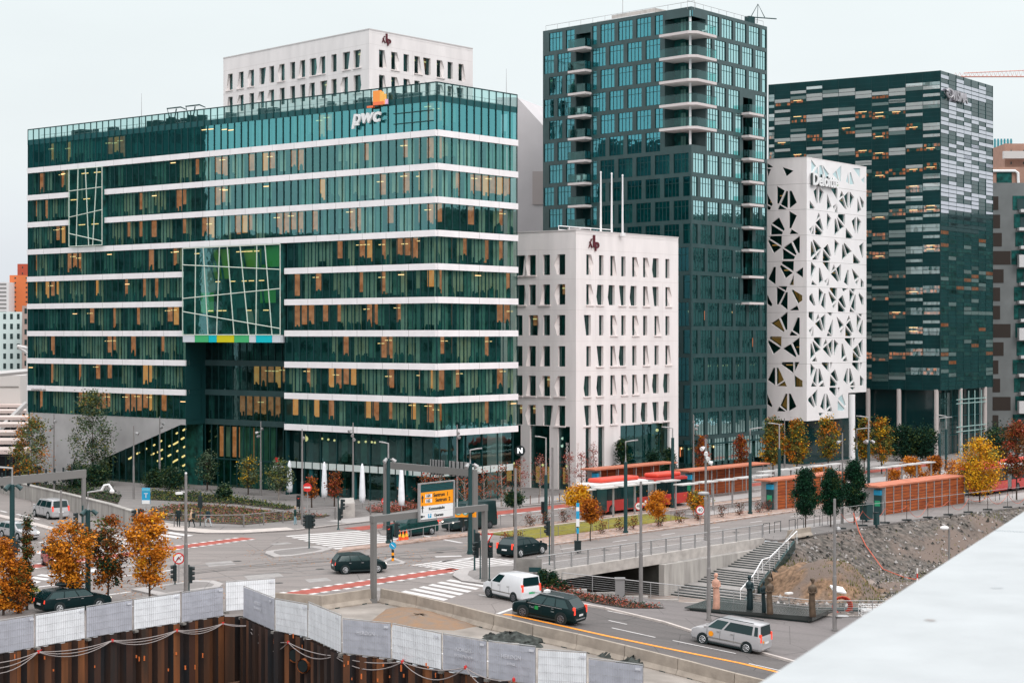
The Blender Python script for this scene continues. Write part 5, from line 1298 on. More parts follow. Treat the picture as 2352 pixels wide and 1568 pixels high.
# near and middle tall grey poles
for px, py, ty, low, lab in ((427, 1364, 1090, False, 'grey pole with camera and two signal heads by the island'), (1184, 1312, 1075, False, 'bare grey pole beside the white van'), (1269, 1286, 1027, False, 'grey pole with a signal head by the bridge'),
                            (1472, 1388, 1105, True, 'thin grey pole rising from the promenade before the bridge'), (1628, 1428, 1136, True, 'tall grey lamp pole before the pink statue'), (1621, 1243, 1007, False, 'tall pole with floodlights on the bridge road'),
                            (1917, 1452, 1145, True, 'grey pole at the end of the statue plinth'), (140, 1215, 1125, False, 'short grey pole in front of the silver van')):
    root, p = pole_thing('street_pole', lab, 'pole', px, py, low); h = ztop(ty, p.y)
    m = MB(); m.tube([p, V((p.x, p.y, p.z+(h-p.z)*.42)), V((p.x, p.y, p.z+(h-p.z)*.43)), V((p.x, p.y, h))], [.15, .14, .11, .09], 10); m.cyl(p, .2, .25, 10, 0); m.build('pole', [M_poleg], root)
    if px == 427:
        m = MB(); q = V((p.x, p.y, ztop(1130, p.y))); m.tube([q, q+V((-.3, -.1, .05))], .03, 5); m.box(q+V((-.45, -.1, -.05)), (.5, .18, .16), .6); m.sph(V((p.x, p.y, h+.1)), .09, 0, 6, 4); m.build('camera', [M_wpaint], root)
    if px == 1621:
        m = MB(); spots(m, p, ztop(1025, p.y), 4, 0, .2, 5); m.build('floodlights', [M_wpaint], root)
    if px == 1628:
        m = MB(); q = V((p.x, p.y, h)); m.tube([q, q+V((-.2,0,.05))], .05, 5); m.sph(q+V((-.35, 0, .1)), (.42, .3, .14), 0, 8, 5); m.build('lamp_head', [M_steel], root)
    if px == 1917:
        m = MB(); m.sph(p+V((.5,-.1,1.15)), (.5, .3, .1), 0, 8, 4); m.tube([p+V((0,0,1.0)), p+V((.5,-.1,1.05))], .05, 5); m.sph(V((p.x+.25,p.y,ztop(1215, p.y))), .2, 0, 6, 4); m.build('lamp_head', [M_steel], root)
# dark green lamp posts with a grey upper mast and arm : px, base, joint y, top y, arm end px
lamps = [(28, 1395, 1112, 1075, -40, 'at the left edge behind the orange trees'), (202, 1378, 1170, 1130, 243, 'between the left orange trees, with a round camera'), (892, 1250, 1052, 1018, 872, 'beside the dark green van'), (1080, 1272, 1064, 1033, 1106, 'in the middle of the crossing by the yellow sign'),
         (1254, 1205, 1090, 1005, 1230, 'left of the red bus'), (1437, 1226, 1060, 1014, 1464, 'in front of the red bus'), (1545, 1168, 1005, 983, 1521, 'at the rear of the red bus'), (1723, 1182, 1040, 985, 1749, 'before the second shelter'),
         (1790, 1148, 1030, 974, 1765, 'behind the evergreens'), (1995, 1148, 1010, 958, 1968, 'under the large yellow green tree'), (2158, 1095, 995, 960, 2185, 'before the lobby of the striped block, left of two'), (2173, 1080, 985, 955, 2150, 'before the lobby of the striped block, right of two'), (2353-17, 1110, 1030, 985, 2352, 'at the right edge beside the red bus'), (1968, 1100, 1030, 985, 1998, 'beside the white column')]
for i, (px, py, jy, ty, ax, where) in enumerate(lamps):
    p = at(px, py); root = thing('street_lamp', 'dark green street lamp '+where, 'street lamp', tuple(p), 'dark green street lamps with grey arms')
    h = ztop(ty, p.y); j = ztop(jy, p.y); ex = (ax-px)/F*p.y
    m = MB(); m.tube([p, V((p.x, p.y, j))], [.2 if i < 2 else .17, .16], 12); m.cyl(p, .24, .3, 12); m.build('post', [M_pole], root)
    m = MB(); q = V((p.x, p.y, h)); m.tube([V((p.x, p.y, j)), q, q+V((ex*.75, 0, .12))], .07, 8); m.build('arm', [M_steel], root)
    m = MB(); e_ = q+V((ex*.75, 0, .12)); 
    if i == 1: m.tube([e_, e_+V((.2,0,.35)), e_+V((.5,0,.4)), e_+V((.7,0,.1))], .09, 6); m.sph(e_+V((.72, 0, -.05)), .17, 0, 8, 6)
    else: m.ob(e_+V((0, -.12, -.05)), V((ex*.3, 0, .03)), (0, .3, 0), (0, 0, .1))
    m.build('lamp_head', [M_wpaint if i == 1 else M_steel], root)
    if i in (0, 1, 2, 3, 9):
        m = MB(); 
        for a in (0, 2.2, 4.2): 
            q = V((p.x, p.y, j-.2)); d = V((cos(a), sin(a), 0)); m.tube([q, q+d*.3+V((0,0,.15))], .04, 5); m.tube([q+d*.3+V((0,0,.15)), q+d*.62-V((0,0,.1))], [.12, .17], 8)
        m.build('floodlights', [M_pole if i < 2 else M_steel], root)
# traffic signals
def sig_head(root, q, face, on=0, n=3, back=True, dbl=False):
    """signal head at q facing direction angle face"""
    m = MB(); d = V((cos(face), sin(face), 0)); s_ = V((-d.y, d.x, 0)); H = .34*n+.1
    m.ob(q-s_*.19-V((0,0,H/2))-d*.1, s_*.38, d*.22, V((0,0,H)))
    for i in range(n): 
        c = q+V((0,0,H/2-.22-i*.34)); m.tube([c+d*.12+V((0,0,.1)), c+d*.3+V((0,0,.09))], .13, 8)
    o = m.build('signal_head', [M_black], root)
    for i in range(n):
        c = q+V((0,0,H/2-.22-i*.34))+d*.121; mm = MB(); mm.disc(c, d, .105, .02, 10)
        mm.build('lens', [M_rl if i == 0 and on else M_lens], o)
    return o
# (px, base y, height of head centre, extra heads [(dx, face angle, lit)], label, base plate)
def signal(px, py, top, heads, lab, r=.06, polem=None, low=False, hz=None):
    p = onto(px, py, low); root = thing('traffic_light', lab, 'traffic light', tuple(p), 'traffic lights at the crossing')
    h = ztop(top, p.y); m = MB(); m.tube([p, V((p.x, p.y, h))], r, 8); m.cyl(p, r*2.4, .18, 10, 0, r*1.4); m.build('post', [polem or M_pole], root)
    for (dx, y, face, on) in heads:
        sig_head(root, V((p.x+dx, p.y-.05, ztop(y, p.y))), radians(face), on)
    return root, p
signal(710, 1262, 1182, [(-.22, 1197, 200, 0), (.2, 1197, -20, 0), (0, 1197, 90, 0)], 'black traffic light on the pale refuge island between the crossings')
signal(777, 1216, 1138, [(.32, 1160, 0, 0), (.12, 1180, -10, 0)], 'slim traffic light at the start of the red cycle lane')
signal(318, 1268, 1168, [(-.25, 1186, 190, 0), (.25, 1184, -60, 1)], 'traffic light with red lens behind the right orange tree', .06)
signal(190, 1240, 1160, [(-.5, 1192, 190, 0)], 'traffic light head beside the left gantry post', .07)
signal(460, 1210, 1130, [(0, 1152, 80, 0)], 'slim traffic light beside the man in black', .06)
signal(901, 1290, 1205, [(-.25, 1222, -100, 1), (.3, 1216, 20, 0)], 'traffic light with red lens, blue arrow sign and chevron board beside the orange cones')
signal(1090, 1312, 1215, [(.18, 1240, 60, 0)], 'dark traffic light on the corner pavement left of the grey gantry post', .07)
signal(1248, 1204, 1152, [(0, 1165, 60, 0)], 'small dark traffic light at the rear of the second dark van', .06)
signal(688, 1185, 1142, [(-.1, 1150, -90, 1)], 'small traffic light with red lens by the plaza railing', .06)
signal(884, 1200, 1150, [(0, 1185, -90, 1)], 'small traffic light with red lens under the no entry sign', .06)
signal(402, 1345, 1292, [(0, 1315, 200, 0)], 'black traffic light beside the round no left turn sign', .05)
signal(434, 1362, 1296, [(.1, 1319, 20, 0)], 'black traffic light on the right side of the grey camera pole', .05)
signal(34, 1300, 1235, [(.1, 1256, 30, 0)], 'black traffic light behind the dark post at the left edge', .06)
signal(1262, 1300, 1195, [(-.1, 1212, 200, 0)], 'black traffic light on the pole beside the bridge planting', .05)
signal(1076, 1270, 1172, [(-.5, 1194, 160, 0), (.1, 1197, -80, 1)], 'traffic light with red lens under the yellow arrow sign', .07)
signal(1103, 1332, 1240, [(-.25, 1262, 200, 0)], 'black traffic light on the left of the near grey gantry post', .05)
signal(1124, 1334, 1240, [(.05, 1262, -80, 1)], 'traffic light with red lens on the right of the near grey gantry post', .05)
# round and triangular signs
def sign_post(name, px, py, top, label, build, cat='road sign', r=.035, polem=None):
    p = at(px, py); root = thing(name, label, cat, tuple(p)); h = ztop(top, p.y); m = MB(); m.tube([p, V((p.x, p.y, h))], r, 6); m.build('post', [polem or M_steel], root); build(root, p, h); return root
def no_entry(root, p, h):
    c = V((p.x, p.y-.08, h-.35)); m = MB(); m.disc(c, (0,-1,0), .42, .03, 20, 0); m.box(c+V((0,-.035,0)), (.58, .02, .15), 0, 1); m.build('sign_face', [M_red, M_wpaint], root)
sign_post('no_entry_sign', 706, 1205, 1110, 'red no entry sign beside the plaza railing', no_entry)
sign_post('no_entry_sign', 886, 1198, 1142, 'red no entry sign behind the far gantry post', no_entry)
def ring(root, p, h, txt=None, r=.4, extra=None):
    c = V((p.x, p.y-.08, h-r)); m = MB(); m.disc(c, (0,-1,0), r, .03, 20, 0); m.disc(c+V((0,-.03,0)), (0,-1,0), r*.78, .01, 20, 1)
    if txt: put_text(m, txt, c+V((0,-.05,0)), (1,0,0), (0,0,1), r*1.1, 2, .005)
    else: m.tube([c+V((-.18,-.05,-.2)), c+V((.0,-.05,.12)), c+V((.15,-.05,-.1))], .035, 4, 2); m.tube([c+V((-.28,-.06,-.28)), c+V((.28,-.06,.28))], .03, 4, 0)
    m.build('sign_face', [M_red, M_wpaint, M_black], root)
sign_post('turn_ban_sign', 411, 1342, 1268, 'round white sign with red rim and barred arrow beside the grey camera pole', lambda r, p, h: ring(r, p, h, None, .42))
sign_post('turn_ban_sign', 250, 1290, 1240, 'round white sign with red rim half hidden by the middle orange tree', lambda r, p, h: ring(r, p, h, None, .35))
sign_post('speed_limit_sign', 1467, 1200, 1152, 'round 40 speed sign above a green board beside the red bus', lambda r, p, h: (ring(r, p, h, '40', .4)))
sign_post('speed_limit_sign', 1608, 1210, 1160, 'round 40 speed sign in front of the clipped orange tree', lambda r, p, h: ring(r, p, h, '40', .42))
def tri(root, p, h):
    c = V((p.x, p.y-.25, h-.4)); m = MB()
    for s, d, k in ((.5, 0, 0), (.33, .02, 1)):
        v = [c+V((-s, -d, s*.75)), c+V((s, -d, s*.75)), c+V((0, -d, -s))]; m.add(v+[q+V((0,.02,0)) for q in v], [(0,1,2),(3,5,4),(0,3,4,1),(1,4,5,2),(2,5,3,0)], k)
    m.build('sign_face', [M_red, M_wpaint], root)
sign_post('give_way_sign', 1118, 1336, 1222, 'red and white give way triangle on the near grey gantry post', tri)
def bluestop(root, p, h):
    m = MB(); c = V((p.x, p.y, h-.7)); m.box(c, (.85, .08, 1.6), -.1, 0); m.box(c+V((0,-.05,-.62)), (.8, .03, .36), -.1, 1); m.box(c+V((0,-.05,.62)), (.8, .03, .28), -.1, 2)
    put_text(m, 'T', c+V((0,-.07,0)), (1,0,0), (0,0,1), .7, 1, .01); m.build('sign_board', [M_blue, M_wpaint, mat('pale_blue', (.12, .45, .6), .5)], root)
sign_post('stop_sign_board', 394/1.0*.0+335*1.0+.5, 1178, 1122, 'blue and white stop board behind the plaza railing', bluestop)
def arrow_blue(root, p, h):
    m = MB(); c = V((p.x, p.y-.12, h-.3)); m.disc(c, (0,-1,0), .28, .03, 16, 0); m.tube([c+V((-.12,-.05,.12)), c+V((.12,-.05,-.12))], .03, 4, 1); m.build('sign_face', [M_blue, M_wpaint], root)
    m = MB()
    for i in range(4): m.box(V((p.x, p.y-.1, h-.75-i*.22)), (.2, .03, .22), 0, i % 2)
    m.build('chevron_board', [M_black, M_orange], root)
sign_post('keep_side_sign', 902.5, 1291, 1243, 'blue arrow disc over a black and yellow chevron board on the small island', arrow_blue)
# blue white banded ticket post with bin
p = at(1327, 1270); root = thing('banded_post', 'dark post with blue and white bands and a black litter box by the bridge railing', 'post', tuple(p)); m = MB(); h = ztop(1148, p.y)
m.tube([p, V((p.x, p.y, h))], .06, 8); m.build('post', [M_pole], root); m = MB()
for i, c in enumerate([0, 1, 0, 0, 1, 1]): m.box(V((p.x, p.y, h-.4-i*.32)), (.26, .26, .32), 0, c)
m.box(V((p.x, p.y, ztop(1218, p.y))), (.2, .2, .45), 0, 0); m.build('bands', [M_blue, M_wpaint], root)
m = MB(); m.box(V((p.x, p.y, .55)), (.55, .45, .85), 0); m.box(V((p.x, p.y, 1.0)), (.6, .5, .08), 0); m.build('litter_box', [M_black], root)
m = MB(); m.box(V((p.x, p.y, ztop(1068+5, 168))), (.45, .3, .8), 0); 
# gantries
def gantry(name, lab, posts, beam, w, hh, mt, extra=None, thick=.35):
    """posts: [(px, basey)], beam: ((x,y),(x,y)) px of top edge ends at the posts' depth"""
    P = [at(x, y) for x, y in posts]; root = thing(name, lab, 'gantry', tuple(P[0]))
    (x0, y0, Y0), (x1, y1, Y1) = beam
    A = V(((x0-CX)/F*Y0, Y0, ztop(y0, Y0))); B = V(((x1-CX)/F*Y1, Y1, ztop(y1, Y1)))
    for p in P:
        t = 1 if abs(p.x-B.x)+abs(p.y-B.y) < abs(p.x-A.x)+abs(p.y-A.y) else 0
        zt = (B if t else A).z; m = MB(); m.box(V((p.x, p.y, zt/2-.1)), (w, w, zt-.2), atan2(B.y-A.y, B.x-A.x)); m.box(V((p.x, p.y, .15)), (w*1.5, w*1.5, .3), 0); m.build('post', [mt], root)
    m = MB(); d = (B-A).normalized(); s_ = V((-d.y, d.x, 0)).normalized()*thick; m.ob(A-s_/2-V((0,0,hh))-d*.2, (B-A)+d*.4, s_, V((0,0,hh))); m.build('beam', [mt], root)
    return root, A, B, d
MG = mat('gantry_grey', (.185, .178, .172), .5, .4, .2)
Yp = at(192, 1235).y
r1, A, B, d = gantry('sign_gantry', 'grey gantry at the left edge with small lamps along its beam', [(192, 1235)], ((-60, 1101, Yp-5), (192, 1078, Yp)), .32, .7, MG)
m = MB()
for i in range(9):
    q = A+(B-A)*(.25+i*.08); m.tube([q, q+V((0,0,.35))], .08, 6)
    m.tube([q-V((0,0,.75)), q-V((0,0,1.0))], [.16, .08], 6)
m.build('beam_lamps', [M_black], r1)
Y0, Y1 = at(887, 1215).y, at(1090, 1260).y
r2, A, B, d = gantry('sign_gantry', 'grey gantry spanning behind the yellow signs with two sign backs', [(887, 1215), (1090, 1260)], ((887, 1060, Y0), (1090, 1078, Y1)), .42, .6, MG)
for a, b in ((.52, .68), (.73, .95)):
    m = MB(); P0 = A+(B-A)*a; P1 = A+(B-A)*b; m.ob(P0+V((0,.1,-.75)), P1-P0, V((0,.08,0)), V((0,0,1.3))); 
    for i in range(5): q = P0+(P1-P0)*((i+.5)/5); m.box(q+V((0,-.0,-.1)), (.06, .14, 1.35), 0, 1)
    m.build('sign_back', [M_steel, M_black], r2)
Y0, Y1 = at(858, 1384).y, at(1113, 1338).y
r3, A, B, d = gantry('direction_sign_gantry', 'near grey gantry carrying the large yellow and white direction sign', [(858, 1384), (1113, 1338)], ((858, 1184, Y0), (1113, 1158, Y1)), .32, .45, MG)
# the big sign hanging on it
def onseg(px):
    dx = (px-CX)/F; t = (dx*A.y-A.x)/((B.x-A.x)-dx*(B.y-A.y)); return A+(B-A)*t
S0, S1 = onseg(955), onseg(1031); ex = (S1-S0).normalized(); ex.z = 0; ex.normalize(); nn = V((ex.y, -ex.x, 0)); W = (S1-S0).length; zt_ = ztop(1113, S0.y); zb_ = ztop(1193, S0.y); Hh = zt_-zb_
O = S0+nn*.35; O.z = zb_
def sp(m, x0, x1, y0, y1, d0, d1, mi): m.ob(O+ex*(x0*W)+V((0,0,y0*Hh))+nn*d0, ex*((x1-x0)*W), nn*(d1-d0), V((0,0,(y1-y0)*Hh)), mi)
m = MB(); sp(m, -.04, 0, -.02, 1.02, -.06, .1, 0); sp(m, 1, 1.04, -.02, 1.02, -.06, .1, 0); sp(m, -.04, 1.04, 1.02, 1.05, -.06, .1, 0); sp(m, -.04, 1.04, -.05, -.02, -.06, .1, 0); m.build('sign_frame', [M_steel], r3)
m = MB(); sp(m, 0, 1, .78, 1, 0, .03, 0); sp(m, 0, 1, .39, .78, 0, .03, 1); sp(m, 0, 1, .2, .385, 0, .03, 2); sp(m, 0, 1, 0, .195, 0, .03, 2)
for i in range(4): sp(m, 0, 1, .82+i*.045, .83+i*.045, .03, .05, 5)
sp(m, .16, .36, .62, .72, .03, .035, 2); sp(m, .16, .36, .47, .58, .03, .035, 2); sp(m, .24, .34, .03, .15, .03, .035, 4)
def st_(t, x, y, s, k=3): put_text(m, t, O+ex*(x*W)+V((0,0,y*Hh))+nn*.045, ex, (0,0,1), s, k, .003, align='LEFT', bold=.008)
st_('Sentrum  1', .40, .67, .36); st_('Sentrum  2', .46, .52, .36); st_('164', .18, .67, .3); st_('162', .18, .525, .3); st_('Kommunaladm', .26, .29, .28); st_('Operaen', .42, .09, .28); st_('P', .26, .09, .34, 2)
def arr(x, y, up=True):
    c = O+ex*(x*W)+V((0,0,y*Hh))+nn*.04; dd = V((0,0,1)) if up else -ex; m.tube([c-dd*.2, c+dd*.15], .035, 4, 3); m.tube([c+dd*.1, c+dd*.3], [.11, .01], 5, 3)
arr(.07, .58); arr(.07, .29); arr(.08, .09, False)
m.build('sign_panel', [M_slab, M_orange, M_wpaint, M_black, M_blue, M_lens], r3)
m = MB(); S2 = onseg(1065); 
cy = at(1076, 1270); c = V(((1067-CX)/F*cy.y, cy.y-.3, ztop(1175, cy.y))); 
root = thing('yellow_direction_sign', 'small yellow sign with two round symbols and an arrow beside the large direction sign', 'road sign', tuple(c)); m = MB()
m.box(c, (1.95, .06, .8), -.05, 0); put_text(m, 'E', c+V((-.5,-.06,0)), (1,0,0), (0,0,1), .42, 2, .01, bold=.02); put_text(m, 'E', c+V((.08,-.06,0)), (1,0,0), (0,0,1), .42, 2, .01, bold=.02)
m.disc(c+V((-.5,-.035,0)), (0,-1,0), .24, .01, 14, 1); m.disc(c+V((.08,-.035,0)), (0,-1,0), .24, .01, 14, 1); m.tube([c+V((.45,-.06,0)), c+V((.7,-.06,0))], .04, 4, 3); m.tube([c+V((.65,-.06,0)), c+V((.85,-.06,0))], [.11, .01], 5, 3)
m.build('sign_panel', [M_orange, mat('symbol_green', (.02, .38, .3), .5), M_wpaint, M_black], root)
m = MB(); m.tube([c+V((-.6,.05,.3)), c+V((-.6,.05,1.1))], .03, 5); m.tube([c+V((.6,.05,.3)), c+V((.6,.05,1.1))], .03, 5); m.build('bracket', [M_wpaint], root)
# ---------------- fences, railings
def railing(name, label, pts3, h, step, mt, nwire=3, topr=.035, cat='railing', fill=None, base=None):
    root = thing(name, label, cat, tuple(pts3[0])); mp = MB(); mw = MB(); n_ = 0
    for a, b in zip(pts3, pts3[1:]):
        L_ = (b-a).length; n = max(1, int(round(L_/step)))
        for i in range(n+(1 if b is pts3[-1] else 0)):
            q = a+(b-a)*(i/n); m = MB(); m.tube([q, q+V((0,0,h))], .03, 6) if fill != 'flat' else m.box(q+V((0,0,h/2)), (.14, .06, h), atan2((b-a).y, (b-a).x)+pi/2)
            m.build('post', [mt], root); n_ += 1
        for k in range(1, nwire+1): mw.tube([a+V((0,0,h*k/(nwire+1))), b+V((0,0,h*k/(nwire+1)))], .009, 4)
    m = MB(); m.tube([p+V((0,0,h)) for p in pts3], topr, 6); m.build('handrail', [mt], root)
    if nwire: mw.build('wires', [mt], root)
    return root
railing('bridge_railing', 'grey steel railing with thin wires along the bridge parapet', [V((*st(s, -.2), .2)) for s in (-1, 29)], 1.15, 2.0, M_steel, 7, .05, fill='flat')
railing('plaza_railing', 'grey railing along the pavement in front of the planted plaza', [at(x, y)+V((0,0,.12)) for x, y in ((330, 1203), (400, 1212), (470, 1214), (560, 1213), (650, 1203), (770, 1195), (890, 1178))], 1.15, 2.6, M_poleg, 6, .05, fill='flat')
railing('promenade_railing', 'thin steel railing along the edge of the promenade behind the statues', [V((x, 125.6, zs(x)+.14)) for x in (3.6, 8, 14, 22, 30)], 1.1, 2.0, M_steel, 6)
railing('island_railing', 'low steel railing beside the dark vans', [at(915, 1247), at(1000, 1231), at(1150, 1206)], 1.0, 2.2, M_steel, 0)
railing('median_railing', 'thin low railing along the grass strip', [V((*st(s, 14.4), .12)) for s in (9, 47)], .9, 2.4, M_poleg, 1, .02)
railing('stair_railing', 'white handrail running down the middle of the outdoor stairs', [V((*st(28.6, -4), 0)), V((*st(22.6, -5.2), -1.6)), V((*st(21.4, -5.3), -1.65)), V((*st(18.3, -6.5), -2.5)), V((*st(14.6, -7.8), ZL))], 1.1, 2.2, M_wpaint, 0, .05)
railing('stair_railing', 'thin steel railing on the outer side wall of the outdoor stairs', [V((*st(28.6, -3.8), .1)), V((*st(22.6, -5.7), -1.4)), V((*st(18.3, -7.0), -2.2))], 1.2, 1.6, M_steel, 0, .03)
# pillar in promenade railing
p = ats(1424, 1378); m = MB(); m.box(p+V((0,.1,.75)), (.65, .5, 1.5), 0, 0); m.box(p+V((0,.1,1.54)), (.75, .6, .1), 0, 0); tag(m.build('stone_pillar', [mat('pillar', (.25, .24, .24), .7)], loc=p), 'square grey pillar set in the promenade railing', 'pillar')
# wall along the left road
m = MB(); wl = up((-80, 1117), (0, 1131), (90, 1155), (160, 1172), (250, 1196), (327, 1222)) 
for a, b in zip(wl, wl[1:]): d = (b-a); m.ob(V((*a, 0)), d.to_3d(), V((.3, .4, 0)), V((0,0,1.55))); m.ob(V((*a, 1.555))-V((.04,.05,0)), d.to_3d(), V((.38, .5, 0)), V((0,0,.1)))
tag(m.build('roadside_wall', [MT['stained_concrete']], loc=(wl[0].x, wl[0].y, 0)), 'long concrete retaining wall beside the left road', 'wall')
# construction fence panels with white cloth
M_cloth = mat('fence_cloth_white', (.80, .81, .84), .8, ns=1.2, na=.08, bump=.6, bs=2.2); M_cloth2 = mat('fence_cloth_grey', (.45, .455, .51), .8, ns=1.2, na=.08, bump=.6, bs=2.2)
M_print = mat('fence_print', (.62, .62, .66), .8)
def panel(a, b, grey, lab, z0, h=2.0, wr=None):
    root = thing('fence_panel', lab, 'fence panel', tuple(a), 'cloth covered construction fence panels'); root.location.z = z0
    ORG[root.name] = V((a.x, a.y, z0)); a = V((a.x, a.y, z0)); b = V((b.x, b.y, z0+(b.z-a.z if False else 0))); d = (b-a); L_ = d.length; e = d.normalized(); n = V((e.y, -e.x, 0)); n = n if n.y < 0 else -n
    a = a+e*.08; b = b-e*.08; L_ -= .16; r_ = random.Random(int(abs(a.x*10)))
    m = MB(); nx_ = 26; nz_ = 8; b0 = len(m.v)
    for j in range(nz_+1):
        for i in range(nx_+1):
            w_ = .012*sin(i*.9+j*.5+a.x)+.008*sin(i*.4)+r_.uniform(-.008, .008); m.v.append(a+e*(L_*i/nx_)+V((0,0,.12+(h-.17)*j/nz_))+n*(.03+w_))
    for j in range(nz_):
        for i in range(nx_): q = b0+j*(nx_+1)+i; m.f.append([q, q+1, q+nx_+2, q+nx_+1]); m.m.append(0)
    m.build('cloth', [M_cloth2 if grey else M_cloth], root, smooth=True)
    m = MB()
    for x in (0, L_): m.tube([a+e*x+V((0,0,-.15)), a+e*x+V((0,0,h))], .024, 6)
    m.tube([a+V((0,0,h)), a+e*L_+V((0,0,h))], .03, 6)
    for zz in (.5, .9, 1.3, 1.7): m.tube([a+V((0,0,zz))+n*.08, a+e*L_+V((0,0,zz))+n*.08], .006, 3, 0, False)
    m.tube([a+V((0,0,.1)), a+e*L_+V((0,0,.1))], .022, 6)
    nb = 22
    for i in range(1, nb): q = a+e*(L_*i/nb)+n*.085; m.tube([q+V((0,0,.1)), q+V((0,0,h))], .0055, 3, 0, False)
    m.build('frame', [M_steel], root)
    m = MB(); m.box(a+V((0,0,.02)), (.6, .25, .14), atan2(e.y, e.x)+pi/2); m.build('foot', [M_concd], root)
    m = MB(); q = a+e*(L_*.88)+n*.1+V((0,0,h*.86)); m.ob(q, e*.3, n*.01, V((0,0,.12))); 
    if wr:
        for k, w_ in enumerate(wr): m.build('printing', [M_print], root); m = MB(); put_text(m, w_, a+e*(L_*.5)+n*.1+V((0,0,h*(.66-.16*k))), e, (0,0,1), .3 if k == 0 else .2, 0, .004)
    m.build('printing', [M_print], root)
fa = [(-112, 1522), (-20, 1505), (79, 1487), (196, 1466), (305, 1447), (415, 1430), (514, 1414)]
for i, (p, q) in enumerate(zip(fa, fa[1:])):
    panel(at(*p), at(*q), i % 2 == 1 or i == 0, 'cloth fence panel on the left pit edge, '+['cut by the picture edge', 'second from the picture edge', 'third, below the roof box car', 'fourth from the picture edge', 'fifth, under the third orange tree', 'sixth, below the traffic island'][i], -.05, 1.95)
panel(at(516, 1408), at(634, 1398), False, 'white cloth fence panel turned square to the others at the pit corner', .05, 2.0)
fb = [(559, 1417), (632, 1449), (708, 1464), (785, 1500), (900, 1513), (1016, 1539), (1120, 1558)]
labs = ['grey cloth fence panel starting the right row at the pit corner', 'white cloth fence panel second in the right row', 'white cloth fence panel third in the right row, left of the soil heap', 'grey cloth fence panel with pale print fourth in the right row', 'white cloth fence panel fifth in the right row', 'grey cloth fence panel sixth in the right row']
for i, (p, q) in enumerate(zip(fb, fb[1:])): panel(at(*p), at(*q), i in (0, 3, 5), labs[i], -.05, 2.05 if i != 2 else 2.2, ['NORGES', 'ENTREPRENØR'] if i in (0, 5) else (['HERØGN'] if i == 3 else None))
fc_ = [(1120, 1558), (1233, 1579), (1350, 1600), (1480, 1632)]
for i, (p, q) in enumerate(zip(fc_, fc_[1:])): a, b = (at(*p) if i == 0 else ats(*p)), ats(*q); panel(a, b, i != 1, ['grey cloth fence panel seventh in the right row', 'white cloth fence panel eighth in the right row', 'grey cloth fence panel at the bottom edge of the picture'][i], a.z-.05, 2.05, ['HERØGN', 'anlegg'] if i == 0 else None)
# sheet piles
M_pile = mat('rusty_sheet_pile', (.155, .058, .026), .85, ns=.8, na=.5, col2=(.035, .024, .018), stretch=(1.2, 1.2, .16), bump=.4, bs=4, noise_detail=6)
M_pile2 = mat('dark_rust_pile', (.075, .03, .018), .85, ns=.8, na=.5, col2=(.02, .02, .02), stretch=(1.2, 1.2, .16), bump=.4, bs=4, noise_detail=6); M_pile3 = mat('black_blue_pile', (.010, .018, .024), .8, ns=.8, na=.5, col2=(.05, .022, .012), stretch=(1.2, 1.2, .2), bump=.4, bs=4); M_pile4 = mat('bright_rust_pile', (.26, .095, .035), .85, ns=.8, na=.5, col2=(.07, .03, .015), stretch=(1.2, 1.2, .16), bump=.4, bs=4, noise_detail=6)
def piles(name, line, label, dz=.06):
    o_ = MB(); rr = random.Random(6)
    for a, b in zip(line, line[1:]):
        L_ = (b-a).length; e = (b-a).normalized(); n = V((e.y, -e.x)); n = n if n.y < 0 else -n; k = max(1, int(L_/(.9+.25*rr.random()))); w = L_/k
        for i in range(k):
            P = [a+e*(w*i), a+e*(w*(i+.22)), a+e*(w*(i+.32))+n*.42, a+e*(w*(i+.72))+n*.42, a+e*(w*(i+.82)), a+e*(w*(i+1))]; k1, k2 = rr.choice([0, 0, 1, 2, 3]), rr.choice([0, 1, 1, 2, 3])
            for jj, (p, q) in enumerate(zip(P, P[1:])):
                zp, zq = dz+zs(p.x), dz+zs(q.x); o_.poly([V((*(p-n*.05), zp)), V((*(q-n*.05), zq)), V((*(q-n*.05), -7)), V((*(p-n*.05), -7))], k1 if jj == 2 else (k2 if jj in (0, 4) else 2))
    t = tag(o_.build(name, [M_pile, M_pile2, M_pile3, M_pile4], loc=(line[0].x, line[0].y, -7)), label, 'retaining wall'); return t
piles('sheet_pile_wall', [p for p in pitA], 'rusty corrugated sheet pile wall of the pit below the left fence row')
piles('sheet_pile_wall', [pitA[-1]+V((-.35,.0))]+[p for p in pitB]+[p for p in pitB2], 'rusty corrugated sheet pile wall of the pit below the right fence row')
# spray painted pile marks
m = MB(); r = random.Random(44)
for k in range(34):
    px, py = r.choice([(r.uniform(20, 500), r.uniform(1500, 1560)), (r.uniform(580, 700), r.uniform(1450, 1540)), (r.uniform(740, 1000), r.uniform(1525, 1565))]); q = V(((px-CX)/F*1, 1, 0))
    best = None
    for ln in (pitA, pitB+pitB2):
        for a, b in zip(ln, ln[1:]):
            dx = (px-CX)/F; den = (b.x-a.x)-dx*(b.y-a.y); t = (dx*a.y-a.x)/den if abs(den) > 1e-9 else -1
            if 0 <= t <= 1: best = a.y+(b.y-a.y)*t-.5
    if best: z = ztop(py, best); q = V(((px-CX)/F*best, best, z)); m.ob(q, (r.uniform(.04, .1), 0, 0), (0, .01, 0), (0, 0, r.uniform(.12, .3)))
o = m.build('spray_marks', [mat('spray_orange', (.65, .16, .04), .7)]); o['kind'] = 'stuff'
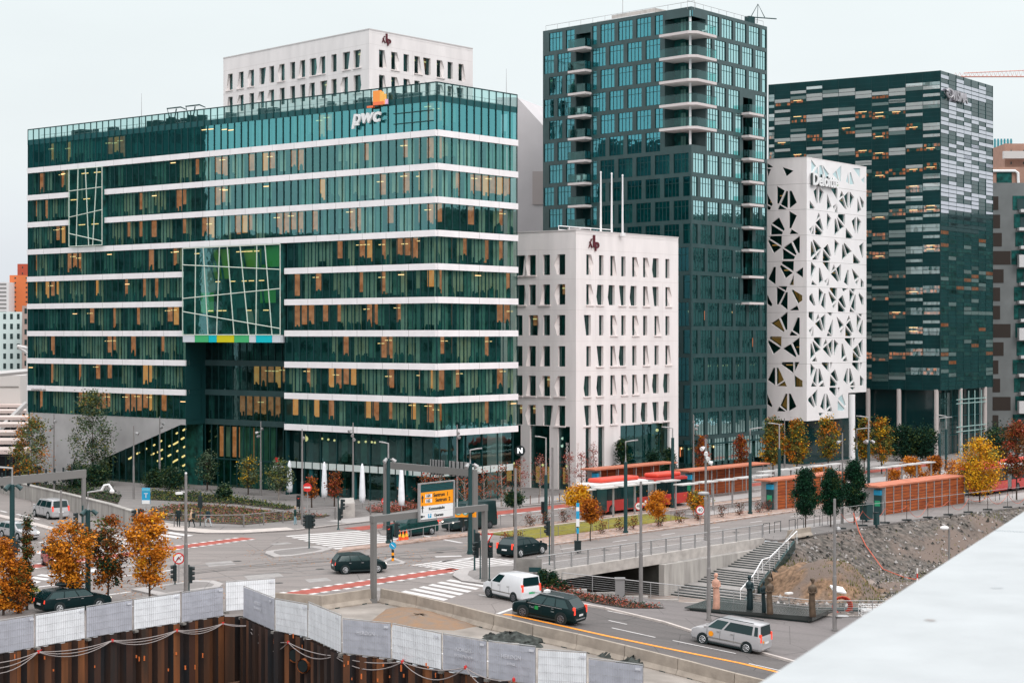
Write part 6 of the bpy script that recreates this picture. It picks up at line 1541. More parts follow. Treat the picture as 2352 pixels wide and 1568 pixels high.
# waling beams
for nm, ln, z in (('a', [at(-100, 1530)+V((0,-1,0)), at(520, 1430)+V((1.0,-1.0,0))], -3.9), ('b', [at(560, 1430)+V((-1.5,-.6,0)), at(1120, 1570)+V((0,-1.2,0))], -4.4)):
    m = MB(); a, b = V((ln[0].x, ln[0].y, z)), V((ln[1].x, ln[1].y, z)); m.ob(a, b-a, V((0,-.5,0)), V((0,0,.5)), 0); tag(m.build('steel_beam', [mat('rust_beam', (.10, .05, .03), .8, ns=1, na=.4)], loc=a), 'rusty horizontal steel beam across the pit wall, '+('left' if nm == 'a' else 'right')+' side of the corner', 'beam')
for (x, y, z, i) in ((700, 1496, -2.5, 0), (720, 1520, -3.2, 1)):
    Y = 105-i*1.5; c = V(((x-CX)/F*Y, Y, ztop(y, Y))); m = MB(); nseg = 14; d = V((.75, -.5, 0)).normalized()*1.5
    d = V((-.5, -.85, -.05))*1.1; m.tube([c-d, c+d], .42, 14, 0, False); m.tube([c-d, c+d*.99], .36, 14, 1, True); tag(m.build('steel_pipe', [mat('rust_orange', (.35, .10, .03), .8, ns=2, na=.4), M_rubber], loc=c), ('upper' if i == 0 else 'lower')+' short rusty pipe end sticking out of the pit wall', 'pipe')
# slack cables
M_cab = mat('grey_cable', (.30, .26, .25), .7)
def cables(nodes, lab, lows, n=3):
    m = MB(); 
    for (a, b), sg in zip(zip(nodes, nodes[1:]), lows):
        for k in range(n):
            s_ = sg*(.35+.65*k/(max(n-1, 1))); pts = [a+(b-a)*(i/12)+V((.0, -.04*k, -s_*4*(i/12)*(1-i/12))) for i in range(13)]; m.tube(pts, .028, 4)
    o = m.build('cables', [M_cab], loc=nodes[0]); tag(o, lab, 'cable')
    for i, q in enumerate(nodes[1:-1]):
        mm = MB(); mm.box(q, (.16, .16, .22), 0); tag(mm.build('cable_hook', [M_red], loc=q), 'red cable hook on the pit wall, number', 'hook') if False else None
def onpit(px, py, Yb): return V(((px-CX)/F*(Yb), Yb, ztop(py, Yb)))
def pitY(px):
    best = None
    for ln in (pitA, pitB+pitB2):
        for a, b in zip(ln, ln[1:]):
            dx = (px-CX)/F; den = (b.x-a.x)-dx*(b.y-a.y)
            if abs(den) < 1e-9: continue
            t = (dx*a.y-a.x)/den
            if -.001 <= t <= 1.001: return a.y+(b.y-a.y)*t-.75
    return 100
nodA = [(-90, 1520), (88, 1496), (258, 1470), (406, 1447), (512, 1431)]; nodB = [(569, 1436), (662, 1474), (768, 1505), (924, 1519), (1069, 1532), (1180, 1560)]
NA = [onpit(x, y, pitY(x)) for x, y in nodA]; NB = [onpit(x, y, pitY(x)) for x, y in nodB]
cables(NA, 'three slack grey cables looping along the left pit wall', [.9, .55, .5, .4], 3); cables([NA[-1], NB[0]]+NB[1:], 'slack grey cables looping along the right pit wall', [.1, 1.0, .5, .6, .8, .8], 2)
for i, (q, w) in enumerate(zip(NA[1:]+NB, ['left fence foot', 'second left fence foot', 'third left fence foot', 'pit corner, left side', 'pit corner, right side', 'first right panel', 'pipe ends', 'fifth right panel', 'seventh right panel', 'bottom picture edge'])):
    m = MB(); m.box(q, (.13, .13, .17), .3); m.box(q+V((0,.3,0)), (.05, .8, .05), 0); tag(m.build('cable_hook', [M_red], loc=q), 'small red cable hook on the pit wall near the '+w, 'hook', 'red cable hooks on the pit walls')
# concrete barriers
M_bar = mat('barrier_concrete', (.40, .34, .285), .85, ns=1.3, na=.2, col2=(.26, .22, .185), bump=.2, bs=10)
def barrier(a, b, lab, h=.95):
    m = MB(); d = (b-a); L_ = d.length-.04; e = d.normalized(); n = V((-e.y, e.x, 0)); 
    prof = [(-.3, 0), (.3, 0), (.3, .1), (.13, .35), (.11, h), (-.11, h), (-.13, .35), (-.3, .1)]
    vs = [a+n*x+V((0,0,z)) for x, z in prof]+[a+e*L_+n*x+V((0,0,z)) for x, z in prof]; k = len(prof)
    m.add(vs, [tuple(range(k-1, -1, -1)), tuple(range(k, 2*k))]+[(i, (i+1) % k, (i+1) % k+k, i+k) for i in range(k)])
    for f in (.25, .75): m.ob(a+e*(L_*f-.2)-n*.31-V((0,0,.01)), e*.4, n*.62, V((0,0,.1)), 1)
    tag(m.build('concrete_barrier', [M_bar, M_lens], loc=a), lab, 'concrete barrier', 'concrete road barriers round the works')
bp = [(590, 1384), (735, 1400), (862, 1383)]
barrier(at(627, 1393), at(739, 1400), 'concrete barrier end left of the gantry post, darker brown one'); barrier(at(736, 1401), at(862, 1382), 'pale concrete barrier directly left of the near gantry post')
bq = [(877, 1383), (960, 1401), (1045, 1422), (1138, 1447), (1227, 1470), (1328, 1492), (1438, 1519), (1560, 1550), (1690, 1585), (1830, 1620)]
ws = ['first right of the gantry post', 'second right of the gantry post', 'third right of the gantry post, left of the orange line start', 'under the start of the orange line', 'below the black taxi', 'fifth along the orange line', 'in the lower right, before the last visible joint', 'lower right, partly cut by the white ledge', 'at the bottom edge under the white ledge']
for i, (p, q) in enumerate(zip(bq, bq[1:])): barrier(ats(*p), ats(*q), 'beige concrete barrier, '+ws[i])
barrier(V((*st(30.5, -1.9), .1)), V((*st(34, -1.9), .1)), 'short pale concrete barrier at the top of the outdoor stairs', .75)
# statues
M_br = mat('bronze_dark', (.012, .03, .035), .4, .5, .3); M_br2 = mat('bronze_brown', (.11, .075, .05), .5, .5, .3, ns=3, na=.4); M_pk = mat('pink_stone', (.55, .30, .22), .6, ns=3, na=.2)
a, b = ats(1572, 1408), ats(1912, 1440); pc = [ats(1572, 1404), ats(1865, 1434), ats(1913, 1413), ats(1640, 1383)]
m = MB(); zt0 = -1.0; zt_ = -1.35
P2 = [(p.x, p.y) for p in pc]; root = thing('statue_plinth', 'low wide black stone plinth carrying the row of statues', 'plinth', (pc[0].x, pc[0].y, zs(pc[0].x)))
m.prism(P2, lambda p: zs(p[0])+.25, lambda p: -.85-.08*(p[0]-10), 0); c = sum((V(p) for p in P2), V((0,0)))/4; m.build('slab', [mat('wet_granite', (.03, .035, .033), .25, .45, ns=.3, na=.3)], root)
m = MB(); m.prism([tuple(c+(V(p)-c)*.93) for p in P2], lambda p: zs(p[0])+.05, lambda p: zs(p[0])+.26, 0); m.build('foot', [M_lens], root)
def plz(x): return -.85-.08*(x-10)
def statue(px, py, top, mt, lab, style=0, w=1.0):
    # py: foot pixel; solve for plinth top plane
    z = -1.2
    for _ in range(10): q = at(px, py, z); z = plz(q.x)
    h = ztop(top, q.y)-z; root = q; prof = [(0, .21), (.02, .235), (.25, .21), (.42, .215), (.5, .19), (.58, .2), (.68, .225), (.76, .235), (.8, .17), (.83, .085), (.87, .075), (.885, .095), (.92, .135), (.96, .13), (.99, .08), (1.0, .02)]
    m = MB(); n = 12; vs = []
    for f, r_ in prof:
        for i in range(n):
            a_ = 2*pi*i/n; fl = 1 if f < .8 else 0
            sway = .06*sin(f*6+style)*h*.2
            vs.append(q+V((r_*cos(a_)*w*h/2.6*(1.08 if .6 < f < .82 else 1)+sway, r_*sin(a_)*.75*w*h/2.6*(1+.15*sin(a_*3+style)*fl), f*h)))
    k = len(prof); m.add(vs, [(i*n+j, i*n+(j+1) % n, (i+1)*n+(j+1) % n, (i+1)*n+j) for i in range(k-1) for j in range(n)]+[tuple(range(n-1, -1, -1)), tuple(range((k-1)*n, k*n))])
    s_ = h/2.6
    for sd in (-1, 1):   # folded arms
        m.tube([q+V((sd*.22*s_, 0, .77*h)), q+V((sd*.27*s_, -.06*s_, .64*h)), q+V((sd*.1*s_, -.22*s_, .61*h)), q+V((-sd*.04*s_, -.24*s_, .655*h))], [.075*s_, .07*s_, .055*s_, .04*s_], 7)
    if style == 2: m.sph(q+V((0,.05*s_,.955*h)), (.17*s_, .17*s_, .12*s_), 0, 8, 6)
    if style == 3: m.tube([q+V((.2*s_, -.1, .6*h)), q+V((.3*s_, -.1, 0))], [.1*s_, .12*s_], 7)
    m.tube([q+V((0, -.13*s_, .93*h)), q+V((0, -.17*s_, .915*h))], .02*s_, 5)
    tag(m.build('statue', [mt], loc=q, smooth=True), lab, 'statue', 'standing figures on the black plinth')
statue(1645, 1398, 1315, M_pk, 'pinkish standing figure half hidden by the lamp pole', 0, 1.15); statue(1722, 1399, 1320, M_br, 'tallest black figure standing with folded arms', 0, 1.1)
statue(1754, 1405, 1332, M_br, 'narrow black figure beside the brown one', 1, .8); statue(1768, 1410, 1325, M_br2, 'brown bronze figure with bulky head next to the black one', 2, 1.0); statue(1866, 1416, 1326, M_br2, 'brown bronze figure standing alone at the right end of the plinth', 2, 1.0)
# bus shelters of red timber
M_wood = mat('red_timber', (.45, .115, .03), .6, .3, ns=1.4, na=.35, col2=(.22, .04, .012), stretch=(.3, .3, 4)); M_woodp = mat('shelter_roof', (.50, .17, .10), .7, ns=1, na=.15)
def shelter(lab, s0, s1, t0, dep, h, open_side=1, back=None, near_wall=True, end=True):
    root = thing('bus_shelter', lab, 'bus shelter', (*st(s0, t0), .12), 'red timber bus shelters'); z = .14
    m = MB(); sbox(m, s0-1.2, s1+(.3 if near_wall else 1.0), t0-.15, t0+dep+.15, z+h, z+h+.16); m.build('roof', [M_woodp], root)
    tw = t0 if near_wall else t0+dep
    m = MB(); sbox(m, s0, s1, tw-.05, tw+.05, z, z+h); 
    sd = -1 if near_wall else -1; k = int((s1-s0)/1.55)
    for i in range(9): sbox(m, s0+.02, s1-.02, tw+sd*.051, tw+sd*.075, z+.15+i*h/9, z+.17+i*h/9, 1)
    m.build('slatted_wall', [M_wood, M_lens], root)
    for i in range(k+1):
        s = s0+(s1-s0)*i/k; m = MB(); sbox(m, s-.05, s+.05, tw-.11, tw+.11, z, z+h); m.build('post', [M_steel], root)
    if not near_wall:
        for i in range(0, k+1, 2):
            s = s0+(s1-s0)*i/k; m = MB(); sbox(m, s-.05, s+.05, t0+.1, t0+.2, z, z+h); m.build('post', [M_steel], root)
    m = MB(); sbox(m, s0-.08, s0, t0, t0+dep, z, z+h); m.build('end_frame', [M_steel], root)
    m = MB(); sbox(m, s0-.35, s0-.12, t0+.25, t0+1.0, z, z+h*.9, 0); sbox(m, s0-.37, s0-.1, t0+.24, t0+1.01, z+h*.7, z+h*.88, 1); sbox(m, s0-.371, s0-.1, t0+.3, t0+.9, z+h*.3, z+h*.5, 2); m.build('info_panel', [M_pole, M_blue, mat('panel_green', (.03, .3, .15), .5)], root)
shelter('red timber bus shelter standing alone nearest the rubble slope', 53.9, 70.4, 2.1, 2.2, 2.75)
shelter('red timber bus shelter behind the clipped evergreens', 51.0, 64.4, 12.9, 1.8, 2.9)
shelter('red timber bus shelter in the middle row with open front and ladder like posts', 54.6, 68, 25.8, 1.9, 3.0, near_wall=False)
shelter('red timber bus shelter furthest back behind the red bus', 49.2, 62, 34.5, 1.8, 3.0, near_wall=False)
# pergola like steel frames of the platform
for k, (s0, t0, n, lab) in enumerate(((31, 20.9, 5, 'row of white T shaped platform frames in front of the red bus'), (43, 17.5, 5, 'row of white T shaped platform frames before the middle shelter'), (62, 20.5, 5, 'row of white T shaped platform frames behind the evergreens'), (75, 14, 4, 'row of white T shaped platform frames behind the right shelter'))):
    root = thing('platform_canopy', lab, 'canopy frame', (*st(s0, t0), .1))
    for i in range(n):
        s = s0+i*3.4; m = MB(); p = st(s, t0); m.box((*p, 1.5), (.14, .14, 3.0), atan2(eS.y, eS.x)); m.build('post', [M_steel], root)
        m = MB(); sbox(m, s-2.6, s+.1, t0-.55, t0+.55, 3.0+.01*i, 3.12+.01*i); m.build('roof_plate', [mat('white_plate', (.55, .53, .52), .5)], root)
# litter bins, boxes
for px, py, w, lab in ((1990, 1200, 1.1, 'dark green cabinet beside the right evergreen'), (2013, 1212, .5, 'slim dark bin beside the dark green cabinet'), (2216, 1140, .8, 'dark litter bin right of the near bus shelter'), (1606, 1164, .8, 'dark square planter box beside the second shelter')):
    p = at(px, py); m = MB(); h = {1.1: 1.5, .5: 1.1}.get(w, 1.0); m.box(p+V((0,0,h/2+.3)), (w, w*.7, h), .8, 0); m.box(p+V((0,0,h+.33)), (w*1.06, w*.76, .07), .8, 1); m.box(p+V((0,0,.2)), (.15, .15, .3), .8, 0); tag(m.build('litter_bin', [M_pole, M_black], loc=p), lab, 'bin')
# bollards
for i, (px, py) in enumerate([(1218, 1160), (1238, 1158), (1262, 1162), (1352, 1150), (1372, 1152), (1320, 1148), (1302, 1150), (1285, 1154)]):
    p = at(px, py); m = MB(); m.tube([p, p+V((0,0,.95))], .045, 6); m.sph(p+V((0,0,.97)), .06, 0, 6, 4); tag(m.build('bollard', [mat('rust_post', (.12, .05, .03), .7)], loc=p), 'thin rusty bollard on the pale forecourt before the low white block', 'bollard', 'thin bollards on the pale forecourt')
for i in range(9):
    s = 36+i*.0; s = [31.8, 33.6, 36, 37.4, 40.2, 41.6, 75, 79, 83][i]; t = 1.6 if i < 6 else .8; p = V((*st(s, t), .12)); m = MB(); e3 = eS.to_3d()
    m.tube([p, p+V((0,0,.95)), p+e3*1.0+V((0,0,.95)), p+e3*1.0], .035, 6); tag(m.build('cycle_stand', [M_black], loc=p), 'black hoop cycle stand on the pavement '+['beside the left evergreen, first hoop', 'beside the left evergreen, second hoop', 'under the middle evergreen', 'right of the middle evergreen', 'left of the right evergreen', 'under the right evergreen', 'right of the near shelter, first hoop', 'right of the near shelter, second hoop', 'right of the near shelter, third hoop'][i], 'cycle stand', 'hoop cycle stands along the bridge pavement')
# mobile site fence along the slope, with orange net line
fp = [V((*st(s, -1.4-max(0, s-42)*.08), .13)) for s in (40, 43.6, 47.2, 50.8, 54.4, 58, 61.6, 65.2, 69, 73, 77)]
for i, (a, b) in enumerate(zip(fp, fp[1:])):
    root = thing('mesh_fence', 'see through steel site fence panel above the rubble slope, '+['first', 'second', 'third', 'fourth', 'fifth', 'sixth', 'seventh', 'eighth', 'ninth', 'tenth'][i]+' from the left', 'fence panel', tuple(a), 'see through site fence panels'); m = MB()
    m.tube([a, a+V((0,0,2))], .03, 5); m.tube([b, b+V((0,0,2))], .03, 5); m.tube([a+V((0,0,1.95)), b+V((0,0,1.95))], .02, 4); m.build('frame', [M_steel], root); m = MB(); m.box(a+V((0,0,.05)), (.9, .3, .12), .2); m.build('foot', [M_black], root)
pts = []
for i, p in enumerate(fp): pts.append(p+V((0,-.1,1.4))); 
net = []
for a, b, sg in zip(pts, pts[1:], [.9, .9, .4, 1.2, .5, 1.0, .4, .9, 1.1, .5]):
    for i in range(8): f = i/8; net.append(a+(b-a)*f+V((0,0,-sg*4*f*(1-f))))
m = MB(); m.tube(net, .022, 5); tag(m.build('barrier_tape', [mat('orange_tape', (.55, .13, .08), .6)], loc=net[0]), 'orange barrier tape sagging along the site fence', 'tape')
m = MB(); q = [at(1961, 1183, .2)]+[V((x, y, rubble_h(x, y)+.1)) for x, y in ((31.9, 160), (32.0, 157.5), (32.9, 154.5), (34.2, 151.6), (35.6, 150.2))]; q[0] = V((31.6, 161.2, 1.5)); m.tube(q, .05, 5); tag(m.build('barrier_tape', [MT['orange_tape']], loc=q[0]), 'orange tape hanging down the rubble slope', 'tape')
# debris on the slope
def slab_piece(name, lab, px, py, w, d, th, rz, mt, tilt=0, cat='debris'):
    z = -2.5
    for _ in range(15): q = at(px, py, z); z = rubble_h(q.x, q.y) if q.y > 125.7 else z
    o = MB(); o.box((0, 0, 0), (w, d, th), 0); ob = o.build(name, [mt]); ob.location = q+V((0,0,th/2+.1)); ob.rotation_euler = (tilt, tilt*.5, rz); tag(ob, lab, cat); return ob
slab_piece('foam_board', 'white board lying on the slope below the soil mound', 1816, 1347, 1.3, .5, .15, .5, M_wpaint); slab_piece('foam_board', 'small white board just below the longer board', 1812, 1366, .6, .35, .12, .6, M_wpaint)
slab_piece('foam_board', 'white board with pointed corner behind the railing', 1925, 1358, 1.0, .8, .12, .3, M_wpaint, .4); slab_piece('white_plate', 'large white plate lying high on the rubble slope', 2118, 1241, 1.9, 1.3, .08, .4, M_wpaint); slab_piece('wood_pallet', 'orange brown timber box by the white ledge, upper one', 2132, 1368, 1.2, 1.0, .3, .3, M_woodp); slab_piece('wood_pallet', 'orange brown timber box by the white ledge, lower one', 2110, 1385, .9, .8, .3, .3, M_woodp)
# cage crate and red hose
def gl(px, py, z=ZL+.1): return at(px, py, z)
c = gl(2010, 1420, -2.9); root = thing('wire_cage', 'white wire cage box standing behind the promenade railing', 'wire cage', tuple(c)); m = MB()
for i in range(9):
    for (dx, dy) in ((1, 0), (0, 1)):
        pass
for i in range(7): x = -1.1+i*.37; m.tube([c+V((x,-.6,0)), c+V((x,-.6,1.0))], .02, 4); m.tube([c+V((x,.6,0)), c+V((x,.6,1.0)), ], .02, 4); m.tube([c+V((x,-.6,1.0)), c+V((x,.6,1.0))], .02, 4)
for k in range(4): z = k*.33; m.tube([c+V((-1.1,-.6,z)), c+V((1.1,-.6,z)), c+V((1.1,.6,z)), c+V((-1.1,.6,z)), c+V((-1.1,-.6,z))], .02, 4)
m.build('frame', [M_wpaint], root); m = MB(); m.box(c+V((0,0,.4)), (1.9, .9, .6), .1); m.build('load', [mat('pale_sacks', (.5, .5, .5), .8, ns=3, na=.3)], root)
c = gl(1935, 1415, -3.0); m = MB()
for k in range(5):
    r_ = .75-.05*k; m.tube([c+V((r_*cos(i*pi/8), .12*k, .75+r_*sin(i*pi/8))) for i in range(17)], .05, 5)
tag(m.build('hose_coil', [mat('hose_red', (.5, .06, .03), .6)], loc=c), 'coil of red orange hose behind the railing', 'hose')
c = gl(1840, 1408, -2.9); m = MB(); m.tube([c+V((-4.5,0,.2)), c+V((5.0,.4,.2))], .22, 10); tag(m.build('drain_pipe', [M_lens], loc=c), 'long dark pipe lying behind the promenade railing', 'pipe')
# striped stick
c = V((38.5, 141, rubble_h(38.5, 141))); c = V(((2107-CX)/F*143, 143, rubble_h(33, 143))); m = MB()
for i in range(5): m.cyl(c+V((0,0,i*.4)), .06, .4, 8, i % 2)
tag(m.build('survey_pole', [M_wpaint, M_red], loc=c), 'red and white striped survey pole beside the white ledge', 'pole')
c = V(((2180-CX)/F*150, 150, rubble_h(37.6, 150))); m = MB(); m.tube([c, V((c.x, c.y, ztop(1213, 150)))], .09, 8, 0); m.sph(V((c.x-.4, c.y, ztop(1212, 150))), (.4, .3, .2), 1, 8, 5)
tag(m.build('site_lamp', [M_poleg, M_wpaint], loc=c), 'short grey lamp with pale head rising behind the white ledge', 'lamp')
# dark heaps of rubble in works area
for i, (x, y, w) in enumerate(((1170, 1468, 1.6), (1215, 1482, .9), (1410, 1510, 1.1), (1455, 1525, 1.2), (1130, 1462, .5))):
    p = ats(x, y); r_ = random.Random(i); out = [(p.x+w*cos(a)*r_.uniform(.7, 1.1)*1.3, p.y+w*sin(a)*r_.uniform(.6, 1)*.9) for a in [k*pi/4 for k in range(8)]]
    heap('rubble_heap', out, (.38 if w > 1 else .2), mat('broken_asphalt', (.045, .05, .046), .95, ns=3, na=.7, bump=1, bs=8), i+3, label='dark broken asphalt heap behind the right fence row, '+['largest', 'second from the left, beside the largest', 'middle of the works strip', 'rightmost', 'smallest, at the left'][i], lowz=zs(p.x), nz=.5)
# orange cones
for i, (px, py) in enumerate(((918, 1241), (926, 1242), (934, 1240))):
    p = at(px, py); root = thing('traffic_cone', 'orange traffic cone by the dark green van, '+['left of three', 'middle of three', 'right of three'][i], 'traffic cone', tuple(p), 'orange cones by the dark green van'); m = MB()
    m.tube([p, p+V((0,0,.3)), p+V((0,0,.5)), p+V((0,0,.7)), p+V((0,0,.95))], [.2, .15, .11, .08, .03], 10, 0); m.box(p+V((0,0,.03)), (.5, .5, .06), .3, 0); m.build('cone', [mat('cone_orange', (.9, .13, .03), .5)], root); m = MB(); m.tube([p+V((0,0,.35)), p+V((0,0,.62))], [.145, .098], 10); m.build('band', [mat('cone_yellow', (.95, .55, .05), .5)], root)
# parasols folded, round illuminated sign on the pale column, info board
for i, (px, py, ty) in enumerate(((706, 1178, 1083+30), (745, 1135+32, 1060), (665, 1128+26, 1057), (832, 1180, 1064), (922, 1186, 1070))):
    if i == 0: continue
    p = at(px, py-10); h = ztop(ty, p.y); root = thing('folded_parasol', 'folded white parasol before the glass office, '+['', 'second from the left', 'leftmost one by the recess', 'third from the left', 'rightmost behind the gantry post'][i], 'parasol', tuple(p), 'folded white parasols before the office'); m = MB()
    m.tube([p+V((0,0,.7)), p+V((0,0,h*.3)), p+V((0,0,h*.9)), p+V((0,0,h))], [.3, .34, .2, .05], 9); m.build('canopy', [M_cloth], root, smooth=True); m = MB(); m.tube([p, p+V((0,0,h*.8))], .05, 6); m.build('pole', [M_steel], root)
u, z = kw[0].uz(1199, 1034); p = kw[0].P(u, z, .5); m = MB(); m.disc(p, (.2, -1, 0), .62, .16, 18, 0); put_text(m, 'N', p+V((.03,-.2,0)), (1,.2,0), (0,0,1), .85, 1, .02, bold=.04); tag(m.build('round_sign', [M_black, emi('sign_glow', (1, 1, 1), 1.2)], loc=p), 'round black sign with white letter N between the office and the white block', 'sign')
p = at(1385+35, 1128); m = MB(); 
# boards leaning at crossing
p = at(1195, 1322); m = MB(); m.ob(p+V((-.3,0,.3)), (1.9, -.25, 0), (0, .05, 0), (0, 0, 1.0), 0); m.box(p+V((1.1,-.2,.5)), (.9, .05, .35), -.13, 1); tag(m.build('notice_board', [M_concd, M_pole], loc=p), 'low grey notice board at the start of the bridge railing', 'notice board')
# stone seat blocks in plaza
p = at(798, 1196); m = MB(); m.prism([tuple(q) for q in up((775, 1192), (815, 1190), (812, 1176), (782, 1178))], .12, 1.5); tag(m.build('stone_block', [M_conc], loc=p), 'pale concrete block at the plaza railing', 'block')
# white ledge of the roof the picture is taken from
def led(px, py, z): return at(px, py, z)
zl = HC-1.2; a, b = led(1744, 1568, zl), led(2352, 1174, zl); d = (b-a); A_ = a-d*1.0; B_ = b+d*3.0; nn = V((d.y, -d.x, 0)).normalized()*9
m = MB(); m.add([A_, B_, B_+nn, A_+nn, A_-V((0,0,.5)), B_-V((0,0,.5)), B_+nn-V((0,0,.5)), A_+nn-V((0,0,.5))], [(0,1,2,3),(7,6,5,4),(0,4,5,1),(1,5,6,2),(2,6,7,3),(3,7,4,0)], 0)
MW = mat('marble', (.385, .40, .408), .6, ns=2.6, na=.07, noise_detail=9, bump=.15, bs=10)
root = thing('roof_ledge', 'white marble roof ledge close to the viewer in the lower right corner', 'roof ledge', tuple(A_)); m.build('slab', [MW], root)
m = MB(); q = led(2136, 1424, zl); m.add([q+V((.022*cos(k*pi/5)*(1+.3*sin(k*3)), .03*sin(k*pi/5), .0012)) for k in range(10)], [tuple(range(10))], 0); q = led(2290, 1350, zl); m.add([q+V((.03*cos(k*pi/5), .02*sin(k*pi/5), .0012)) for k in range(10)], [tuple(range(10))], 1); m.build('stain', [mat('stain_brown', (.27, .25, .24), .8), mat('stain_grey', (.345, .365, .375), .8)], root)
m = MB()
for f, w_ in ((.32, .006),):
    q = A_+(B_-A_)*.36; m.ob(q+V((0,0,.0005))+nn*.0, (B_-A_).normalized()*.006, nn, V((0,0,.002)))
m.ob(A_+nn*.19+V((0,0,.0005)), B_-A_, nn.normalized()*.007, V((0,0,.002))); m.build('joint', [mat('joint_grey', (.33, .37, .39), .7)], root)
m = MB(); m.add([A_+nn*.03-V((0,0,.5)), B_+nn*.03-V((0,0,.5)), B_+nn-V((0,0,.5)), A_+nn-V((0,0,.5)), A_+nn*.03-V((0,0,22)), B_+nn*.03-V((0,0,22)), B_+nn-V((0,0,22)), A_+nn-V((0,0,22))], [(0,4,5,1),(1,5,6,2),(2,6,7,3),(3,7,4,0)], 0); m.build('wall', [MW], root)
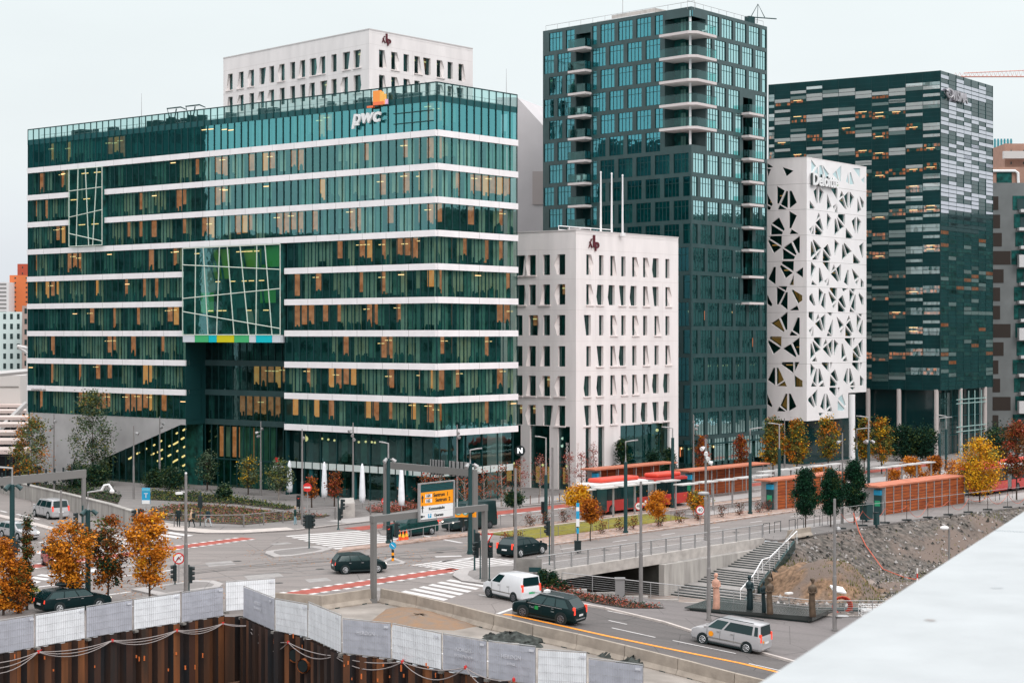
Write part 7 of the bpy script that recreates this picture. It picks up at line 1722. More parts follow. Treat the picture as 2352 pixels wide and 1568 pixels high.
# ================================================================ vehicles
def paint(n, c, r=.32): return mat('paint_'+n, c, r if max(c) > .1 else .38, .4 if max(c) > .1 else .18, coat=.04 if max(c) < .1 else .5)
M_tint = mat('tinted_glass', (.004, .022, .024), .1, .4); M_tint2 = mat('clear_glass', (.018, .048, .05), .12, .4)
M_rim = mat('alloy', (.45, .45, .46), .35, .5, .6); M_rimd = mat('steel_rim', (.10, .10, .11), .5)
def make_vehicle(name, label, cat, L, W, H, belt, hood, wsl, rsl, col, wheelr=.32, wb=None, glass_side=((.0, 1.0),), hoodz=None, panel_van=False, rim=None, tl=True, trim=None, rows=3, dark_rear=True):
    """local frame: +x forward, wheels on z=0"""
    root = thing(name, label, cat, (0, 0, 0)); ORG[root.name] = V((0,0,0)); hw = W/2; hoodz = hoodz or belt-.08; rt = hw*.80
    xr0 = -L/2; xw = L/2-hood; xf = xw-wsl; xb = xr0+rsl
    zb = .22
    S = [(xr0, zb+.12, belt*.62, belt*.66, hw*.86, hw*.80), (xr0+.06, zb, belt, belt+.02, hw*.95, hw*.84), (xr0+.10, zb, belt, belt+.04, hw*.97, hw*.86)]
    S += [(xb+.02, zb, belt, H-.04, hw, rt), (xb+(xf-xb)*.5, zb, belt, H, hw, rt), (xf-.1, zb, belt, H-.03, hw, rt), (xf+.05, zb, belt, H-.09, hw, rt*.98), (xw, zb, belt, belt+.03, hw*.99, hw*.86), (xw+hood*.5, zb, hoodz, hoodz+.04, hw*.97, hw*.8), (L/2-.14, zb, hoodz*.86, hoodz*.9, hw*.90, hw*.72), (L/2-.02, zb+.05, hoodz*.62, hoodz*.66, hw*.78, hw*.7), (L/2, zb+.16, hoodz*.5, hoodz*.54, hw*.7, hw*.62)]
    m = MB(); K = 10
    for x, z0, z1, z2, a, b in S:
        for y, z in ((-a*.9, z0), (-a, z0+.14), (-a, (z0+z1)/2), (-a*.99, z1), (-b, z2), (b, z2), (a*.99, z1), (a, (z0+z1)/2), (a, z0+.14), (a*.9, z0)): m.v.append(V((x, y, z)))
    n = len(S)
    for i in range(n-1):
        for j in range(K): m.f.append([i*K+j, i*K+(j+1) % K, (i+1)*K+(j+1) % K, (i+1)*K+j]); m.m.append(0)
    m.f.append(list(range(K))); m.m.append(0); m.f.append(list(range((n-1)*K, n*K))[::-1]); m.m.append(0)
    # sills and bumpers darker strip
    m.box((0, 0, zb+.0), (L*.62, W*.97, .12), 0, 1)
    body = m.build('body', [col, M_black], root)
    bv = body.modifiers.new('bevel', 'BEVEL'); bv.width = .035; bv.segments = 2; bv.limit_method = 'ANGLE'; bv.angle_limit = radians(25)
    for p in body.data.polygons: p.use_smooth = True
    # side glass: bilinear on the cabin side between belt and roof
    def side(u, v, s):
        # u 0 rear ..1 front along, v 0 belt .. 1 roof
        xbt = xr0+.12+(xw-xr0-.16)*u; xtp = xb+.06+(xf-xb-.06)*u
        x = xbt+(xtp-xbt)*v; y = (hw*.99+(rt-hw*.99)*v)+.012; z = belt+(H-.04-belt)*v
        return V((x, s*y, z))
    for s in (-1, 1):
        for (u0, u1, gm) in glass_side:
            m = MB(); a, b, c, d = side(u0, .10, s), side(u1, .10, s), side(u1, .86, s), side(u0, .86, s); m.poly([a, b, c, d] if s < 0 else [d, c, b, a], 0); m.build('side_window', [gm], root)
    # windscreen and rear window
    m = MB(); y1, y2 = hw*.80, rt*.90; p = lambda t, y: V((xw-.04+(xf+.06-xw)*t+.02, y, belt+.05+(H-.10-belt)*t+.02)); m.poly([p(.06, -y1), p(.06, y1), p(.93, y2), p(.93, -y2)]); m.build('windscreen', [M_tint2], root)
    if dark_rear is not None:
        m = MB(); q = lambda t, y: V((xr0+.085+(xb-xr0-.06)*t-.02, y, belt+.05+(H-.06-belt)*t)); m.poly([q(.06, y1), q(.06, -y1), q(.88, -y2), q(.88, y2)]); m.build('rear_window', [M_tint], root)
    wb = wb or L*.6
    for sx in (-1, 1):
        xx = sx*wb/2+(.06*L-.15 if 0 else 0)
        for s in (-1, 1):
            m = MB(); m.disc((xx, s*(hw-.16), wheelr*1.08), (0, s, 0), wheelr*1.20, .17, 20); a_ = m.build('wheel_arch', [M_black], root)
            m = MB(); m.disc((xx, s*(hw-.22), wheelr), (0, s, 0), wheelr, .24, 22); w = m.build('wheel', [M_rubber], root)
            m = MB(); m.disc((xx, s*(hw+.021), wheelr), (0, s, 0), wheelr*.66, .006, 18, 1)
            for k in range(7): an = k*2*pi/7; m.tube([(xx, s*(hw+.03), wheelr), (xx+wheelr*.6*cos(an), s*(hw+.03), wheelr+wheelr*.6*sin(an))], .032, 5, 0)
            m.disc((xx, s*(hw+.026), wheelr), (0, s, 0), wheelr*.17, .02, 10, 0)
            m.tube([(xx+wheelr*.63*cos(i*pi/9), s*(hw+.03), wheelr+wheelr*.63*sin(i*pi/9)) for i in range(19)], .022, 4, 0, False); m.build('rim', [rim or M_rim, M_rubber], w)
    for s in (-1, 1):
        m = MB(); m.sph((L/2-.17, s*hw*.70, hoodz*.78), (.15, .17, .1), 0, 10, 6); m.build('headlight', [M_hl if tl else mat('lamp_clear', (.6, .62, .62), .15, .6)], root)
        m = MB(); zt_ = belt+.2 if H > 1.49 else belt-.02; m.ob((xr0+.0, s*hw*.85-.06, belt*.74), (.13, 0, 0), (0, .14, 0), (.05, 0, zt_-belt*.74)); m.build('tail_light', [M_rl], root)
        m = MB(); m.sph((xw-.15, s*(hw+.12), belt+.12), (.08, .12, .09), 0, 8, 5); m.build('mirror', [col if not panel_van else M_black], root)
    m = MB(); m.box((xr0-.012, 0, belt*.66), (.02, .5, .12)); m.build('number_plate', [M_wpaint if not panel_van else mat('plate_green', (.02, .4, .15), .5)], root)
    m = MB()
    for s in (-1, 1):
        for x in (xw-.25, xw-1.15) + ((xw-2.1,) if L > 4.2 else ()): m.box((x, s*(hw+.002), (belt+zb)/2+.1), (.012, .012, belt-zb-.25))
        if trim: m.box((0, s*(hw+.008), zb+.33), (L*.5, .03, .06), 0, 1)
        for x in (xw-1.0, xw-1.95): m.box((x, s*(hw+.012), belt-.1), (.16, .03, .035), 0, 1 if col is not MT.get('paint_black') else 2)
    m.build('door_seams', [M_black, trim or M_black, M_rim], root)
    return root
def park(root, f, r, W, wb=None, low=False, away=True):
    """set down by where the near side wheels touch the road"""
    A, B = (ats(*f), ats(*r)) if low else (at(*f), at(*r)); d = (A-B); d.z = 0; e = d.normalized(); n = V((-e.y, e.x, 0)); n = n if n.y > 0 else -n
    c = (A+B)*.5+n*W/2; sl = zs(c.x+e.x)-zs(c.x-e.x) if low else 0
    root.location = (c.x, c.y, (zs(c.x) if low else 0)+.016); root.rotation_euler = (0, -atan2(sl, 2), atan2(e.y, e.x)); return root
GS = lambda g=M_tint, a=.03, b=.97: ((a, a+(b-a)*.33, g), (a+(b-a)*.36, a+(b-a)*.66, g), (a+(b-a)*.69, b, g))
silver, white, black, green, redp = paint('silver', (.40, .39, .40)), paint('white', (.68, .68, .70)), paint('black', (.001, .013, .015)), paint('green', (.004, .038, .036)), paint('red', (.35, .03, .03))
v = make_vehicle('minivan', 'silver minivan driving away on the left road beside the concrete wall', 'van', 5.0, 1.92, 1.88, 1.08, .95, .75, .28, silver, .34, 3.2, ((.04, .36, M_tint), (.38, .73, M_tint), (.76, .97, M_tint))); park(v, (69, 1184), (121, 1194.5), 1.92)
v = make_vehicle('estate_car', 'silver estate car at the left edge with lit headlights', 'car', 4.7, 1.8, 1.46, .92, 1.15, .75, .55, silver, .32, 2.75, GS(M_tint2)); park(v, (44, 1242), (0, 1234.5), 1.8)
v = make_vehicle('small_car', 'red car with lit headlights half hidden by the first orange tree', 'car', 4.0, 1.72, 1.5, .92, .95, .8, .4, redp, .31, 2.5, GS(M_tint2)); p = at(131, 1300); v.location = p; v.rotation_euler = (0, 0, radians(-62))
v = make_vehicle('estate_car', 'black estate car with roof box parked behind the left fence row', 'car', 4.8, 1.83, 1.47, .93, 1.2, .75, .6, black, .33, 2.76, GS(M_tint2)); park(v, (224, 1399), (141, 1408), 1.83)
m = MB(); m.sph((-.1, .15, 1.72), (1.15, .42, .19), 0, 12, 8); m.build('roof_box', [M_black], v, smooth=True); m = MB()
for x in (-.7, .5): m.box((x, 0, 1.53), (.08, 1.3, .05))
m.build('roof_bars', [M_rim], v); m = MB()
for s in (-1, 1): m.box((-.35, s*.925, .945), (2.6, .02, .03))
m.build('chrome_strip', [M_rim], v)
v = make_vehicle('hatchback', 'black hatchback crossing the junction in front of the gantry post', 'car', 4.05, 1.75, 1.47, .92, .95, .8, .45, black, .31, 2.5, GS(M_tint2)); park(v, (871, 1315), (790, 1318.5), 1.75)
v = make_vehicle('passenger_van', 'dark green van with lit headlight behind the orange cones', 'van', 4.8, 1.85, 1.92, 1.1, .95, .7, .2, green, .32, 2.92, ((.04, .36, M_tint), (.38, .72, M_tint), (.76, .97, M_tint2)), rim=M_rim); park(v, (938, 1233), (989, 1227.5), 1.85)
v = make_vehicle('box_van', 'black boxy van behind the yellow arrow sign', 'van', 5.6, 2.0, 2.55, 1.15, 1.2, .6, .1, mat('paint_dkgreen', (.004, .024, .026), .4, .5), .34, 3.4, ((.78, .97, M_tint2),), rim=M_rimd, dark_rear=None); park(v, (1063, 1220), (1126, 1213), 2.0)
v = make_vehicle('estate_car', 'black estate car with tall red tail lights driving toward the bridge', 'car', 4.7, 1.85, 1.5, .95, 1.1, .85, .7, black, .34, 2.8, GS(M_tint)); park(v, (1246, 1272), (1195, 1280), 1.85)
v = make_vehicle('panel_van', 'small white panel van at the corner with dark rear window', 'van', 4.4, 1.8, 1.82, 1.08, .95, .85, .16, white, .32, 2.68, ((.70, .96, M_tint),), panel_van=True, rim=M_rimd, tl=False, trim=M_concd); park(v, (1118.5, 1371), (1182, 1383.5), 1.8, low=True)
v = make_vehicle('taxi', 'black taxi with white roof sign beside the orange line', 'car', 4.63, 1.9, 1.7, 1.02, 1.1, .85, .7, black, .36, 2.77, GS(M_tint2, .08, .96), rim=M_rimd, tl=False); park(v, (1207, 1417), (1279, 1431.5), 1.9, low=True)
m = MB(); m.box((.25, 0, 1.76), (.25, .5, .16)); m.build('roof_sign', [M_wpaint], v)
m = MB(); put_text(m, 'Taxi', V((.78, .96, .8)), (-1, 0, 0), (0, 0, 1), .2, 0, .004); m.build('door_lettering', [mat('letter_grey', (.25, .3, .3), .5)], v); m = MB(); m.box((.42, .957, .8), (.26, .012, .22), 0, 0); m.build('green_badge', [mat('letter_green', (.02, .28, .07), .5)], v); m = MB(); put_text(m, 'taxi', V((-.75, .96, .75)), (-1, 0, 0), (0, 0, 1), .16, 0, .004); m.build('door_lettering', [MT['letter_grey']], v)
m = MB()
for s in (-1, 1): m.box((-.2, s*.72, 1.71), (2.3, .04, .04)); m.box((-.15, s*.955, 1.03), (2.5, .02, .03))
m.box((-2.3, 0, .42), (.06, 1.2, .07)); m.build('chrome_strip', [M_rim], v)
v = make_vehicle('people_carrier', 'silver people carrier with round orange door badge at lower right', 'van', 4.88, 1.8, 1.83, 1.08, .95, .85, .2, silver, .33, 3.0, ((.03, .10, M_tint), (.14, .66, M_tint), (.70, .96, M_tint2)), tl=False, trim=M_concd); park(v, (1617, 1478), (1708, 1497), 1.8, low=True)
m = MB(); m.disc((.95, .905, .78), (0, 1, 0), .17, .012, 16); m.build('round_badge', [M_orange], v); m = MB(); m.disc((-2.44, .5, .8), (-1, 0, 0), .09, .015, 12); m.build('round_badge', [M_orange], v)
m = MB()
for s in (-1, 1): m.box((-.3, s*.72, 1.87), (3.0, .04, .04))
m.build('roof_rails', [M_black], v)
# red buses
M_bus = mat('bus_red', (.50, .035, .03), .35, .5, coat=.4); M_busroof = mat('bus_roof_red', (.70, .08, .05), .45)
def bus(label, s0, t, dirn, L=18.0, H=3.1, W=2.5, lit=True):
    root = thing('articulated_bus', label, 'bus', (0, 0, 0)); ORG[root.name] = V((0,0,0)); secs = ((0, L*.56), (L*.56+1.0, L)) 
    for k, (a, b) in enumerate(secs):
        x0, x1 = L/2-b, L/2-a; m = MB(); xc = (x0+x1)/2
        m.box((xc, 0, .85), (x1-x0, W, 1.1), 0, 0); m.box((xc, 0, 2.15), (x1-x0-.02, W-.02, 1.5), 0, 1); m.box((xc, 0, H-.17), (x1-x0-.01, W-.01, .3), 0, 2); m.box((xc, 0, H+.01), (x1-x0-.3, W-.3, .06), 0, 2)
        o = m.build('body', [M_bus, M_tint, M_wpaint if k == 0 else M_bus], root); bv = o.modifiers.new('bevel', 'BEVEL'); bv.width = .06; bv.segments = 2
        m = MB(); m.box((xc-.2, 0, H+.26), ((x1-x0)*.72, W*.72, .42)); o = m.build('roof_unit', [M_busroof], root); bv = o.modifiers.new('bevel', 'BEVEL'); bv.width = .18; bv.segments = 3
        n = int((x1-x0)/1.5)
        for s in (-1, 1):
            for i in range(n):
                x = x0+.25+(x1-x0-.5)*i/n; w = (x1-x0-.5)/n-.1; m = MB(); door = (k == 0 and i in (n-1, n-4) and s > 0); m.box((x+w/2, s*(W/2+.002), 2.1 if not door else 1.5), (w, .012, 1.25 if not door else 2.2)); m.build('door' if door else 'window', [M_tint if not door else mat('bus_door', (.01, .05, .05), .1, .6)], root)
    m = MB()
    for i in range(7): m.box((L/2-L*.56-.05-.15*i, 0, 1.75), (.1, W-.12-(.1 if i % 2 else 0), 2.5))
    m.build('bellows', [mat('bellows_grey', (.25, .27, .27), .8)], root)
    for x in (L/2-2.7, L/2-L*.48, -L/2+2.6):
        for s in (-1, 1):
            m = MB(); m.disc((x, s*(W/2-.26), .48), (0, s, 0), .48, .28, 20); w = m.build('wheel', [M_rubber], root); m = MB(); m.disc((x, s*(W/2+.025), .48), (0, s, 0), .28, .015, 14); m.build('rim', [M_rimd], w)
    m = MB(); m.box((L/2+.012, 0, 2.05), (.02, W-.25, 1.5)); m.build('windscreen', [M_tint], root); m = MB(); m.box((L/2+.02, 0, 2.8), (.03, 1.5, .26)); put_text(m, '34', V((L/2+.04, .3, 2.8)), (0, -1, 0) if False else (0, 1, 0), (0, 0, 1), .25, 1, .005); m.build('destination_display', [M_black, M_lamp], root)
    for s in (-1, 1):
        m = MB(); m.disc((L/2-.01, s*.9, .75), (1, 0, 0), .13, .05, 12); m.build('headlight', [M_hl], root); m = MB(); m.box((-L/2-.01, s*1.0, 1.2), (.05, .25, .5)); m.build('tail_light', [M_rl], root)
    m = MB(); m.box((-L/2-.012, 0, 2.2), (.02, W-.5, 1.1)); m.build('rear_window', [M_tint], root)
    a = st(s0, t); root.location = (a.x, a.y, .016); root.rotation_euler = (0, 0, atan2(eS.y*dirn, eS.x*dirn)); return root
bus('long red articulated bus with white front roof standing before the middle shelters', 42.0, 24.4, -1, L=15.4)
bus('red articulated bus at the right edge seen behind the golden tree', 88.5, 6.2, 1)
# moped
p = at(1475, 1172); root = thing('moped', 'parked moped with pale covers beside the round 40 speed sign', 'moped', tuple(p)); e = eS.to_3d()
for f in (-.6, .6): m = MB(); q = p+e*f+V((0,0,.3)); m.disc(q-V((nS.x, nS.y, 0))*.05, (nS.x, nS.y, 0), .3, .1, 14); m.build('wheel', [M_rubber], root)
m = MB(); m.tube([p+e*.6+V((0,0,.3)), p+e*.45+V((0,0,.95)), p+e*.38+V((0,0,1.1))], .06, 6); m.sph(p-e*.25+V((0,0,.65)), (.5, .4, .22), 0, 10, 6); m.sph(p+e*.42+V((0,0,.8)), (.2, .25, .35), 0, 8, 6); m.build('fairing', [M_wpaint], root, smooth=True)
m = MB(); m.sph(p-e*.2+V((0,0,.86)), (.4, .3, .08), 0, 8, 5); m.tube([p+e*.38+V((-.2,.25,1.1)), p+e*.38+V((.2,-.25,1.1))], .03, 5); m.build('seat', [M_black], root)
# ================================================================ people
def person(label, px, py, h, face, jacket, trousers, hair, pose=0, bag=False):
    p = at(px, py)+V((0, 0, .13)); k = h/1.78; ca, sa = cos(face), sin(face)
    def T(x, y, z): return p+V((x*ca-y*sa, x*sa+y*ca, z))*1.0 if False else p+V(((x*ca-y*sa)*k, (x*sa+y*ca)*k, z*k))
    st_ = .10 if pose == 0 else .24
    vs = [(0,0,.95,.15), (0,0,1.15,.145), (0,0,1.35,.165), (0,0,1.48,.10), (0,0,1.56,.06), (0.01,0,1.66,.098), (0.01,0,1.75,.07),
          (0,.19,1.42,.065), (.02,.25,1.15,.048), (.10,.22,.93,.036), (.12,.21,.84,.03),
          (0,-.19,1.42,.065), (-.02,-.25,1.15,.048), (.06,-.23,.93,.036), (.08,-.22,.84,.03),
          (st_*.3,.10,.88,.10), (st_*.9,.10,.50,.066), (st_*.8,.10,.10,.048), (st_*.8+.15,.10,.04,.038),
          (-st_*.3,-.10,.88,.10), (-st_*.7,-.10,.50,.066), (-st_*1.3,-.10,.12,.048), (-st_*1.3+.14,-.10,.04,.038)]
    ed = [(0,1),(1,2),(2,3),(3,4),(4,5),(5,6),(2,7),(7,8),(8,9),(9,10),(2,11),(11,12),(12,13),(13,14),(0,15),(15,16),(16,17),(17,18),(0,19),(19,20),(20,21),(21,22)]
    me = bpy.data.meshes.new('person'); me.from_pydata([T(*q[:3])-p for q in vs], ed, []); o = bpy.data.objects.new('person', me); COL.objects.link(o)
    sk = o.modifiers.new('s', 'SKIN'); sk.use_smooth_shade = True; sd = o.modifiers.new('d', 'SUBSURF'); sd.levels = 1; sd.render_levels = 1
    for i, q in enumerate(vs): me.skin_vertices[0].data[i].radius = (q[3]*k, q[3]*k)
    me.skin_vertices[0].data[0].use_root = True
    nm = bpy.data.meshes.new_from_object(o.evaluated_get(bpy.context.evaluated_depsgraph_get())); o.modifiers.clear(); o.data = nm; o.location = p
    for mm in (M_skin, jacket, trousers, M_black, hair): nm.materials.append(mm)
    for f in nm.polygons:
        c = f.center; z = c.z/k; lx = (c.x*ca+c.y*sa)/k; r_ = sqrt(c.x**2+c.y**2)/k
        f.material_index = 3 if z < .09 else 2 if z < .86 and not (r_ > .19 and z > .80) else 0 if (z < .90 and r_ > .19) else 1 if z < 1.53 else (4 if (z > 1.70 or lx < -.01) else 0)
    tag(o, label, 'person')
    ORG[o.name] = V(p)
    # hair cap and face
    m = MB(); m.sph(T(-.01, 0, 1.71), (.105*k, .105*k, .095*k), 0, 10, 6); h_ = m.build('hair', [hair], None, loc=p); h_.parent = o; h_.location = (0, 0, 0)
    m = MB(); m.sph(T(.105, 0, 1.64), (.022, .02, .025), 0, 6, 4); m.sph(T(.095, .035, 1.67), .011, 1, 6, 4); m.sph(T(.095, -.035, 1.67), .011, 1, 6, 4); m.box(T(.098, 0, 1.595), (.015, .045, .012), face, 2)
    f_ = m.build('face', [M_skin, M_black, M_red], None, loc=p); f_.parent = o; f_.location = (0, 0, 0)
    m = MB()
    for s, (hx, hy, hz) in ((1, (.12, .21, .84)), (-1, (.08, -.22, .84))):
        for i in range(4): b = T(hx-.03+i*.018, hy, hz-.01); m.tube([b, b+V((0,0,-.05*k)), b+V((.01*ca,.01*sa,-(.075+.01*(i % 2))*k))], .009*k, 5)
        b = T(hx+.03, hy-.01*s, hz+.02); m.tube([b, b+V((.02*ca, .02*sa, -.045*k))], .01*k, 5)
    f_ = m.build('fingers', [M_skin], None, loc=p); f_.parent = o; f_.location = (0, 0, 0)
    if bag:
        m = MB(); m.box(T(-.22, 0, 1.2), (.2, .3, .42), face); f_ = m.build('backpack', [M_black], None, loc=p); f_.parent = None; tag(f_, 'dark backpack worn by the pedestrian in beige', 'backpack'); f_.location = p
    return o
M_skin = mat('skin', (.55, .30, .20), .6); M_h1 = mat('hair_brown', (.06, .03, .015), .7); M_h2 = mat('hair_fair', (.4, .3, .2), .7)
C = lambda n, c: mat('cloth_'+n, c, .85)
person('person in a long black coat standing by the plaza railing', 410, 1213, 1.85, -1.4, C('blackc', (.008, .02, .022)), C('blackt', (.01, .02, .02)), M_h1)
person('person in a beige jacket and black trousers walking', 440, 1214.5, 1.7, 2.9, C('beige', (.48, .33, .22)), C('blackt', (.01, .02, .02)), M_h2, 1, True)
person('person in a dark jacket with pale patterned trousers', 478, 1212.5, 1.75, 2.6, C('navy', (.012, .03, .04)), C('palet', (.55, .6, .62)), M_h1, 1)
person('person in a dark green jacket and blue jeans at the thin mast', 678, 1208, 1.75, .3, C('greenj', (.01, .04, .035)), C('jeans', (.20, .33, .38)), M_h2, 0)
person('pedestrian in black before the café below the glass office', 913, 1158, 1.75, 0, C('blackc', (.008, .02, .022)), C('blackt', (.01, .02, .02)), M_h1)
person('pedestrian in black walking over the pale forecourt by the lamp', 1310, 1158, 1.75, 1.0, C('blackc', (.008, .02, .022)), C('blackt', (.01, .02, .02)), M_h1, 1)
person('person in a grey green coat by a pushchair on the pale forecourt', 1356, 1160, 1.7, 2.0, C('greyg', (.15, .22, .2)), C('jeans', (.20, .33, .38)), M_h1)
# ================================================================ plants
def leafm(n, c, c2=None): return mat('leaf_'+n, c, .8, .15, ns=2.5, na=.35, col2=c2)
LO1, LO2, LO3 = leafm('orange', (.56, .21, .015)), leafm('amber', (.45, .14, .012)), leafm('rust', (.22, .062, .012))
LG1, LG2, LG3 = leafm('green', (.05, .075, .02)), leafm('darkgreen', (.008, .035, .02)), leafm('olive', (.16, .15, .035))
LY, LR, LP, LB = leafm('gold', (.62, .33, .015)), leafm('red', (.30, .055, .03)), leafm('pinkred', (.34, .12, .10)), leafm('brown', (.12, .055, .02))
LS = leafm('sage', (.10, .14, .085))
M_bark = mat('bark', (.05, .035, .028), .9, ns=8, na=.3); M_barkp = mat('bark_pale', (.30, .26, .23), .9, ns=8, na=.3)
def tree(name, label, px, py, top, bot, wpx, mats, wts, n=900, leaf=.16, shape='round', seed=1, bark=None, low=False, cat='tree', group=None, clump=.55, trunk_r=.09, nb=22, offx=0, stem=True, shadow_bottom=None, base=None, bareb=False):
    p = base if base is not None else (ats(px, py) if low else at(px, py)); Y = p.y
    h = ztop(top, Y)-p.z; hb = ztop(bot, Y)-p.z; W = wpx/F*Y; r = random.Random(seed*7+3); n = int(n*1.55); leaf = leaf*1.15; n = int(n*(2.0 if mats[0] in (LG2,) else 1)); clump *= (.8 if mats[0] not in (LG2,) else 1); cz = (h+hb)/2; rz = (h-hb)/2; ox = offx/F*Y
    root = thing(name, label, cat, tuple(p), group); m = MB(); ml = MB(); tips = []
    def rad(f):   # envelope, f 0 bottom .. 1 top
        if shape == 'round': return sqrt(max(0, 1-(2*f-1)**2))
        if shape == 'cone': return (1-f)**.75*min(1, f*6+.15)
        if shape == 'egg': return sqrt(max(0, 1-abs(2*f-1)**2.2))*(1.12-.5*f)
        if shape == 'vase': return (.35+.75*f)*sqrt(max(0, 1-max(0, (f-.55)/.45)**2))
        if shape == 'drop': return sqrt(max(0, 1-(max(0, f-.26)/.74)**1.15))*min(1, .45+f*2.2)
        if shape == 'col': return min(1, f*5+.2)*(1-f**3)**.7
        return 1
    top_t = cz+rz*.7 if shape not in ('round',) else cz+rz*.3
    bend = [p+V((r.uniform(-.06, .06)*i*.4+ox*i/5, r.uniform(-.06, .06)*i*.4, top_t*i/5)) for i in range(6)]
    if stem: m.tube(bend, [trunk_r*(1-.14*i) for i in range(6)], 7)
    for i in range(nb):
        f = (i+.5)/nb; f = min(.97, f+r.uniform(-.03, .03)); a = i*2.399+r.uniform(-.4, .4); rr = rad(f)*W/2*r.uniform(.45, .95); z = hb+(h-hb)*f
        tip = p+V((ox+rr*cos(a), rr*sin(a), z)); st0 = p+V((ox*.8, 0, max(hb*.55, min(z-rr*1.0, top_t*.95))))
        if stem or bareb:
            mid = st0+(tip-st0)*.5+V((0,0,-.03*rr)); m.tube([st0, mid, tip], [trunk_r*.4, trunk_r*.25, trunk_r*.1], 4, 0, False)
        tips.append((tip, r.choices(range(len(mats)), wts)[0]))
    for i in range(nb*2):
        f = r.random(); a = r.uniform(0, 6.28); rr = rad(f)*W/2*sqrt(r.random())*.96; tips.append((p+V((ox+rr*cos(a), rr*sin(a), hb+(h-hb)*f)), r.choices(range(len(mats)), wts)[0]))
    per = max(1, n//len(tips)); cr = clump*W/5.2*(.72 if name == 'maple_tree' else 1)+.07
    for c, k in tips:
        q = r.uniform(.6, 1.25)
        for j in range(int(per*r.uniform(.5, 1.5))):
            o = c+V((r.gauss(0, cr*q), r.gauss(0, cr*q), r.gauss(0, cr*q*.8))); s = leaf*r.uniform(.6, 1.3)
            a = V((r.uniform(-1, 1), r.uniform(-1, 1), r.uniform(-.6, .6))).normalized(); b = a.cross(V((r.uniform(-1, 1), r.uniform(-1, 1), r.uniform(.2, 1)))).normalized()
            kk = k if r.random() < .75 else r.choices(range(len(mats)), wts)[0]
            ml.poly([o-a*s*.5, o-b*s*.32, o+a*s*.5, o+b*s*.32], kk)
    if stem or bareb: m.build('trunk', [bark or M_bark], root)
    ml.build('crown', mats, root)
    return root
tree('maple_tree', 'leftmost full orange tree in front of the red car', 160, 1398, 1208, 1350, 128, [LO1, LO2, LG1, LB], [6, 4, 1.2, 1], 4300, .17, 'vase', 1, trunk_r=.08)
tree('maple_tree', 'dark green and rust tree in the middle of the three behind the fence', 248, 1390, 1192, 1338, 122, [LG1, LB, LO2, LO3, LG2], [3, 3, 3, 3, 1.5], 3300, .17, 'vase', 2, trunk_r=.08)
tree('maple_tree', 'bright orange tree, right one of the three behind the fence', 344, 1392, 1182, 1338, 124, [LO1, LO2, LY, LB], [6, 4, 1, .8], 4300, .17, 'vase', 3, trunk_r=.08)
tree('columnar_tree', 'narrow dark columnar tree before the orange ones at the left edge', 62, 1400, 1180, 1375, 34, [LG1, LB, LO3, LG2], [3, 2, 1.5, 2], 2600, .14, 'cone', 4)
tree('maple_tree', 'orange tree cut by the left picture edge', 8, 1412, 1243, 1392, 66, [LO1, LO2, LO3], [4, 4, 2], 3000, .16, 'egg', 5)
tree('shrub', 'low rust orange shrub beside the columnar tree', 42, 1408, 1290, 1400, 52, [LO2, LO3, LG1], [3, 3, 1.5], 2000, .15, 'round', 6, cat='shrub')
def hedge(label, pts, h, w, mats, wts, n, leaf=.16, seed=1, low=False, z0=0.0, name='hedge', cat='hedge', kind=None):
    r = random.Random(seed); m = MB(); P = pts
    L_ = [(b-a).length for a, b in zip(P, P[1:])]
    for i in range(n):
        k = r.choices(range(len(L_)), L_)[0]; a, b = P[k], P[k+1]; f = r.random(); d = (b-a).normalized(); nn = V((-d.y, d.x, 0)); hh = h*(.75+.25*sin(f*13+k*2)+r.uniform(-.1, .15))
        o = a+(b-a)*f+nn*r.uniform(-w/2, w/2)+V((0,0,z0+hh*sqrt(r.random()))); s = leaf*r.uniform(.6, 1.3)
        q = V((r.uniform(-1, 1), r.uniform(-1, 1), r.uniform(-.6, .6))).normalized(); t = q.cross(V((r.uniform(-1, 1), r.uniform(-1, 1), .7))).normalized(); m.poly([o-q*s*.5, o-t*s*.35, o+q*s*.5, o+t*s*.35], r.choices(range(len(mats)), wts)[0])
    o = m.build(name, mats, loc=P[0])
    if kind: o['kind'] = 'stuff'
    else: tag(o, label, cat)
    return o
hedge('dark green hedge behind the black estate car at the left', [at(-30, 1398), at(88, 1378)], .9, 1.6, [LG2, LG1, LO3], [5, 3, .6], 3500, .15)
# trees round the office
tree('birch_tree', 'olive and orange birch at the far left before the concrete plinth', 72, 1130, 960, 1105, 92, [LG3, LG1, LO2, LS], [5, 2, 2, 2], 3200, .22, 'egg', 8, M_barkp)
tree('poplar_tree', 'tall loose olive green poplar before the sloping foyer glass', 212, 1115, 903, 1100, 104, [LS, LG3, LG1, LG2], [5, 2, 2, 1], 3600, .24, 'egg', 9, M_bark, nb=34)
tree('young_tree', 'small sage green tree left of the entrance', 476, 1128, 1040, 1104, 58, [LS, LG2, LG1], [4, 3, 2], 1000, .2, 'egg', 10, M_bark)
tree('young_tree', 'yellowish small tree at the entrance recess, staked', 570, 1138, 1052, 1110, 60, [LG3, LS, LY], [4, 3, 1], 1100, .19, 'egg', 11, M_bark)
tree('young_tree', 'sage green small tree at the right end of the entrance recess', 640, 1150, 1058, 1118, 70, [LS, LG3, LG1], [4, 2, 2], 1300, .2, 'egg', 12, M_barkp)
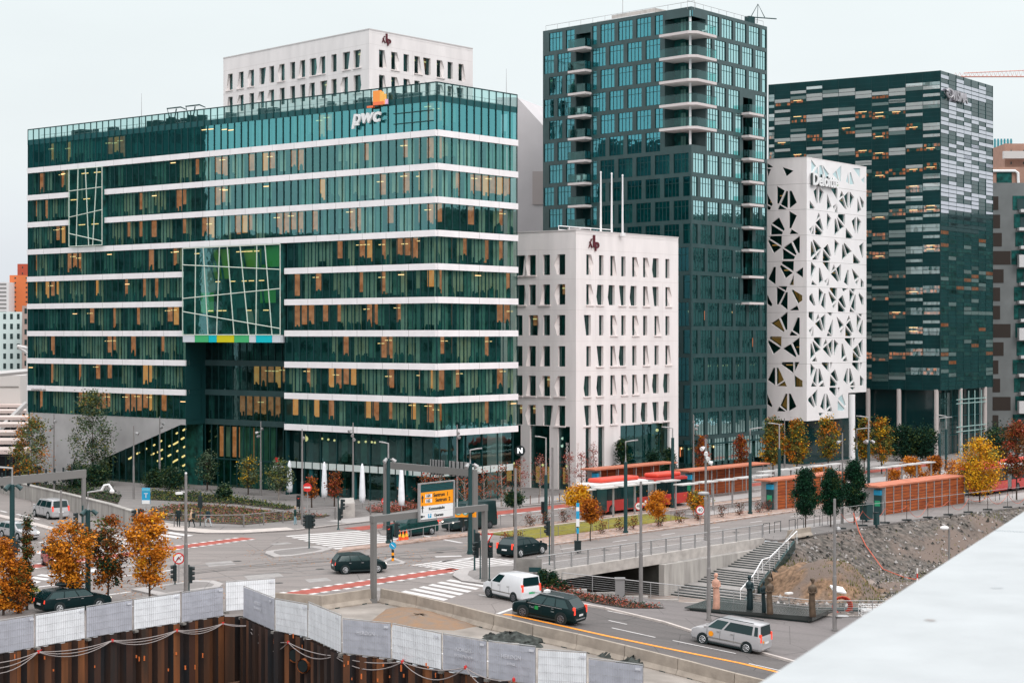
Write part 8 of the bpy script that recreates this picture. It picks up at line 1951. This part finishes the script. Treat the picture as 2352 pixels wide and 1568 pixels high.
for i, (px, py, ty, w, lab) in enumerate(((176, 1122, 1072, 60, 'dark evergreen shrub behind the wall, left of the stair'), (222, 1118, 1070, 60, 'dark evergreen shrub behind the wall beside the gantry post'), (395, 1125, 1078, 60, 'dark shrub right of the plaza stair'), (515, 1148, 1118, 34, 'round dark shrub in the plaza bed'), (355, 1120, 1085, 50, 'dark shrub before the foyer glass'))):
    tree('shrub', lab, px, py, ty, py-4, w, [LG2, LG1, LS], [5, 2, 1], 900, .2, 'round', 20+i, stem=False, cat='shrub')
tree('young_tree', 'tiny rust orange tree at the concrete plinth', 160, 1108, 1072, 1100, 16, [LO2, LO3], [1, 1], 260, .18, 'egg', 30)
tree('young_tree', 'small rusty tree right of the leftmost parasol', 716, 1168, 1094, 1142, 30, [LO3, LO2, LR], [3, 2, 1], 500, .18, 'egg', 31)
tree('young_tree', 'rusty brown young tree between two parasols', 768, 1165, 1085, 1140, 40, [LO3, LR, LB], [3, 2, 2], 650, .18, 'egg', 32)
for i, (px, py, ty, w) in enumerate(((975, 1168, 1090, 60), (1010, 1170, 1080, 50), (1068, 1172, 1080, 60), (1112, 1170, 1075, 56), (1152, 1165, 1070, 60))):
    tree('young_tree', 'sparse red leaved young tree before the corner glazing, '+['first', 'second', 'third', 'fourth', 'fifth'][i]+' from the left', px, py, ty, py-30, w, [LR, LO3, LB], [3, 2, 2], 260, .17, 'egg', 40+i, M_barkp, nb=12, group='sparse red young trees before the office')
for i, (px, py, ty, w) in enumerate(((1196, 1145, 1050, 44), (1240, 1140, 1045, 50), (1306, 1135, 1035, 40), (1335, 1135, 1040, 36), (1362, 1125, 1020, 34))):
    tree('young_tree', 'sparse pinkish young tree before the low white block, '+['first', 'second', 'third', 'fourth', 'fifth'][i]+' from the left', px, py, ty, py-30, w, [LP, LR], [3, 1], 300, .15, 'egg', 50+i, M_barkp, nb=12, group='sparse pinkish young trees before the white block')
for i, (px, py, ty, w, lab) in enumerate(((1428, 1120, 1012, 44, 'tall dark conifer at the corner of the large dark opening'), (1500, 1116, 1040, 46, 'dark conifer in the middle of the large dark opening'), (1545-8, 1112, 1035, 44, 'dark conifer at the right side of the large dark opening'))):
    tree('conifer', lab, px, py, ty, py-6, w, [LG2, LG1], [5, 1], 1500, .2, 'cone', 60+i)
for i, (px, py, ty, w, lab) in enumerate(((1612, 1100, 1004, 36, 'rust red cone shaped tree left before the dark tower'), (1702, 1090, 1002, 40, 'rust red cone shaped tree right before the dark tower'))):
    tree('larch_tree', lab, px, py, ty, py-20, w, [LO3, LR, LO2], [4, 3, 1], 1300, .2, 'egg', 65+i)
for i, (px, py, ty, by, w, lab) in enumerate(((1775, 1098, 962, 1062, 56, 'yellow green tree left below the lattice building'), (1830, 1098, 966, 1062, 58, 'yellow green tree second below the lattice building'), (1902, 1092, 960, 1045, 60, 'yellow green tree right below the lattice building'), (1985, 1085, 960, 1050, 46, 'yellow green tree right of the white column, left crown'), (2025, 1088, 965, 1055, 56, 'yellow green tree right of the white column, right crown'))):
    tree('plane_tree', lab, px, py, ty, by, w, [LG3, LG1, LO2, LY], [5, 3, 2.2, 1.5], 2000, .24, 'egg', 70+i)
for i, (px, py, ty, w) in enumerate(((2072, 1060, 985, 70), (2120, 1060, 985, 70), (2290, 1080, 985, 90))):
    tree('tree', 'dark green tree before the glazed lobby, '+['left', 'middle', 'right beside the grey balcony block'][i], px, py, ty, py-16, w, [LG2, LG1], [5, 1], 1500, .26, 'round', 80+i)
# lollipop orange trees
for i, (px, py, ty, by, w, mt, lab) in enumerate(((1325, 1225, 1117, 1162, 60, [LY, LO1], 'round orange clipped tree over the blue and white post'), (1356, 1242, 1150, 1194, 48, [LO2, LO3], 'brownish orange clipped tree before the bus front'), (1442, 1172, 1112, 1152, 50, [LO2, LG3], 'orange green clipped tree before the bus side'), (1512, 1212, 1134, 1182, 52, [LO1, LO2], 'orange clipped tree in the grass strip'), (1603, 1192, 1130, 1168, 50, [LY, LO2, LG3], 'amber clipped tree in front of the second shelter'),
                                             (2092, 1118, 1052, 1086, 44, [LO1, LO2], 'orange clipped tree before the lobby, left one'), (2146, 1112, 1050, 1080, 34, [LO2, LO3], 'rust clipped tree before the lobby, right one'))):
    tree('clipped_tree', lab, px, py, ty, by, w, mt, [3]*len(mt), 1700, .17, 'round', 90+i, trunk_r=.06, clump=.5)
    if i < 5:
        pass
tree('clipped_tree', 'dark flat crowned clipped tree behind the second van', 1180, 1212, 1134, 1156, 42, [LG2, LG1], [3, 1], 900, .17, 'round', 99, trunk_r=.05)
for i, (px, py, ty, by, w, lab) in enumerate(((2130+8, 1112, 1085, 1108, 56, 'low rust bush behind the near shelter'), (2052, 1112, 1080, 1108, 36, 'low orange bush behind the right evergreen'), (2106, 1112, 1080, 1110, 40, 'low orange bush over the near shelter roof'), (1885, 1095, 1072, 1090, 44, 'low rust bush behind the clipped evergreens'), (2190, 1110, 1060, 1104, 50, 'rust bush left of the golden tree'))):
    tree('shrub', lab, px, py, ty, by, w, [LO2, LO1, LO3], [3, 2, 1], 900, .18, 'round', 110+i, stem=False, cat='shrub')
for i, (px, py, ty, by, w, lab) in enumerate(((1850, 1222, 1082, 1176, 56, 'dark green clipped evergreen, left of three'), (1908, 1212, 1083, 1174, 54, 'dark green clipped evergreen, middle of three'), (1962, 1206, 1062, 1164, 54, 'dark green clipped evergreen, right of three and tallest'))):
    tree('evergreen_tree', lab, px, py, ty, by, w, [LG2, leafm('deepgreen', (.006, .045, .018)), LG1], [5, 4, .4], 5200, .14, 'drop', 120+i, trunk_r=.07, clump=.45, nb=30)
tree('golden_tree', 'large golden yellow tree at the right end of the near shelter', 2250, 1156, 1012, 1124, 116, [LY, LO1, LG3], [6, 3, 1.5], 4600, .2, 'egg', 130, nb=34)
tree('tree', 'dark reddish brown tree at the right picture edge', 2335, 1150, 975, 1090, 80, [LB, LR, LO3], [4, 2, 1], 2600, .22, 'egg', 131)
# dry climbing shrubs in the median
ORD = ['first', 'second', 'third', 'fourth', 'fifth', 'sixth', 'seventh', 'eighth', 'ninth', 'tenth', 'eleventh', 'twelfth']
for i, s in enumerate((9.5, 11, 22.5, 25, 27, 31, 34, 37, 41, 44, 47.5, 49)):
    b = V((*st(s, 12.6), .12)); tree('dry_shrub', 'brownish dry shrub in the gravel strip beside the bridge road, '+ORD[i]+' from the left', 0, 0, HY+(HC-1.25)*F/b.y, HY+(HC-.25)*F/b.y, 1.1/b.y*F, [LB, LR, M_bark], [3, 1.5, 3], 220, .11, 'round', 140+i, cat='shrub', base=b, stem=False, bareb=True, trunk_r=.06, nb=10, group='dry shrubs in the median')
for i, s in enumerate((22.5, 24.6, 27.4, 33)):
    b = V((*st(s, 21.3), .12)); tree('dry_shrub', 'reddish dry shrub behind the grass strip, '+ORD[i]+' from the left', 0, 0, HY+(HC-1.25)*F/b.y, HY+(HC-.25)*F/b.y, 1.1/b.y*F, [LB, LR, M_bark], [3, 1.5, 3], 220, .11, 'round', 160+i, cat='shrub', base=b, stem=False, bareb=True, trunk_r=.06, nb=10, group='dry shrubs in the median')
# plaza beds and ground cover
def bed(pts, mats, wts, n, h, seed, leaf=.2, z=.13, low=False):
    r = random.Random(seed); P = (dn(*pts) if low else up(*pts)); P = [tuple(p) for p in P]; xs = [p[0] for p in P]; ys = [p[1] for p in P]; m = MB(); c = 0
    m.poly([V((x, y, (zs(x) if low else 0)+z+.01)) for x, y in P], len(mats))
    while c < n:
        x, y = r.uniform(min(xs), max(xs)), r.uniform(min(ys), max(ys))
        if not inpoly((x, y), P): continue
        c += 1; hh = h*(.6+.5*sin(x*1.3)*sin(y*.9)); o = V((x, y, (zs(x) if low else 0)+z+abs(r.gauss(0, .5))*hh)); s = leaf*r.uniform(.6, 1.3)
        q = V((r.uniform(-1, 1), r.uniform(-1, 1), r.uniform(-.5, .5))).normalized(); t = q.cross(V((r.uniform(-1, 1), r.uniform(-1, 1), .8))).normalized(); m.poly([o-q*s*.5, o-t*s*.35, o+q*s*.5, o+t*s*.35], r.choices(range(len(mats)), wts)[0])
    o = m.build('ground_cover', mats+[mat('bed_soil', (.06, .045, .035), .9)]); o['kind'] = 'stuff'
bed([(345, 1172), (420, 1160), (560, 1168), (640, 1178), (700, 1183), (760, 1186), (740, 1192), (560, 1208), (350, 1196)], [LG1, LB, LP, LG3], [3, 3, 2, 1.5], 5000, .5, 1)
bed([(350, 1128), (440, 1135), (560, 1148), (680, 1168), (660, 1174), (540, 1160), (340, 1150)], [LG2, LG1, LG3], [4, 3, 2], 4000, .7, 2)
bed([(840, 1172), (960, 1162), (985, 1166), (900, 1180), (850, 1180)], [LP, LB, LR], [3, 2, 1], 1500, .9, 3)
bed([(60, 1112), (180, 1118), (280, 1140), (270, 1160), (150, 1132)], [LG2, LG1], [3, 2], 2200, .9, 5)
b0 = [(1238, 1352), (1290, 1357), (1400, 1378), (1470, 1390), (1530, 1400), (1440, 1400), (1370, 1389), (1300, 1374), (1245, 1362)]
bed(b0, [LR, LB, LG2, LP], [3, 2, 4, 1.5], 2600, .5, 6, .14, .14, True)
tree('conifer', 'small dark conifer beside the white van, left one', 1246, 1352, 1313, 1350, 26, [LG2, LG1], [4, 1], 1100, .13, 'cone', 161, low=True); tree('conifer', 'small dark conifer beside the white van, right one', 1270, 1356, 1318, 1354, 28, [LG2, LG1], [4, 1], 1100, .13, 'cone', 162, low=True)
tree('shrub', 'low dark shrub right of the small conifers', 1292, 1358, 1338, 1357, 22, [LG2, LG1], [4, 1], 500, .13, 'round', 163, low=True, stem=False, cat='shrub')
bed([(1000, 1400), (1003, 1401), (1004, 1402)], [LG1], [1], 2, .1, 9) if False else None
# fallen leaves
m = MB(); r = random.Random(77)
for k in range(900):
    p = V((*st(r.uniform(6, 70), r.choice([11.2, 14.2, 21.4])+r.gauss(0, .7)), .15)); s = .11; a = r.uniform(0, 6); m.poly([p+V((cos(a)*s, sin(a)*s, 0)), p+V((-sin(a)*s*.6, cos(a)*s*.6, .01)), p-V((cos(a)*s, sin(a)*s, 0)), p+V((sin(a)*s*.6, -cos(a)*s*.6, .01))], r.choice([0, 1]))
for k in range(500):
    q = at(r.uniform(250, 520), r.uniform(1330, 1375)) if k % 2 else at(r.uniform(560, 1000), r.uniform(1262, 1300)); p = q+V((0,0,.02)); s = .09; a = r.uniform(0, 6); m.poly([p+V((cos(a)*s, sin(a)*s, 0)), p+V((-sin(a)*s*.6, cos(a)*s*.6, .01)), p-V((cos(a)*s, sin(a)*s, 0)), p+V((sin(a)*s*.6, -cos(a)*s*.6, .01))], r.choice([0, 1]))
o = m.build('fallen_leaves', [LO1, LO3]); o['kind'] = 'stuff'
# grass tufts on the rubble slope
m = MB()
for k in range(2600):
    cx, cy, sd = r.choice([(27.5, 139.5, 1.6), (31, 140, 2.0), (44, 160, 4), (24.5, 147, 1.0), (36, 150, 3), (50, 174, 3)]); x, y = r.gauss(cx, sd), r.gauss(cy, sd)
    if not ok(x, y): continue
    p = V((x, y, rubble_h(x, y))); a = r.uniform(0, 6); m.poly([p+V((cos(a)*.04, sin(a)*.04, 0)), p-V((cos(a)*.04, sin(a)*.04, 0)), p+V((r.uniform(-.08, .08), r.uniform(-.08, .08), r.uniform(.12, .3)))], r.choice([0, 1, 1]))
o = m.build('weeds', [LG1, LG3]); o['kind'] = 'stuff'
# ================================================================ far things left and right
def slabb(name, label, px0, px1, top, Y, depth, mt, wm, cols, rows, ybot=1000, wfrac=(.45, .5), z0=0, cat='building'):
    x0, x1 = (px0-CX)/F*Y, (px1-CX)/F*Y; zt = ztop(top, Y); zb = max(0, ztop(ybot, Y)); root = thing(name, label, cat, (x0, Y, 0)); m = MB(); m.ob((x0, Y, 0), (x1-x0, 0, 0), (0, depth, 0), (0, 0, zt)); m.build('wall', [mt], root)
    fc = Face((x0, Y), (x1, Y))
    fc.n = V((0, -1)); k = 0; ms = MB()
    for j in range(rows):
        for i in range(cols):
            u = fc.L*(i+.5-wfrac[0]/2)/cols; zz = zb+(zt-zb)*(j+.25)/rows; mm = MB() if cols*rows <= 90 else ms; fc.b(mm, u, u+fc.L/cols*wfrac[0], zz, zz+(zt-zb)/rows*wfrac[1], -.1, .05, 0)
            if mm is not ms: mm.build('window', [wm], root)
    if ms.f: o_ = ms.build('windows', [wm], root); o_['kind'] = 'stuff'
    return root
Mo = mat('orange_render', (.62, .17, .06), .8, ns=.1, na=.08); Mr = mat('brick_red', (.40, .08, .045), .8)
slabb('apartment_tower', 'orange high rise behind the station at the left edge', 22, 100, 632, 430, 20, Mo, M_lens, 3, 9, 730, (.14, .3))
slabb('apartment_tower', 'darker red brick high rise behind the orange one', 40, 110, 606, 455, 20, Mr, M_lens, 3, 9, 730, (.1, .3))
slabb('apartment_tower', 'white balconied high rise cut by the left edge', -60, 20, 648, 425, 20, mat('balcony_white', (.62, .60, .60), .7), mat('balcony_shade', (.22, .21, .21), .8), 3, 9, 730, (.6, .45))
slabb('office_tower', 'pale mint block with dark staggered windows at the left edge', -60, 50, 716, 380, 20, mat('mint_white', (.56, .66, .65), .7), M_lens, 7, 7, 875, (.4, .55))
slabb('office_tower', 'brownish grey block beside the glass office left edge', 51, 100, 702, 370, 18, mat('taupe', (.36, .27, .24), .8), M_lens, 3, 7, 870, (.35, .5))
slabb('station_building', 'pale low station hall at the left edge', -80, 46, 862, 330, 15, mat('pale_hall', (.52, .49, .47), .8), M_concd, 2, 1, 900, (.9, .1))
for i, (y, Yd, zc) in enumerate([(905, 380, 4.6), (918, 350, 4.6), (930, 325, 4.5), (943, 302, 4.5), (958, 280, 4.4), (974, 260, 4.3), (993, 243, 4.2), (1012, 226, 4.0), (1034, 210, 3.6)]):
    x0, x1 = (-80-CX)/F*Yd, (62-CX)/F*Yd; z = ztop(y, Yd); root = thing('platform_roof', 'long pale platform roof at the left edge, '+['farthest', 'second farthest', 'third farthest', 'fourth from the back', 'middle of the stack', 'fourth from the front', 'third from the front', 'second nearest', 'nearest'][i], 'platform roof', (x0, Yd, 0), 'platform roofs of the station'); m = MB(); m.ob((x0, Yd, z-.45), (x1-x0, 0, 0), (0, 6, 0), (0, 0, .5)); m.build('roof', [mat('roof_pink_grey', (.58, .47, .43), .7)], root)
    m = MB()
    for k in range(4): m.box((x0+(x1-x0)*(k+.5)/4, Yd+3, z/2-.3), (.3, .3, z-.5)); 
    m.build('posts', [M_lens], root); m = MB(); m.ob((x0, Yd+6.2, 0), (x1-x0, 0, 0), (0, .3, 0), (0, 0, max(1.2, z-2.4))); m.build('train_side', [mat('train_dark', (.03, .03, .035), .6, ns=.3, na=.5)], root)
m = MB(); Yd = 300
for a, b in (((20, 1010), (62, 965)), ((0, 985), (62, 925)), ((35, 1005), (62, 985)), ((40, 795), (66, 800)), ((45, 798), (66, 812)), ((0, 858), (66, 852))):
    m.tube([V(((a[0]-CX)/F*Yd, Yd, ztop(a[1], Yd))), V(((b[0]-CX)/F*Yd, Yd, ztop(b[1], Yd)))], .35 if a[0] else .5, 5)
x_ = (64-CX)/F*Yd; m.tube([V((x_, Yd, 0)), V((x_, Yd, ztop(795, Yd)))], .3, 5)
tag(m.build('footbridge_truss', [MT['white_plate']], loc=(x_, Yd, 0)), 'white diagonal struts of a station footbridge beside the glass office', 'footbridge')
for i, (px, y) in enumerate(((13, 1085), (36, 1082), (56, 1080), (78, 1080))):
    p = at(px, y+22); m = MB(); m.tube([p, V((p.x, p.y, ztop(y-55+i*2, p.y)))], .09, 6); m.cyl(p, .2, .5, 8); tag(m.build('dark_post', [M_pole], loc=p), 'dark post on the station ramp at the left edge, '+['first', 'second', 'third', 'fourth'][i]+' from the left', 'post', 'dark posts on the station ramp')
m = MB(); q = up((-80, 1040), (90, 1068), (110, 1095), (-80, 1070)); m.prism([tuple(p) for p in q], 0, .25); struct('station_ramp', m, [mat('ramp', (.33, .29, .27), .8, ns=.5, na=.1)])
# right edge
MGb = mat('slate_cladding', (.17, .18, .18), .7, ns=.4, na=.12); MBr = mat('brown_brick', (.36, .21, .16), .8, ns=1, na=.1)
Yr = 285; root = thing('balcony_block', 'grey clad apartment block with stacked white balconies at the right edge', 'apartment block', ((2262-CX)/F*Yr, Yr, 0))
xa = lambda px: (px-CX)/F*Yr
m = MB(); m.ob((xa(2262), Yr, 0), (xa(2460)-xa(2262), 0, 0), (0, 25, 0), (0, 0, ztop(420, Yr))); m.build('wall', [MGb], root)
zr0 = ztop(450, Yr); fl_ = 41.8/F*Yr
Mdo = mat('shutter_brown', (.035, .025, .02), .7)
for k in range(14):
    z = zr0-k*fl_; z1 = z-.0; j = [0, 1, 2, -1, 3, 1, 1, 2, 3, 0, 1, 2][k % 12]
    m = MB(); m.ob((xa(2280), Yr-.06, z-2.3), (xa(2293+(28 if j < 0 or k % 4 == 3 else j*4))-xa(2280), 0, 0), (0, .1, 0), (0, 0, 2.2)); m.build('shutter', [Mdo], root)
    m = MB(); x0 = 2326+j*3; m.ob((xa(x0), Yr-.08, z-2.3), (xa(2400)-xa(x0), 0, 0), (0, .1, 0), (0, 0, 2.3)); o_ = m.build('balcony_opening', [M_dark], root)
    m = MB(); m.ob((xa(x0+10+(k % 3)*4), Yr-.14, z-2.3), (1.1, 0, 0), (0, .05, 0), (0, 0, 1.8)); m.build('balcony_door', [M_tint2], root)
    m = MB(); m.ob((xa(2340-(k % 2)*4), Yr-1.3, z-2.75), (8, 0, 0), (0, 1.2, 0), (0, 0, .5 if k % 4 != 3 else 2.0)); m.build('balcony', [MT['balcony_white']], root)
root = thing('brick_block', 'brown brick upper storeys with rounded white frame behind the grey balcony block', 'apartment block', (xa(2262), 300, 0)); Yq = 300; xq = lambda px: (px-CX)/F*Yq
m = MB(); m.ob((xq(2262), Yq, 0), (xq(2480)-xq(2262), 0, 0), (0, 20, 0), (0, 0, ztop(384, Yq))); m.build('wall', [MBr], root)
m = MB(); m.tube([V((xq(2262), Yq-.3, ztop(393, Yq))), V((xq(2330), Yq-.3, ztop(393, Yq))), V((xq(2337), Yq-.3, ztop(398, Yq))), V((xq(2338), Yq-.3, ztop(425, Yq)))], .25, 6); m.build('white_frame', [M_wpaint], root)
m = MB(); m.ob((xq(2289), Yq-.1, ztop(421, Yq)), (2.6, 0, 0), (0, .2, 0), (0, 0, 2.0)); m.build('window', [M_dark], root)
slabb('stepped_block', 'white parapet and brown wall of the block behind the brick storeys', 2308, 2480, 330, 330, 14, MBr, M_lens, 6, 2, 384, (.1, .2)); 
Yw = 328; m = MB(); x0 = (2306-CX)/F*Yw; m.ob((x0, Yw, ztop(364, Yw)), (16, 0, 0), (0, 1, 0), (0, 0, ztop(347, Yw)-ztop(364, Yw))); tag(m.build('parapet', [MT['white_plate']], loc=(x0, Yw, 0)), 'white band parapet above the brown wall at the right edge', 'parapet')
slabb('striped_tower', 'pale tower with teal vertical windows peeping out right of the striped block', 2274, 2326, 322, 380, 12, MT['mint_white'], mat('teal_window', (.03, .25, .30), .3), 7, 2, 384, (.5, .85))
# tower crane far right
Yk = 620; xk = lambda px: (px-CX)/F*Yk; m = MB(); z0, z1 = ztop(176, Yk), ztop(165, Yk)
a, b = V((xk(2190), Yk, z0)), V((xk(2480), Yk, ztop(176, Yk)))
for q in (V((0,0,0)), V((0,1.2,0))): m.tube([a+q, b+q], .16, 4)
m.tube([a+V((4,.6,1.3)), V((xk(2480), Yk+.6, ztop(156, Yk)))], .16, 4)
for i in range(30):
    f = i/30; g = (i+.5)/30; zt_ = a.z+1.3+(ztop(156, Yk)-a.z-1.3)*g; p0 = a+(b-a)*f; p1 = a+(b-a)*g; p1.z = zt_; p2 = a+(b-a)*((i+1)/30); m.tube([p0, p1, p2], .09, 3, 0, False)
c = V((xk(2480), Yk, 0)); m.tube([c, c+V((0,0,ztop(140, Yk)))], .8, 4)
tag(m.build('tower_crane', [mat('crane_red', (.62, .33, .28), .6)], loc=a), 'far red and white tower crane jib above the striped block', 'crane')
# distant tree line closes the horizon
m = MB(); r = random.Random(5)
for i in range(90):
    x = -700+i*16; y = 900+r.uniform(-40, 40); m.sph(V((x, y, r.uniform(-2, 6))), (16, 12, r.uniform(10, 16)), 0, 8, 5)
o = m.build('far_woods', [M_hill]); o['kind'] = 'stuff'
